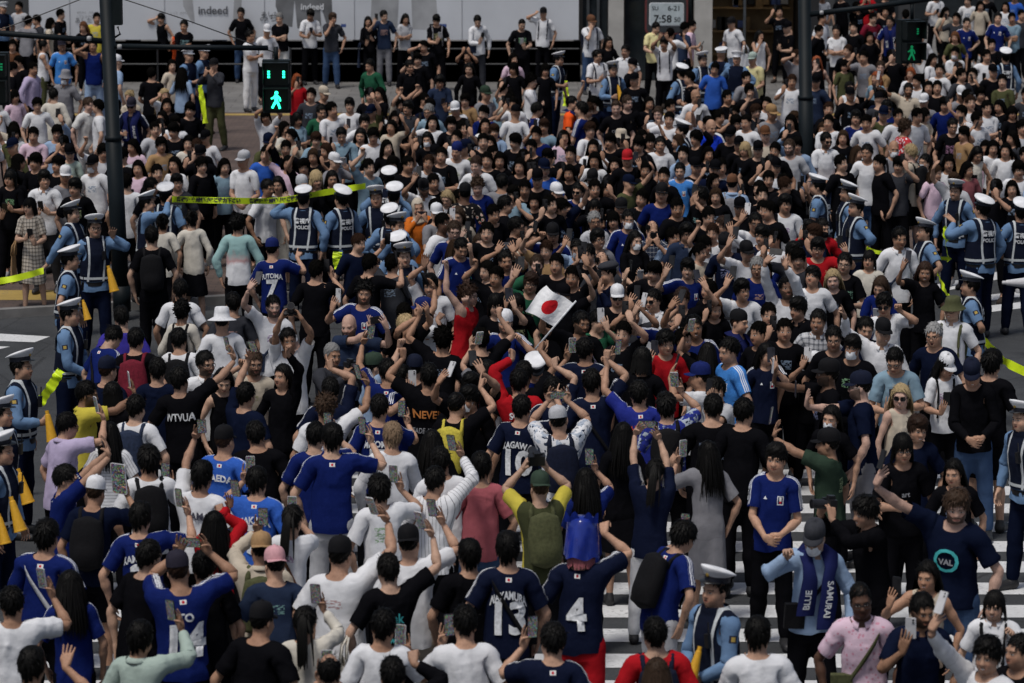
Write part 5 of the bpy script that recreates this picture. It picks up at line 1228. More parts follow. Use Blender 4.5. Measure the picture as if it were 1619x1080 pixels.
    for nm in 'LR':
        o = link('shoe', SHOE, e); o.matrix_local = M['foot' + nm] @ (Matrix.Identity(4) if nm == 'L' else Matrix.Diagonal((-1, 1, 1, 1)))
    # carried things are things of their own
    lb = S['label']
    def top(name, M4, label, cat, group=None):
        o = bpy.data.objects.new(name, None); COL.objects.link(o); o.empty_display_size = .1; lc, rq, sc = M4.decompose(); o.matrix_world = Matrix.LocRotScale(lc, rq, (1, 1, 1)); tag(o, label, cat, group); return o
    for item, pc, f, land, nm in hold:
        if item == 'grip': S['grip'] = root_m @ pc; continue
        z = Vector((0, 0, 1)); z = (z - f * z.dot(f)).normalized(); x = f.cross(z)
        if item == 'camera': y = f; xx = y.cross(z); R = Matrix((xx, y, z)).transposed().to_4x4()
        else:
            if land: z = x.copy()
            xx = f.cross(z); R = Matrix((xx, f, z)).transposed().to_4x4()
        Mw = root_m @ Matrix.Translation(pc) @ R
        if item == 'camera':
            o = top('camera', Mw, 'camera held by the ' + lb, 'camera', 'cameras held up'); a, b = gear('camera'); link('camera_body', a, o); link('lens', b, o)
        else:
            cols = [('black', (.012, .012, .014)), ('black', (.012, .012, .014)), ('dark', (.03, .03, .04)), ('pale', (.55, .55, .57))]
            cn, cc = S.get('phonecol') or rs.choice(cols)
            o = top('tablet' if item == 'tablet' else 'phone', Mw, (('dark tablet' if item == 'tablet' else cn + ' phone') + ' held by the ' + lb), 'tablet' if item == 'tablet' else 'phone', 'phones held up to film')
            if item == 'tablet': o.scale = (2.1, 1, 1.7)
            a, b = gear('phone'); link('case', a, o, cc); link('screen', b, o)
    if S.get('pack'):
        o = top('backpack', root_m, 'backpack worn by the ' + lb, 'backpack', 'backpacks worn'); o.scale = root_m.to_scale(); m = link('bag', gear('bag'), o, CLR[S['pack']]); m.matrix_local = M['chest']
        for sg in (1, -1):
            zs = [1.02, 1.12, 1.22, 1.32, 1.38, 1.42, 1.43]; pts = [(sg * .115, torso_y(.115, z, False) - .014, z) for z in zs] + [(sg * .112, .0, 1.468), (sg * .105, .06, 1.462)] + [(sg * .10, torso_y(.10, z, True) + .012, z) for z in (1.40, 1.33)]
            mb = MB(); mb.tube(pts, .019, 6); vs = skin_points(np.array(mb.v), M); link('strap', mesh_from('strap', vs, mb.f, [MAT['gear']]), o, CLR[S['pack']])
    if S.get('cross'):
        o = top('bag_strap', root_m, 'sling bag on the ' + lb, 'bag', 'bags worn across the body'); o.name = 'shoulder_bag'; o.scale = root_m.to_scale()
        ribbon(strap_rest('cross'), .016, .005, M, 'strap', 'gear', o, CLR[S['cross']])
        bx = MB(); bx.box((-.17, -.10, .99), (.17, .06, .20)); bx2 = link('bag', mesh_from('bag', skin_points(np.array(bx.v), M), bx.f, [MAT['gear']], smooth=False), o, CLR[S['cross']])
    if S.get('tote'):
        nm = 'L' if P['arms']['L'][3] == 'relax' else 'R'; el = info['elbow' + nm]; o = top('tote_bag', root_m @ Matrix.Translation(el), 'tote bag of the ' + lb, 'bag', 'tote bags'); mb = MB(); sgx = 1 if nm == 'L' else -1
        n = 9; vs = []
        for j in range(n):
            t = j / (n - 1); wv = .165 + .02 * t
            for i in range(13): u = -1 + i / 6; vs.append((sgx * (.05 + .035 * math.sqrt(max(0, 1 - u * u)) * (.4 + t) + .006 * math.sin(9 * u + 5 * t)), u * wv, -.20 - .38 * t))
            for i in range(13): u = 1 - i / 6; vs.append((sgx * (.05 - .02 * math.sqrt(max(0, 1 - u * u)) * (.4 + t)), u * wv, -.20 - .38 * t))
        fs = [(j * 26 + i, j * 26 + (i + 1) % 26, (j + 1) * 26 + (i + 1) % 26, (j + 1) * 26 + i) for j in range(n - 1) for i in range(26)]; mb.add(vs, fs); mb.add(vs[-26:], [tuple(range(26))])
        link('bag', mb.data('bag', [MAT['gear']], True), o, CLR[S['tote']])
        mb = MB()
        for dx in (.075, .03): mb.tube([(sgx * dx, -.08, -.21), (sgx * dx * .8, -.06, -.08), (0, 0, .03), (sgx * dx * .8, .06, -.08), (sgx * dx, .08, -.21)], .010, 5)
        link('handle', mb.data('handle', [MAT['gear']], True), o, CLR[S['tote']])
    S['root'] = root_m; S['M'] = M; S['info'] = info; S['emp'] = e
    return e
def build_scarf(S, M, e):
    mb = MB(); pa = []; blue = 'scarf'
    path = [(.085, -.150, .88), (.09, -.152, 1.0), (.092, -.152, 1.15), (.095, -.150, 1.3), (.10, -.125, 1.40), (.095, -.03, 1.475), (.06, .085, 1.49), (0, .105, 1.49), (-.06, .085, 1.49), (-.095, -.03, 1.475), (-.10, -.125, 1.40), (-.095, -.150, 1.3), (-.092, -.152, 1.15), (-.09, -.152, 1.0)]
    P = np.array(path); P[:, 1] -= .012 * (P[:, 1] < -.1); n = len(P); W = .075; vs = []
    for i in range(n):
        t = P[min(i + 1, n - 1)] - P[max(i - 1, 0)]; o = np.array((P[i][0] * .4, -1 if P[i][1] < -.06 else P[i][1], .25 if abs(P[i][1]) < .11 else 0)); o /= np.linalg.norm(o); sd = np.cross(t, o); sd /= np.linalg.norm(sd); w = W if P[i][2] < 1.35 else W * .75
        vs += [P[i] - sd * w + o * .004, P[i] + sd * w + o * .004, P[i] + sd * w + o * .016, P[i] - sd * w + o * .016]
    fs = [(i * 4 + a, i * 4 + b, i * 4 + 4 + b, i * 4 + 4 + a) for i in range(n - 1) for a, b in ((0, 1), (1, 2), (2, 3), (3, 0))]
    F = list(fs); mi = [0] * len(F); off = len(vs); V = [tuple(v) for v in vs]
    for sgn, words in ((1, 'SAMURAI'), (-1, 'BLUE')):
        tv, tf = text_mesh(words, .085, .002); V += [(sgn * .09 + b * .9 * sgn, -.187, 1.14 + a * sgn * -.9) for a, b in tv[:, :2]]; F += [tuple(i + off for i in t) for t in tf]; mi += [1] * len(tf); off += len(tv)
    link('scarf', mesh_from('scarf', skin_points(np.array(V), M), F, [MAT['fabric'], MAT['print_white']], rest=np.array(V), mi=mi), e, (.014, .018, .075))
def mesh_arrays(me):
    n = len(me.vertices); v = np.empty(n * 3, np.float32); me.vertices.foreach_get('co', v); lv = np.empty(len(me.loops), np.int32); me.loops.foreach_get('vertex_index', lv)
    lt = np.empty(len(me.polygons), np.int32); me.polygons.foreach_get('loop_total', lt); return v.reshape(-1, 3).astype(float), lv, lt
def build_crowd(L, name, label):
    V, LV, LT, MI, RST, COLR = [], [], [], [], [], []; off = 0
    mats = [MAT['skin_far'], MAT['fabric_far'], MAT['cap_white'], MAT['printed_far']]
    def put(v, lv, lt, mi, rest, col, root):
        nonlocal off
        A = np.array(root); V.append(v @ A[:3, :3].T + A[:3, 3]); LV.append(lv + off); LT.append(lt); MI.append(np.full(len(lt), mi)); RST.append(rest); COLR.append(np.tile((*col[:3], 1), (len(v), 1))); off += len(v)
    for S in L:
        S['arms'] = [a for a in S['arms']]; root, P, M, info, hold = pose_of(S); rs = random.Random(S['id'] * 17)
        T = tpl('body', 'far'); v, _ = skin(T, M); put(v, T.q.ravel(), np.full(len(T.q), 4), 0, T.v, SKX.get(S.get('skin')) or rs.choice(SKIN), root)
        for gi, (kind, mk, col, nm) in enumerate(garments_of(S)):
            T = tpl(kind, 'far'); v, r0 = skin(T, M, S['id'] + gi); c = {'police': (.13, .22, .37), 'vest': (.008, .011, .024)}.get(mk, col); put(v, T.q.ravel(), np.full(len(T.q), 4), 3 if mk == 'printed' else 1, r0, c, root)
        st, hc = choose_hair(S); H = M['head']; Hm = np.array(H)
        todo = []
        if S.get('police'): todo = [('pcap', (.6, .6, .62), 2)]
        elif S['hats'] and S['hats'][0][0] in ('cap', 'bcap', 'bucket', 'sun', 'beanie'): todo = [({'bcap': 'cap'}.get(S['hats'][0][0], S['hats'][0][0]), CLR[S['hats'][0][1]], 1)]
        elif st: todo = [(st, hc, 1)]
        v, lv, lt = mesh_arrays(SHOE)
        for nm in 'LR':
            Fm = np.array(M['foot' + nm] @ (Matrix.Identity(4) if nm == 'L' else Matrix.Diagonal((-1, 1, 1, 1)))); put(v @ Fm[:3, :3].T + Fm[:3, 3], lv, lt, 1, v, rs.choice([(.015, .015, .016), (.3, .3, .31), (.05, .04, .035)]), root)
        if S.get('mask'): todo.append(('M', (.7, .7, .72), 1))
        for g, c, mi in todo:
            v, lv, lt = mesh_arrays(gear(g)); v = v @ Hm[:3, :3].T + Hm[:3, 3]; put(v, lv, lt, mi, v, c, root)
        for item, pc, f, land, nm in hold:
            v, lv, lt = mesh_arrays(gear('phone')[0]); z = Vector((0, 0, 1)); z = (z - f * z.dot(f)).normalized(); R = np.array(Matrix((f.cross(z), f, z)).transposed()); put(v @ R.T + np.array(pc), lv, lt, 1, v, (.02, .02, .022), root)
    V = np.concatenate(V); LV = np.concatenate(LV); LT = np.concatenate(LT); me = bpy.data.meshes.new(name)
    me.vertices.add(len(V)); me.vertices.foreach_set('co', V.astype(np.float32).ravel()); me.loops.add(len(LV)); me.loops.foreach_set('vertex_index', LV.astype(np.int32)); me.polygons.add(len(LT))
    me.polygons.foreach_set('loop_start', np.concatenate([[0], np.cumsum(LT)[:-1]]).astype(np.int32)); me.update(calc_edges=True)
    me.polygons.foreach_set('use_smooth', np.ones(len(LT), bool))
    for m in mats: me.materials.append(m)
    me.polygons.foreach_set('material_index', np.concatenate(MI).astype(np.int32))
    me.attributes.new('rest', 'FLOAT_VECTOR', 'POINT').data.foreach_set('vector', np.concatenate(RST).astype(np.float32).ravel())
    me.attributes.new('Col', 'FLOAT_COLOR', 'POINT').data.foreach_set('color', np.concatenate(COLR).astype(np.float32).ravel())
    o = link(name, me); tag(o, label, 'crowd', None, 'stuff'); return o
# ================================================================== the people: x y (head in the photo) facing | clothes, hair, arms | label
PEOPLE_TXT = '''
19 958 178 | t.w hs @66,914 H.1.75 | man in plain white tee filming at the lower left corner
50 1057 175 | t.k ht ~108,1040 | black haired boy just below the white tee corner man
74 852 170 | J X.lg hx fat | broad man in blue jersey with pale strap, back turned
111 930 182 | f J hl | long haired woman in blue jersey with head clip, back turned
151 781 175 | t.n cap.w B.k s.k a:d @188,757T | man in white cap with black backpack holding a tablet
104 761 100 | J S hs @@163,702 | sunglasses man in white collared blue shirt, arms up filming
222 822 170 | J ht pr:name:KAMADA pr:num:2 @283,787 | man in KAMADA number 2 blue jersey, phone raised high
235 884 150 | t.k hs | man in black tee in front of the KAMADA jersey
282 905 180 | J cap.dk pr:name:ITO pr:num:14 pr:slvL:SAMURAI pr:slvR:BLUE @@301,858 H.1.78 fat | man in blue ITO 14 jersey and cap, arms up
221 1014 175 | c.mi ht @270,965 | man in pale green shirt, phone raised before the ITO jersey
414 985 170 | t.k cap.k fat | man in black cap and black tee beside the ponytail woman
434 896 180 | t.dn bcap.p | man in pink cap with black mesh, seen from behind
413 872 182 | c.be bcap.ta B.ol @416,817 | man in tan cap and beige shirt with olive straps
339 835 178 | f l.r hl #345,802 @372,772 | woman in red top with long black hair, hand on head
322 900 180 | t.k hs | man in black tee behind the man in ITO jersey
406 765 178 | J.b2 ht pr:arch:NAKATA pr:num:7 | man in bright blue jersey with arched NAKATA lettering
462 825 178 | f t.w hp @462,799 X.br | long haired woman in white tee with brown shoulder strap
525 697 182 | J ht @573,673 H.1.82 p.lg | tall man in plain backed blue jersey, phone beside his head
600 778 180 | t.w hx @622,749 p.k | man in wide white tee behind the black capped man
688 764 180 | l.w.stripes hs @714,700 | man in white pinstriped baseball shirt, arm straight up
538 882 165 | t.w cap.k @588,800 H.1.8 fat | man in black cap and huge white tee, arm straight up
647 862 178 | t.w bcap.k @683,803 p.be | man in black backward cap and white tee among raised phones
614 905 180 | t.k hs pr:back:Link:print_teal pr:low:network:print_teal @664,823 H.1.75 tote.cr | man in black tee with teal Link print and cream tote
742 882 190 | t.k ht H.1.70 | man in plain black tee left of the NAKAMURA jersey
760 742 182 | t.ro ht p.jn | person in faded rose top and jeans, back turned
803 872 178 | j ht H.1.80 pr:name:NAKAMURA pr:num:13 X.k | man in dark NAKAMURA 13 jersey with black sling bag
606 994 180 | t.w hs @632,1009 H.1.74 | man in white tee, pinkish phone at his right cheek
735 990 180 | t.w hs @710,993 H.1.76 | man in white tee, phone left, beside dark 13 jersey
482 988 176 | f l.cr hp @499,939 | ponytail woman in cream knit top, phone raised
521 1067 180 | t.k hq | balding man with bare crown at the bottom of the crowd
621 1072 178 | l.k hs #652,1034 | short haired man in black sleeve below the white tees
920 866 180 | j vinyl.b hB.pk pr:num:4 s.r &955,828 H.1.8 | fan in shiny blue vinyl hat and number 4 jersey
853 774 180 | t.y.sleeves bcap.gn B.ol @@848,727C | photographer in yellow tee, dark green cap and olive pack
926 765 180 | f J hl @932,722 | long haired woman in blue jersey right of the green cap
1035 750 180 | f j hp @@1023,671 p.w | woman in navy jersey and white trousers, both arms high
1119 722 184 | f d.g hl @1080,709 | woman in grey fitted dress with very long dark hair
1079 852 130 | J hx lean p.lg B.k | stooping fan in blue jersey with black backpack on the crossing
1131 936 -52 | P nose H.1.76 | officer on the crossing, face turned to the camera
1036 1006 180 | t.r hs B.n | man in red shirt with navy backpack straps, back turned
1038 1072 180 | f t.k hl.hbr | brown haired head below the red shirt man
874 1017 176 | j hs pr:num:5 | man in navy jersey below the vinyl hat fan
1198 1008 182 | t.w ht @1192,1035 | man in white tee with phone beside the crossing officer
1227 728 -4 | J ht a:h pr:slvL:SAMURAI pr:slvR:BLUE H.1.76 | young man in blue jersey clasping hands, facing the camera
1288 852 8 | c.lb cap.dg M down X.k scarf #1245,876 p.k H.1.74 | man in grey cap with long blue fan scarf, head bowed
1369 812 -65 | c.k hx @@1313,797C | man in black cardigan aiming a camera to the side
1361 953 -6 | o.pf.floral hu G sk.dark X.ol | glasses wearing man in pink floral shirt facing the camera
1458 968 -10 | o.n hs Z smile sk.tan @1440,993 | bearded man in navy polo lifting a black phone
1466 914 -12 | f k.be hl smile @1418,928 | smiling dark haired woman behind the bearded polo man
1561 1040 -40 | l.w hx smile @1484,938 | laughing man in white sleeves, arm straight up, bottom right
1572 960 -14 | child o.w hB B.k #1598,1003 | child in white shirt with dark rucksack straps
1512 804 -28 | t.n hx.hbr Z sk.fair fat H.1.86 pr:ring:O:print_teal pr:mid:VAL:print_grey @1379,704 p.jn | big long haired man in navy tee, arm stretched sideways
1427 712 0 | t.k hB G a:n pr:front:art:print_grey | bowl haired youth in glasses and black tee below the blonde
1612 1034 -30 | t.k hs | dark haired person cut by the lower right edge
34 584 78 | P H.1.8 a:n | tall officer standing on open asphalt, seen from the side
3 658 70 | P | upper officer half cut by the left edge
2 716 74 | P | lower officer half cut by the left edge
111 500 72 | P | officer with head bowed, lowest of the left file
178 536 130 | J hs down X.k H.1.75 lean | stooping man in blue jersey with dark strap near officers
215 540 180 | t.k hs B.ma | man in black tee wearing a maroon backpack
192 505 178 | t.pb hs | man in purple blue tee behind the maroon backpack
170 588 165 | t.n cap.n | navy capped fan left of the maroon backpack
283 540 180 | t.w hs B.k pr:low:since_summer:print_dark | man in white tee with small dark back print
137 626 112 | o.y hs Z sk.tan @204,600 | bearded man in yellow shirt reaching a phone forward
179 628 178 | t.k hB | mop haired fan between yellow shirt and navy tee
106 676 118 | o.pu hs G @152,640 | glasses wearing man in lavender polo by the asphalt
174 690 180 | f t.w.hoops hl | long haired woman in thinly striped white tee
215 648 178 | t.w hs B.dn pr:arch:CONVENTION:print_dark | man in white CONVENTION tee with dark straps
284 603 165 | t.k hs pr:back:WTVUA @359,544 H.1.76 | man in black WTVUA tee, phone raised high
325 577 0 | o.w hs G Z | bearded man in glasses and white shirt facing the camera
249 588 180 | t.n hs | man in navy tee left of the WTVUA back
235 732 180 | t.w hx B.k @262,750 | big haired man in white tee with large black backpack
319 757 178 | t.w ht pr:name:YAMA:print_dark @319,674 | man in white YAMA tee, big phone straight up
355 700 168 | J.b2 cap.k pr:name:MAEDA | man in black cap and blue MAEDA jersey
389 628 150 | t.n hs @400,548 | man in navy tee, both phones up near the bearded smiler
402 577 4 | t.be hs.hbr Z smile G #384,572 | smiling bearded man in cream tee, arms up
353 604 10 | f k.k hl down tote.ta | dark haired woman with tan bag behind the WTVUA man
405 690 180 | t.k hs fat | man in black tee behind the bright blue NAKATA jersey
456 540 0 | t.w hs @@460,492C | man in white tee lifting a video camera overhead
447 598 -4 | f l.k hl | pale faced woman in black with long black hair
525 564 60 | l.dg hu.gy @@553,578C | grey haired photographer in dark jacket with camera
522 620 178 | j hs ^520,572 | fan in navy jersey making a finger sign
515 648 180 | t.w hc.hbr @566,588 | curly brown haired fan in white tee, phone up
499 693 180 | J hs | fan in blue jersey behind the tall plain blue back
600 648 180 | J pr:name:MITOMA pr:num:7 hs @636,650 | man in MITOMA blue jersey, black phone at right
620 693 180 | l.w ht.lbr @623,720 | light brown haired person in white top, phone held behind
678 598 180 | t.k hs pr:back:NEVER:print_orange pr:low:FADE_AWAY:print_grey H.1.76 | man in black tee with orange back lettering
722 644 160 | t.k hu ^763,602 B.y | man in black with colourful straps pointing up
743 633 -20 | t.k ht M | masked youth in black beside the colourful straps
683 703 180 | f t.k hl | long black hair of a woman below the orange lettering
697 732 180 | t.w hs | dark haired fan in white above the pinstriped shirt
655 585 175 | t.k beanie.n | fan in patterned navy headscarf
639 600 40 | J hs smile | shouting fan in blue left of the headscarf
592 582 100 | t.lb cap.gn | fan in dark green cap seen in profile
613 590 175 | J hs | fan in blue left of the shouting one, back turned
744 613 0 | t.k ht | round faced boy peeking above the masked youth
770 590 180 | f t.g hl | grey shirted woman with raised scarf, back turned
825 649 178 | j pr:name:KAGAWA pr:num:10 hs ^887,622 H.1.75 | man in dark KAGAWA 10 jersey pointing up
820 607 180 | l.r hs #812,556 pr:name:SOUL | fan in long sleeved red jersey, arm up
883 668 180 | t.w.camo cap.lg B.n | fan in light grey cap and patterned white tee
873 619 180 | j hs pr:name:TAKE #875,569 | fan in dark TAKE jersey, fist raised
936 608 180 | J.nj hs H.1.80 X.k | tall fan in dark jersey with red collar and strap
847 584 0 | t.b pcap.w bow | fan under a white flat hat beneath the flag
828 594 178 | t.k hs &856,543 | fan holding the flag pole aloft
925 556 170 | j hs @902,551 | fan in navy jersey, phone left of face, near flag pole
1015 572 180 | t.k hB @977,549 | mop haired fan in black with bright phone raised
1010 625 170 | J.bp hs pr:name:HERO:print_red #956,567 | fan in blue and red graphic shirt, arm raised
1052 544 0 | t.r hx @1035,550 | long faced youth in red shirt holding a phone
1106 598 -90 | t.w cap.b @1070,571 | fan in bright blue cap seen in profile
1132 620 -55 | t.lg hs M @1139,621 | masked fan in grey right of the blue cap
1153 557 -75 | J.lbj hs H.1.80 | tall man in sky blue jersey with white stripe, profile
1054 646 176 | t.bp.camo hx B.k @1066,600 | fan in blue floral shirt with black strap
1127 648 180 | t.k hs fat H.1.80 | large man in plain black tee above the grey dress
985 692 182 | f t.k hl S.k H.1.66 | long haired woman all in black left of two raised arms
1176 655 180 | t.k hs H.1.80 | black clad man towering behind the grey dress
1119 562 175 | f t.k hl | dark haired woman behind the sky blue jersey
1211 563 0 | f j hl smile @1219,561 | smiling woman in navy jersey with crest, two phones near
1318 538 -10 | t.k hs G | man in glasses and black between cap and mask wearers
1348 551 -4 | t.k ht M | masked young man in dark jacket facing the camera
1309 593 -85 | t.k cap.k sk.brown Z @1222,578 H.1.78 | bearded man in black cap, arm reaching sideways
1360 614 -80 | t.n cap.n G Z sk.fair @1254,614 H.1.82 p.g | older man in navy cap and navy tee filming sideways
1289 575 10 | child t.k cap.w @1277,560 | small fan in white cap behind the reaching arms
1415 572 -4 | t.gb hs G down a:c | man in grey blue tee reading his phone
1424 629 6 | f k.be hl.bl S smile sk.fair | blonde woman in dark sunglasses
1496 580 0 | f t.w cap.w hl B.k down a:c | woman in white and blue cap reading her phone
1537 592 -12 | l.k cap.n down a:h H.1.8 p.jn | man in navy cap and black jacket looking down
1568 577 150 | t.k hx s.k #1572,602 H.1.8 | black clad man in shorts lifting a camera, back turned
1450 680 -6 | t.n ht.dbr | brown haired youth in navy tee in front of the blonde
1314 663 -16 | f t.k hl M | masked woman with dark hood of hair
1309 704 -120 | t.gn cap.k @1218,656 | man in black cap and dark green tee, arm up sideways
1508 750 0 | f t.k hl | straight faced woman with black hair above the big man
1618 664 -60 | P | officer cut by the right edge
1477 532 -24 | t.n hs.gy G | grey haired man in glasses and navy tee
1506 491 -12 | o.w bucket.ol G hs.gy B.ol | elderly man in olive bucket hat and white shirt
1396 527 -8 | c.w cap.k ^1325,482 | man in black cap and white shirt, finger pointing up
1368 522 0 | t.n hs | boy between plaid shirt and black cap pointing man
47 328 0 | f t.k hB d.be.plaid tote.ta a:c | woman in plaid jumper dress with paper bag
70 285 -8 | o.w ht p.dg a:c | young man in white henley shirt holding a phone
119 298 0 | t.k ht | young man in black tee behind the white capped file
16 284 6 | f t.k hB a:c | woman in black with phone near the left edge
114 340 75 | P ~70,427 | officer stretching the tape to the left
150 362 8 | P G ~179,369 H.1.8 | officer in glasses pressing a palm on the dark pole
111 413 85 | P | officer in profile in the middle of the left file
240 376 180 | t.k hs B.k H.1.78 | man in black tee with plain black backpack walking away
257 354 180 | f t.cr hn | woman in white frilled top with bun, back turned
303 349 176 | f l.cr hn S.k | woman in cream blouse and black skirt, back turned
376 357 178 | l.w.tiedye hc p.k | curly haired person in teal and pink painted jacket
233 324 95 | P #272,313 | officer raising the near end of the long tape
262 312 175 | P | officer with reflective vest back beside the tape end
239 297 60 | t.k hs | young man in black tee above the tape officer
280 291 0 | t.dg ht | long haired man in charcoal tee behind the tape
288 495 178 | f l.cr hc B.k | curly haired woman in cream blouse with backpack straps
285 461 180 | t.w hs | dark haired fan in white above the curly haired woman
351 510 178 | l.w sun.w | person in broad white sun hat and white hoodie
368 482 180 | t.dg hs | fan in charcoal right of the sun hat
431 396 165 | J cap.b pr:name:FUTOMA pr:num:7 ^474,403 | man in blue cap and number 7 jersey pointing up
423 299 60 | t.w hs sk.tan | tan man in white tee behind the long tape
440 294 0 | f d.cr hl | woman in cream dress beside the tan white tee man
480 317 165 | P ~452,318 H.1.78 | officer holding the middle of the long tape
540 317 -150 | P H.1.76 | officer with a tape roll at the hip
595 315 8 | P | stern officer facing the camera with dark cap front
615 286 178 | P | officer with white cap top behind the stern one
623 312 180 | P | officer seen from behind right of the stern officer
628 359 40 | P M | officer in white face mask
617 347 170 | P | officer whose cap shows behind the masked one
639 408 0 | P ~632,452 | officer with yellow megaphone facing the packed fans
630 393 175 | P | officer whose white cap overlaps the megaphone officer
661 330 0 | f H.1.7 l.o hijab.be a:e p.be | woman in orange shirt and beige headscarf filming
500 286 4 | t.k hB.bl | blond bowl haired youth in black
525 284 4 | f t.k hl | pale girl with dark fringe beside the blond youth
478 294 20 | t.k beanie.lg | person in grey headscarf behind the tape
707 315 -10 | f t.lg hl.bl down | blonde woman looking down near the floral shirt
735 307 178 | t.k.darkfloral cap.k sk.dark | man in black cap and red floral shirt
724 343 0 | f l.be hl.hbr | brown haired woman in beige below the floral shirt
718 367 8 | J hs.hbr G smile sk.fair | brown haired man in glasses and blue jersey, smiling
758 386 -6 | f k.tl hl.hbr smile sk.fair | smiling fair woman in turquoise strap top
576 466 -18 | J hc Z H.1.78 @535,467 | curly haired bearded man in blue jersey by a lilac phone
552 518 2 | t.dn hb Z smile sk.fair @@594,506 | bald bearded man smiling broadly at the camera
432 487 0 | t.w hs Z X.dn sk.fair | bearded man in white tee with dark strap
681 453 4 | t.w ht smile ~672,412 | smiling youth in white tee, hand up
642 518 60 | t.k hs.bl | blond fan bowed beneath the blue cloth
672 492 85 | t.w bcap.b #700,500 | fan in blue cap turned right near the can holder
740 469 58 | k.r hc.dbr G sk.fair #703,406 #735,478 | muscular man in red tank top waving a cloth
799 512 -4 | J beanie.w smile Z #768,530 #820,535 | laughing fan in white bandana beside the flag
799 414 0 | J hs @@800,388 | man in blue jersey holding a phone with both hands
729 394 20 | J hs down | fan in blue with bowed black hair beside the turquoise top
784 484 0 | f t.k hB @804,466 | girl with fringe behind a silver phone
755 297 -6 | t.b hc.hbr sk.fair | curly brown haired youth in blue tee
794 291 178 | t.g hs X.dg | man in grey tee with dark strap, back turned
799 326 90 | t.k hs | man in black right of the floral shirt, profile
670 299 0 | o.w cap.k Z @662,271 | bearded man in dark cap, phone above the orange shirt
816 360 60 | t.k hs G | black haired man in black tee turned right
849 421 -10 | t.gr hs.hbr Z sk.fair | bearded brown haired man in green tee
839 450 4 | t.gr ht.dbr G | youth in round glasses left of the flag
818 483 4 | f t.k hB | girl with black bob behind the flag corner
874 372 0 | J cap.k #858,370 | man in black cap and blue jersey, fist up
912 395 -8 | f t.lb hp M @900,371 | masked woman raising a pink phone sideways
940 351 0 | o.lg hs.gy G | elderly man in glasses and pale grey vest
945 380 4 | t.g ht G | youth with black bowl hair and glasses in grey
930 404 -20 | t.k hs @923,392 | man in black with wristwatch lifting a phone
952 417 0 | t.dg hq M | balding elder with white mask below the chin
1004 382 6 | f t.k hl M tote.cr a:c H.1.64 | masked woman in black with cream tote bag
1031 367 -8 | o.dn.plaid hq G a:e | balding man in plaid shirt filming with both hands
1046 308 -20 | t.b cap.k H.1.8 | man in black cap and blue tee turned aside
1109 312 -40 | t.k hx G @1098,300 | man in black tee and glasses raising a hand
1085 370 -4 | o.dn ht G | youth with bowl hair in navy polo
961 435 -60 | l.n beret.dg @947,437 | person in dark beret turned left with a phone
976 471 -4 | t.k cap.w S | person in white cap and large sunglasses
1087 427 4 | J ht smile @1062,414 | smiling youth in long blue jersey, phone in fist
1033 477 -6 | o.w hs S @1007,462 | man in sunglasses and white trimmed shirt
919 513 -4 | t.k hs Z smile sk.tan | tanned grinning man in black right of the flag
945 510 8 | t.gr hs @950,498 | man in dark green behind a black phone
1062 508 -4 | J hs smile fat @1018,474 | stocky laughing man in blue, arm raised
1098 520 -6 | J hs sk.tan smile | tanned fan in blue right of the stocky man
1173 461 -6 | t.w ht @1159,431 H.1.78 | slim young man in white tee, phone raised
1197 425 -4 | t.b hs.gy G | grey haired elder in glasses and blue tee
1168 512 62 | J bcap.k scarf | fan in backward cap with lettered blue scarf, profile
1205 374 -4 | j ht smile | grinning boy in navy vest shirt
1181 400 -2 | t.w cap.k @1163,368 | man in black cap and white tee, phone raised
1142 359 -20 | l.w hs.dbr G | man in green and white raglan top
1147 388 -4 | t.n cap.k down | capped youth in navy looking down
1158 292 165 | c.lb cap.br B.g | man in brown cap and pale blue shirt with backpack
1194 354 0 | t.w hs G @1182,330 | youth in glasses and white, phone high
1075 272 0 | J.lbj hs | fan in light blue patterned jersey
940 330 0 | f t.k hB @921,322 | girl with pink hair bow lifting a phone
914 304 0 | J hs S | man in sunglasses and blue jersey
880 306 10 | t.k cap.w | fan in bright white cap
937 284 0 | t.k cap.k | man in black cap with pale monogram
982 331 0 | j cap.k | fan in black cap with white lettered front
993 349 4 | J hs M | man with mask pulled under chin
1078 474 -10 | t.k hs.dbr | brown haired man behind a black camera phone
1241 324 0 | t.w ht H.1.80 @1226,345 | tall youth in white tee with dark neckline
1293 297 -110 | P | officer at the right pole, face hidden
1353 330 -70 | P ~1371,392 H.1.76 | officer in profile holding the thin tape
1340 307 -85 | P | officer just behind the thin tape officer
1462 369 -80 | P | officer in profile right of the white polo man
1511 304 -22 | P | officer facing left front of the bare legs
1553 333 -140 | P H.1.84 fat ~1500,348 | broad officer in the open road, hand raised
1534 455 -85 | P ~1553,533 | officer stretching tape to the right
1614 338 180 | P | officer with back turned at the right edge
1422 378 -6 | o.w hs X.dn H.1.80 | young man in white polo shirt with dark strap
1462 432 -10 | f t.k hl.dbr smile @1436,406 tote.be | smiling woman in black top waving her phone
1374 413 0 | f t.cr hB | woman in cream top left of the white polo man
1392 455 -18 | f t.b hl.hbr down a:c | brown haired woman in blue reading her phone
1398 484 -4 | t.w hx S #1420,485 | man in sunglasses and white tee touching his ear
1335 419 -4 | t.k hs G H.1.78 | man in glasses and plain black tee beside the curly blonde
1317 444 -8 | f t.k hl.bl smile sk.fair | curly blonde woman in black, laughing
1285 440 0 | t.w ht up | young man in white tee looking upward
1300 362 0 | l.r hs M.k | man in red jacket and black mask
1293 394 4 | t.r ht G fat smile | chubby youth in glasses and red shirt
1280 365 0 | l.k ht G | man in glasses left of the red jacket
1244 458 -4 | l.w hs Z up @@1227,398 | man in white sleeves filming with both arms overhead
1262 490 -24 | c.k ht | youth in black jacket over grey shirt
1293 510 0 | o.lg.plaid hs smile | short haired boy in grey plaid shirt
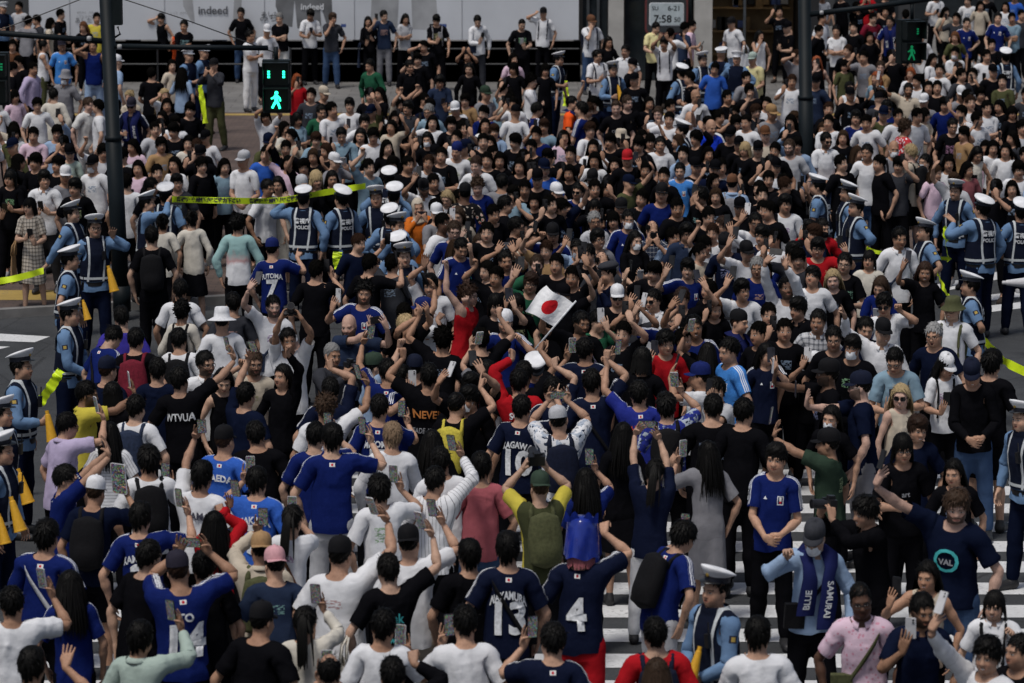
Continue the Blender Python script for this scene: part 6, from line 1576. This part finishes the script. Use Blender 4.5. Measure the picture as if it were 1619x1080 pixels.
1254 401 0 | J ht @1265,401 | youth in blue jersey with phone at cheek
1462 258 -55 | t.w hs M B.k p.jn #1451,266 | masked man in white tee with backpack strap
1439 243 -130 | t.be hs.bl B.k s.k sk.fair | blond man in beige tee and black shorts
1371 243 0 | l.w hs p.jn a:d | man in white long sleeved shirt and jeans
1306 224 0 | o.w hs S Z p.dn a:h | bearded man in red sunglasses and white polo
1248 235 0 | t.lg hs.hbr G Z sk.fair | bearded man in glasses and pale grey tee
1545 245 0 | f k.cr hl down a:c | woman in cream strap top reading her phone
1506 201 0 | t.k hs G | man in glasses and black tee above the road
1353 188 0 | J ht | youth in blue jersey with crest by the right pole
1402 172 0 | J hx S a:n | man in sunglasses and blue jersey, arm across chest
1431 204 100 | t.w.redprint hc.hbr | curly haired person in red and white print
1343 141 0 | f k.w hn S a:c | woman in sunglasses and white sleeveless top
1413 237 0 | t.g hb M B.k | bald man in white mask with backpack
1291 100 0 | f k.k hl.rd sk.fair smile a:V | red haired woman in black strap top filming
1392 108 -10 | t.ta hs.hbr sk.fair | fair man in tan tee on the corner
1436 144 -30 | o.be hs Z sk.tan @1388,118 | man in beige polo stretching a phone out
1456 60 0 | o.w ht | man in white shirt behind the dim signal
904 165 60 | t.or_ hs scarf a:n | fan in bright orange jersey wearing a lettered scarf
919 175 -120 | J hs p.n H.1.8 | tall fan in long blue jersey beside the orange jersey
849 175 100 | J hs a:n | fan in blue jersey touching the orange jersey fan
883 96 62 | P a:n | officer standing before the far plinth, side view
969 112 25 | P a:n | officer with small megaphone on the far pavement
1078 117 -150 | P | officer with tilted white cap near the clock
1111 97 30 | P a:n | officer right of the clock, chin on hand
1078 208 -100 | P | officer whose bright white cap stands among pale heads
1124 203 0 | o.vb hb | bald elder in bright blue patterned shirt
974 172 -6 | t.k hu.hbr sk.fair pr:front:CREW:print_grey | cropped haired fair man in black printed tee
992 164 -10 | t.k hs.hbr sk.fair | fair man in plain black beside the printed tee
1044 230 0 | t.w hs | young man in white tee below the white capped officer
1100 154 0 | o.w hb G X.k | bald man in glasses and white shirt with dark strap
1041 182 8 | t.w hs.hbr sk.fair | sandy haired man in pink and white shirt
992 253 -4 | t.k cap.r | person in bright red cap
395 58 30 | t.w hs p.w H.1.72 | man dressed all in white standing by the plinth
211 14 0 | t.k hs S a:hip p.k | man in black tee and red sunglasses before the hoarding
255 30 -10 | f k.k ht k.k a:k p.jn tote.or_ | person in black top holding an orange cloth
291 42 5 | t.k hs p.k | man in black tee sitting by the hoarding base
344 20 0 | l.w hs a:x p.lb | man in white shirt, arms crossed under the lettering
381 22 0 | t.k hs p.jn | man in black tee left of the dark camera
338 105 -20 | l.dg cap.k p.ol a:e H.1.74 | man in dark hoodie walking on bare paving, filming
85 152 165 | l.cr hs p.k tote.ol | man in cream hoodie with olive shoulder bag
140 167 50 | o.ow hs.hbr sk.fair p.ow | fair man in white jersey walking right
208 168 0 | j cap.dk S scarf a:n | fan in red tinted glasses with blue white scarf
98 73 0 | J.lbj cap.dk p.ow | man in sky blue jersey beneath the pipe arm
147 74 0 | k.b hs p.lb a:k | man in blue sleeveless shirt beneath the pipe arm
69 74 90 | f k.w hn p.ol | woman in white tank top and olive trousers
103 124 0 | o.g bucket.g M | elder in grey cap and white mask
442 30 0 | t.k hs.gy a:x p.ow | grey haired man in black polo, arms crossed
491 24 20 | t.w ht down a:c p.k | man in white tee reading a phone by the hoarding
526 30 0 | o.dg ht.hbr a:v p.jn | man in grey tee and jeans, hand on chin
568 22 0 | f t.k hl a:w p.k | long haired woman in black, hand raised by hoarding
582 35 0 | f l.k hl a:c p.k tote.dn | woman in black holding a paper beside another in black
607 26 0 | t.dn hs p.g | man in navy tee and grey trousers at the hoarding
641 31 0 | f t.lg hl a:x p.k | woman in pale grey tee, arms crossed
690 33 0 | t.k ht down a:c B.g p.k | man in black tee with grey rucksack reading a phone
755 34 10 | c.w hs p.dg X.dn down a:c | man in white shirt with crossbody strap, head bowed
648 106 0 | o.k hs a:h p.k | man in black polo clasping hands on the paving
585 105 -40 | l.gr hs p.k | man in dark green jacket turned left
742 110 0 | f l.k hl S.ma tote.pf | woman in black cardigan and red skirt with pink tote
695 130 20 | o.dn ht down a:c p.k | man in navy polo reading a phone on the paving
540 215 0 | c.gb hs down a:c X.n fat | heavy man in light blue cardigan reading a phone
576 195 10 | t.w ht pr:front:NAST:print_dark @551,195 | youth in white printed tee holding an arm out
570 216 0 | f t.k hl smile | long haired woman in black hooded top, smiling
508 178 0 | t.gr hs | youth in dark green tee facing the camera
470 190 30 | f t.gb hB | woman in patterned blue dress left of the green tee
553 168 0 | t.w ht | youth in white sports vest, chin up
645 172 0 | o.dg ht a:h | man in charcoal polo standing near bare paving
678 178 0 | o.gb hs.gy G | grey bearded man in glasses and blue polo
676 222 0 | f t.k hl M | masked woman in black with strap
722 240 4 | t.w beanie.b | fan in striped blue and white knit hat
753 262 0 | t.w hs.dbr sk.fair | fair man with dark hair and stubble, front on
935 35 10 | o.w cap.br B.n p.jn a:v | man in brown cap with navy rucksack, hand on chin
859 22 0 | t.w cap.k B.n a:k | man in black cap, elbow raised at hoarding end
825 40 0 | t.k hu down a:c | cropped haired man in black reading a phone at plinth
944 90 20 | o.w hs G B.n a:c | man in glasses and white shirt holding a camera
1037 45 0 | o.yl hs down a:c | man in pale yellow shirt in front of the clock
1050 70 0 | t.w ht a:U B.n | man in white tee lifting a camera in both hands
989 82 -20 | o.w hs | youth in cream open shirt near the pale column
962 68 0 | f l.k hl | woman in black long sleeves beside the pale column
1157 38 -60 | t.w cap.k p.lb tote.w | man in black cap and white tee carrying white bag
1145 12 0 | f t.gr hl | shop worker in green before the lit shop
1201 58 10 | f k.w hl a:v | woman in white top, hand over mouth
1322 50 0 | t.w hs a:x | man in white tee with lanyard, arms crossed
1407 35 0 | J hs scarf | fan in blue jersey with white scarf beside the dim signal
1528 38 0 | J hs a:hip | man in blue jersey, arms akimbo, far corner
1578 30 0 | J hs | man in blue jersey right of the akimbo one
1590 92 178 | P | officer with back turned on the far right corner
'''
STUFF_TXT = '''
5 14 30 | P
30 12 0 | t.lg hs
45 35 150 | t.g hs
58 33 -100 | t.dg hs
80 38 100 | f t.be hB
96 24 100 | t.k hs
132 44 -10 | f t.k hl.br
153 30 0 | t.y hs
20 73 0 | f t.br hl
20 110 90 | t.k hs
30 100 -20 | t.k hs
52 110 90 | c.pu hs
185 100 90 | t.lb cap.w
240 118 178 | t.k hs
272 105 60 | f t.be hl
288 118 120 | f t.lb hl
298 90 60 | P
322 85 60 | P
205 155 0 | f t.be hn.bl
260 152 0 | f t.w hl.bl a:k
264 168 0 | f t.k hl
256 188 0 | f t.k hl
300 175 0 | t.k ht
254 200 0 | f t.ol hl
275 208 0 | t.k ht
298 228 0 | f t.cr hp
312 234 0 | t.k hs.dbr Z
325 220 0 | f t.w cap.k hl
210 233 0 | f t.pf hl
276 262 0 | f t.w hl
355 265 0 | f t.gb hl
385 255 0 | t.w bcap.lg
53 215 0 | o.pf hs S a:c
57 257 0 | t.k ht
92 262 0 | t.k ht
110 243 0 | f t.mi cap.k hl
147 262 0 | t.w cap.k M
18 280 0 | f t.k hl
30 258 60 | f t.k hB
155 170 -60 | t.w hs
200 290 178 | t.w hs
190 250 180 | t.k hs
420 185 0 | f t.w hB a:U
450 205 40 | f t.cr hl
470 128 20 | f t.r hl.rd
422 50 0 | t.w cap.w
492 152 0 | t.dg hs
512 150 10 | t.k cap.be
525 175 60 | t.w hs
585 152 0 | t.k ht
600 150 -60 | f t.k hl
595 178 0 | f t.w hl sk.dark
515 240 0 | f t.k hl.dbr
420 245 0 | J.b2 hs
612 235 0 | f t.k hl
620 260 20 | f t.k hB
645 262 0 | t.k hs
688 245 -10 | t.k cap.k S
698 248 0 | t.k hs
684 195 0 | f t.w hl
720 175 0 | t.k cap.w
732 205 0 | o.dg hs
722 220 0 | t.w hs a:V
765 180 10 | J hs
767 200 20 | f t.w hl
764 225 0 | t.k hs G
775 228 0 | f t.w hl
780 245 0 | t.g hs
770 255 0 | t.k hs
670 75 10 | t.k hs a:k
660 95 0 | t.k ht
740 90 0 | f t.k hl a:U
768 150 30 | o.g cap.gn
795 140 150 | t.gb hs
812 110 0 | f t.k hB
840 130 90 | t.w hc
862 112 0 | f t.k hB
812 95 0 | f t.pf hl
840 235 -20 | t.k hs
815 225 0 | t.k ht
828 250 0 | f t.k hl smile
866 250 0 | t.k ht G
848 215 0 | J hs a:c
902 245 0 | t.k hs a:V
822 265 0 | f t.k hl
860 268 0 | t.b2 cap.n
815 180 160 | t.w cap.k
938 235 0 | f t.w hl
940 255 0 | f t.w hl a:V
965 225 0 | t.k ht
982 220 10 | t.k bucket.be
1010 230 0 | t.k ht
1028 225 0 | f t.k hB
1015 218 0 | f t.k hl
972 262 0 | f t.k hl
1000 105 30 | t.k cap.k M
1003 128 0 | t.k cap.k
1026 165 0 | f t.k hl
1060 170 0 | t.w hs
1058 190 -20 | t.w hs G
1090 190 0 | o.w hb G X.k
1090 125 -90 | t.k hs
1060 55 160 | t.w hs
1082 45 120 | t.dn hs
1094 42 100 | t.pf hs
1130 110 -30 | t.b2 hs down
1165 95 -20 | P
1190 95 -10 | t.yl cap.mi smile
1140 88 150 | P
1180 125 0 | t.g hs
1185 145 -10 | o.k ht
1160 180 0 | t.g hs G a:V
1180 195 0 | o.w hu G
1212 165 0 | f t.w hl
1168 230 0 | f t.k cap.k hl
1178 238 0 | f t.k hB.bl
1150 155 30 | t.k hs
1210 215 0 | t.be cap.br sk.fair
1155 215 0 | t.k cap.k G
1245 45 -20 | o.k cap.k B.w
1232 20 0 | t.k hs a:V
1260 90 0 | t.g hs.dbr a:k
1252 130 10 | t.w hs.dbr
1220 180 0 | t.g cap.ta
1250 195 0 | t.k hl
1310 195 0 | o.w hs
1335 105 0 | f t.ol hB smile
1290 130 0 | t.dn cap.k
1340 82 0 | t.k hs.dbr Z
1366 92 0 | t.g hs a:V
1385 125 -20 | f t.gb hl.rd
1410 90 0 | t.k hs
1355 12 20 | t.k hs a:U
1300 30 30 | t.w hs
1295 50 60 | o.k hs
1400 20 0 | t.k hs
1380 30 0 | t.ma hs
1432 25 140 | J hs
1310 175 0 | t.k hs.dbr
1420 185 0 | t.w hs
1450 185 0 | t.w hs
1370 195 0 | t.w hs
1390 160 140 | t.dg cap.k
1440 118 0 | f t.w hl.rd
1450 130 0 | t.w hs
1468 140 0 | f t.k hl
1482 140 0 | t.k hs G
1485 112 0 | t.w hs
1475 95 0 | f t.w hl
1510 85 0 | t.w hs M
1515 110 0 | t.k hs.dbr
1538 120 0 | t.k hs
1520 120 0 | t.dg hs G
1550 150 -20 | t.k ht a:c
1530 155 0 | t.k hs
1560 172 0 | t.w hs
1545 190 0 | t.w hs
1520 180 0 | t.w hs S
1580 170 0 | f t.k hl
1600 180 20 | f t.k hB
1585 130 0 | t.ol hs
1570 115 0 | o.k cap.k
1560 90 0 | t.w hs
1568 72 0 | t.k hs
1600 220 -30 | f t.dg hl a:V
1590 240 0 | f t.w hl
1610 270 0 | t.w ht
1570 235 0 | f t.w hl
1510 60 0 | f t.ol hl.br
1495 20 0 | f t.be hl
1512 30 0 | t.dg hs
1550 10 0 | f t.be hl
1600 30 -10 | t.gb hs
1615 25 0 | t.dg hs
1590 12 0 | f t.w hl
1480 -6 0 | t.w hs
1530 2 0 | t.w hs
1560 -5 0 | t.k hs
1605 -4 0 | t.b2 hs
1330 -5 0 | t.k hs
1370 -8 0 | t.r hs
1400 -6 0 | t.k hs
1300 -4 0 | t.w hs
1350 45 0 | t.k hs
1375 60 0 | f t.k hl
1420 70 0 | t.k hs
1600 300 -30 | f t.k hl
1530 270 0 | f t.pk hl
1500 260 0 | f t.w hl
1480 275 0 | f t.pf hl.hbr
1575 300 0 | t.k ht
1390 260 -20 | t.k hs B.k
1330 260 0 | t.k hs
1225 265 0 | t.w cap.k a:V
1215 285 0 | t.k hs
1200 300 0 | f t.k hl
1225 240 0 | t.k hs
1130 270 0 | j bcap.k
1100 265 0 | t.k cap.k
1120 245 0 | f t.k hl
1140 265 40 | t.g hs
1020 270 0 | f t.k hl
1050 280 0 | t.k hs
900 275 0 | f t.k hl
850 285 0 | t.k cap.k
830 300 0 | t.k hs
845 320 0 | f t.k hl
870 325 0 | t.k hs a:V
895 335 40 | f t.k hl
960 300 0 | f t.k hl
1015 315 0 | t.k hs
970 350 0 | f j hB G
1070 330 0 | t.k hs
1120 345 0 | t.k hs
1170 330 0 | t.k cap.k
1215 335 0 | t.k hs
1205 310 0 | t.k hs
1240 290 0 | t.k hs
1225 380 0 | t.w hs
1120 460 -10 | f t.k hl
1130 490 0 | f t.k hl.br a:V
1080 540 0 | t.k hs
1000 500 10 | t.dg hs
985 530 0 | t.k hs
890 470 20 | t.k cap.k
905 440 0 | t.k hs
880 420 0 | t.k hs
785 440 0 | t.k hs
770 430 -40 | f t.k hl
780 340 0 | t.k hs
770 370 0 | t.k hs
700 355 60 | t.w hs sk.dark
690 330 60 | t.k hs
685 290 40 | t.k hs
790 255 0 | f t.k hl
640 500 178 | t.k hs
700 540 178 | t.k hc
760 540 180 | t.k hs
1095 520 0 | t.k hs
1240 525 0 | t.k hs a:V
1215 500 -10 | t.k hs
1200 530 -20 | t.k hs
940 300 0 | t.k hs
620 420 170 | t.dg hs
585 420 178 | t.k hs
500 430 170 | t.k hs
'''
# ================================================================== put everyone in place
PEOPLE = [parse(l) for l in PEOPLE_TXT.strip().splitlines() if l.strip() and not l.startswith('//')]
STUFF = [parse(l if l.count('|') == 2 else l + ' | -') for l in STUFF_TXT.strip().splitlines() if l.strip() and not l.startswith('//')]
for S in STUFF: S['stuff'] = True
_r = random.Random(11)
for S in PEOPLE + STUFF:                # idle arms in the thick of the crowd go up to film or cheer
    if S['arms'] or 'tote' in S or 'down' in S['ex']: continue
    q = _r.random()
    if S.get('police'): S['arms'] = [['a:h'], ['a:hip'], ['a:n'], [], []][int(q * 5)]
    elif 380 < S['y'] < 720 and 430 < S['x'] < 1130: S['arms'] = ['a:T'] if q < .30 else ['a:F'] if q < .44 else ['a:Fl'] if q < .55 else ['a:V'] if q < .72 else ['a:U'] if q < .84 else []
    elif S['y'] > 720 and q < .4: S['arms'] = ['a:W']
    elif 200 < S['y'] <= 420 and S['x'] > 700 and abs(S['face']) < 90: S['arms'] = ['a:V'] if q < .14 else ['a:W'] if q < .24 else ['a:c'] if q < .34 else ['a:x'] if q < .40 else []
    elif S['y'] <= 260: S['arms'] = ['a:x'] if q < .1 else ['a:c'] if q < .3 else ['a:h'] if q < .42 else ['a:V'] if q < .5 else []
place_all(PEOPLE + STUFF)
# people of the far mass who stand in the gaps between the others
_g = random.Random(23); _pos = [S['p'].xy for S in PEOPLE + STUFF]; _n = 0
for _ in range(9000):
    px, py = _g.uniform(-20, 1640), _g.uniform(150, 545)
    ok = (620 < px < 1010 and 84 < py < 172) or (560 < px < 1290 and 170 < py < 440 and not (600 < px < 690 and py > 280)) or (px >= 1290 and py < 270 + (px - 1290) * .1 and py > 60) or (px < 560 and 195 < py < 285 and not 330 < px < 420) or (px < 100 and 130 < py < 290)
    if not ok or _n >= 110: continue
    p = on_plane(px, py, .12 + 1.55).xy
    if min((p - q).length for q in _pos) < .47: continue
    S = parse('%f %f %f | %s%s | -' % (px, py, _g.uniform(-30, 30) if py < 470 else _g.choice((0, 180)) + _g.uniform(-40, 40), _g.choice(('t.k ', 't.k ', 't.k cap.k ', 't.w ', 't.n ', 't.dg ', 'J ', 'f t.k ', 'f t.w ', 'o.lg ', 'c.k ', 'c.lb ', 't.g cap.w ', 'f t.be ', 't.gb ', 't.ta ', 'f t.pf ', 't.w hs.dbr ', 'f t.k hl.hbr ', 't.ol cap.n ')), _g.choice(('a:V', 'a:W', 'a:T', 'a:F', '', '', 'a:c', 'G'))))
    S['id'] = 900 + _n; S['stuff'] = True; S['H'] = _g.uniform(1.62, 1.72) if S['sex'] == 'm' else 1.57; S['dh'] = 0; S['p'] = Vector((p.x, p.y, ground_z(p.x, p.y))); STUFF.append(S); _pos.append(p); _n += 1
for S in PEOPLE: build_person(S)
build_crowd(STUFF, 'crowd', 'dense mass of smaller people filling the far pavement and street')
# ------------------------------------------------------------------ held and hung things
def nearest(px, py, pol=False):
    return min([S for S in PEOPLE if not pol or S.get('police')], key=lambda S: (S['x'] - px) ** 2 + (S['y'] - py) ** 2)
def megaphone(a, b, ref, label):
    S = nearest(*ref); Y = S['p'].y - .22 if abs(S['face']) < 120 else S['p'].y + .2
    A, B = at_depth(a[0], a[1], Y), at_depth(b[0], b[1], Y - .05); d = (B - A); o = bpy.data.objects.new('megaphone', gear('mega')); COL.objects.link(o); o.color = (.62, .33, .02, 1)
    q = Vector((0, 0, 1)).rotation_difference(d.normalized()); s = d.length / .42; o.matrix_world = Matrix.LocRotScale(A, q, (s, s, s)); tag(o, label, 'megaphone', 'yellow megaphones carried by police')
megaphone((74, 649), (83, 698), (34, 582), 'yellow megaphone hanging on the belt of the officer standing tall on asphalt')
megaphone((28, 741), (45, 796), (3, 655), 'upper yellow megaphone hanging by the officers at the photo edge')
megaphone((17, 785), (33, 840), (3, 712), 'middle yellow megaphone hanging by the officers at the photo edge')
megaphone((-2, 812), (9, 860), (3, 712), 'lowest yellow megaphone cut by the photo edge')
megaphone((171, 420), (181, 461), (150, 359), 'yellow megaphone hanging beside the officer waving at the dark pole')
megaphone((131, 474), (139, 506), (111, 410), 'yellow megaphone hanging behind the officer with folded yellow tape')
megaphone((645, 437), (632, 469), (639, 405), 'yellow megaphone gripped by the officer facing the packed fans')
megaphone((1107, 1022), (1092, 1078), (1131, 936), 'yellow megaphone under the arm of the officer on the crossing')
megaphone((977, 134), (982, 158), (969, 112), 'small yellow megaphone held by an officer on the far pavement')
o = bpy.data.objects.new('megaphone', gear('mega')); COL.objects.link(o); o.color = (.6, .6, .62, 1); A = at_depth(1586, 447, 44); B = at_depth(1632, 447, 43.7); o.matrix_world = Matrix.LocRotScale(A, Vector((0, 0, 1)).rotation_difference((B - A).normalized()), Vector((1, 1, 1)) * .9 * (B - A).length / .42); tag(o, 'white loudhailer pointing along the road at the right edge', 'megaphone')
# ------------------------------------------------------------------ yellow police tape
TAPE = plain('yellow_tape', (.66, .86, .02), .45, nscale=20, namt=.1)
def tape(pts, label, w=.085, text=None, roll=0):
    P = [at_depth(*p[:3]) for p in pts]; n = 24; P2 = []
    for i in range(n * (len(P) - 1) + 1):
        s = i / n; k = min(int(s), len(P) - 2); t = s - k; p0, p1, p2, p3 = P[max(k - 1, 0)], P[k], P[k + 1], P[min(k + 2, len(P) - 1)]
        P2.append(.5 * ((2 * p1) + (p2 - p0) * t + (2 * p0 - 5 * p1 + 4 * p2 - p3) * t * t + (3 * p1 - p0 - 3 * p2 + p3) * t ** 3))
    L = len(P2); vs = []
    def fr(i):
        d = (P2[min(i + 1, L - 1)] - P2[max(i - 1, 0)]).normalized(); a = roll + .28 * math.sin(i * .21) + .15 * math.sin(i * .5); u = Vector((0, 0, 1)); u = (u - d * u.dot(d)).normalized(); v = d.cross(u); return u * math.cos(a) + v * math.sin(a), v
    for i in range(L):
        u, v = fr(i); vs += [P2[i] + u * w / 2, P2[i] - u * w / 2]
    fs = [(2 * i, 2 * i + 1, 2 * i + 3, 2 * i + 2) for i in range(L - 1)]; vs2 = vs; F = list(fs); mi = [0] * len(F)
    if text:
        tv, tf = text_mesh(text, w * .74, .004); cum = np.concatenate([[0], np.cumsum([(P2[i + 1] - P2[i]).length for i in range(L - 1)])]); u0 = tv[:, 0] - tv[:, 0].min(); W = u0.max() + .12; reps = int(cum[-1] / W); off = len(vs2)
        for r in range(reps):
            for a, b in zip(u0, tv[:, 1]):
                s = .06 + r * W + a; i = min(int(np.searchsorted(cum, s)) - 1, L - 2); i = max(i, 0); t = (s - cum[i]) / (cum[i + 1] - cum[i]); p = P2[i].lerp(P2[i + 1], t); ua, va = fr(i); ub, vb = fr(i + 1); nrm = (P2[i + 1] - P2[i]).cross(ua); nrm.normalize(); nrm = -nrm if nrm.y > 0 else nrm; vs2.append(p + ua.lerp(ub, t) * b + nrm * .006)
            F += [tuple(q + off for q in t) for t in tf]; mi += [1] * len(tf); off += len(tv)
    o = link('police_tape', mesh_from('police_tape', vs2, F, [TAPE, MAT['print_dark']], mi=mi, smooth=False)); return tag(o, label, 'tape', 'yellow police tape')
JT = '警視庁 交通規制にご協力下さい'
tape([(272, 315, 46.3), (350, 317, 46.6), (440, 317, 46.9), (510, 305, 47.2), (578, 294, 47.5)], 'long printed yellow tape stretched between officers above the crowd', .085, JT)
tape([(-40, 450, 45.6), (20, 441, 45.6), (69, 428, 45.4)], 'yellow tape pulled taut to the left photo edge', .085)
tape([(96, 585, 36.2), (88, 600, 36.2), (76, 618, 36.1), (63, 637, 36.0)], 'folded yellow tape hanging between two officers on the asphalt', .11, None, .3)
tape([(38, 705, 35.5), (35, 722, 35.5), (33, 742, 35.5)], 'short yellow tape end below the tall officer hand', .09, None, .6)
tape([(139, 452, 44), (134, 468, 44), (131, 480, 43.9)], 'yellow tape end below the waving officer hand', .09, None, .5)
tape([(119, 530, 38.5), (117, 550, 38.4), (118, 575, 38.4)], 'yellow tape hanging on the lowest officer of the left file', .10, None, .5)
tape([(1553, 533, 39.8), (1575, 560, 39.6), (1600, 578, 39.4), (1660, 605, 39)], 'yellow tape stretched over asphalt to the right edge', .10)
tape([(1370, 392, 44.6), (1388, 399, 44.6), (1440, 406, 45), (1500, 409, 45.6)], 'thin yellow tape pulled behind the man in white polo shirt', .05)
tape([(1482, 432, 43), (1492, 455, 42.6), (1500, 470, 42.2)], 'yellow tape dropping toward the olive bucket hat', .07)
tape([(534, 398, 45), (533, 410, 45), (536, 424, 45)], 'printed yellow tape roll hanging at an officer hip', .12, '警視庁')
tape([(316, 135, 62), (320, 160, 62), (325, 195, 62)], 'yellow and green tape bundle on the far left pavement', .10, None, .4)
tape([(893, 128, 72), (895, 150, 72), (894, 168, 72)], 'bright yellow tape hanging from an officer at the far plinth', .12, None, .4)
tape([(1499, 360, 47.5), (1495, 385, 47.4), (1501, 412, 47.3)], 'bright yellow tape bundle behind the broad officer', .14, None, .4)
# ------------------------------------------------------------------ litter
def litter(px, py, s, label):
    p = on_plane(px, py, .004); r = random.Random(px); bm = bmesh.new(); bmesh.ops.create_icosphere(bm, subdivisions=2, radius=1)
    for v in bm.verts: k = r.uniform(.6, 1.25); v.co = Vector((v.co.x * s * k, v.co.y * s * .7 * k, (v.co.z + .9) * s * .28 * k))
    me = bpy.data.meshes.new('litter'); bm.to_mesh(me); bm.free(); me.materials.append(MAT['cap_white']); o = link('crumpled_wrapper', me); o.location = p; tag(o, label, 'litter', 'litter on the road')
litter(1530, 591, .12, 'crumpled pale wrapper on asphalt below the right tape'); litter(1573, 803, .07, 'tiny white wrapper at the right end of the crossing'); litter(1592, 478, .06, 'small white scrap near the broad officer on the road')
# ------------------------------------------------------------------ flag
FS = [S for S in PEOPLE if 'flag' in S['label']][0]; FYY = FS.get('grip', FS['p']).y
def m_flag():
    t = NT('flag_cloth', .8, .2); v, x, y, z = t.rest(); d = t.math('ADD', t.math('POWER', t.math('MULTIPLY', t.math('SUBTRACT', x, .5), 1.5), 2), t.math('POWER', t.math('SUBTRACT', y, .5), 2))
    t.color(t.mix(t.math('LESS_THAN', d, .3 ** 2), (.80, .81, .83), (.62, .012, .02))); t.bump(t.noise(v, 5, 3), .3, .05); return t.m
fe = bpy.data.objects.new('flag', None); COL.objects.link(fe); g0 = at_depth(851, 546, FYY); fe.location = g0; tag(fe, 'white flag with red disc waved on a short pole above the fans', 'flag')
A, B, C, D = [at_depth(px, py, FYY + dy) for px, py, dy in ((864, 452, .02), (830, 490, -.06), (875, 516, 0), (907, 480, 0))]   # free corners A,B ; pole corners C,D
nu, nv = 25, 17; vs = []; rs_ = []
for j in range(nv):
    for i in range(nu):
        u, v = i / (nu - 1), j / (nv - 1); p = (D.lerp(A, u)).lerp(C.lerp(B, u), v); p = p + Vector((0, .045 * math.sin(u * 7 + v * 2) * u, .018 * math.sin(u * 6.3 + v * 5) * u)); vs.append(p - g0); rs_.append((u, v, 0))
fs = [(j * nu + i, j * nu + i + 1, (j + 1) * nu + i + 1, (j + 1) * nu + i) for j in range(nv - 1) for i in range(nu - 1)]
link('cloth', mesh_from('cloth', vs, np.array(fs), [m_flag()], rest=rs_), fe)
m = MB(); m.tube([at_depth(846, 552, FYY) - g0, D + (D - C) * .12 - g0], .009, 8); m.build('pole', MAT['print_white'], fe, True)
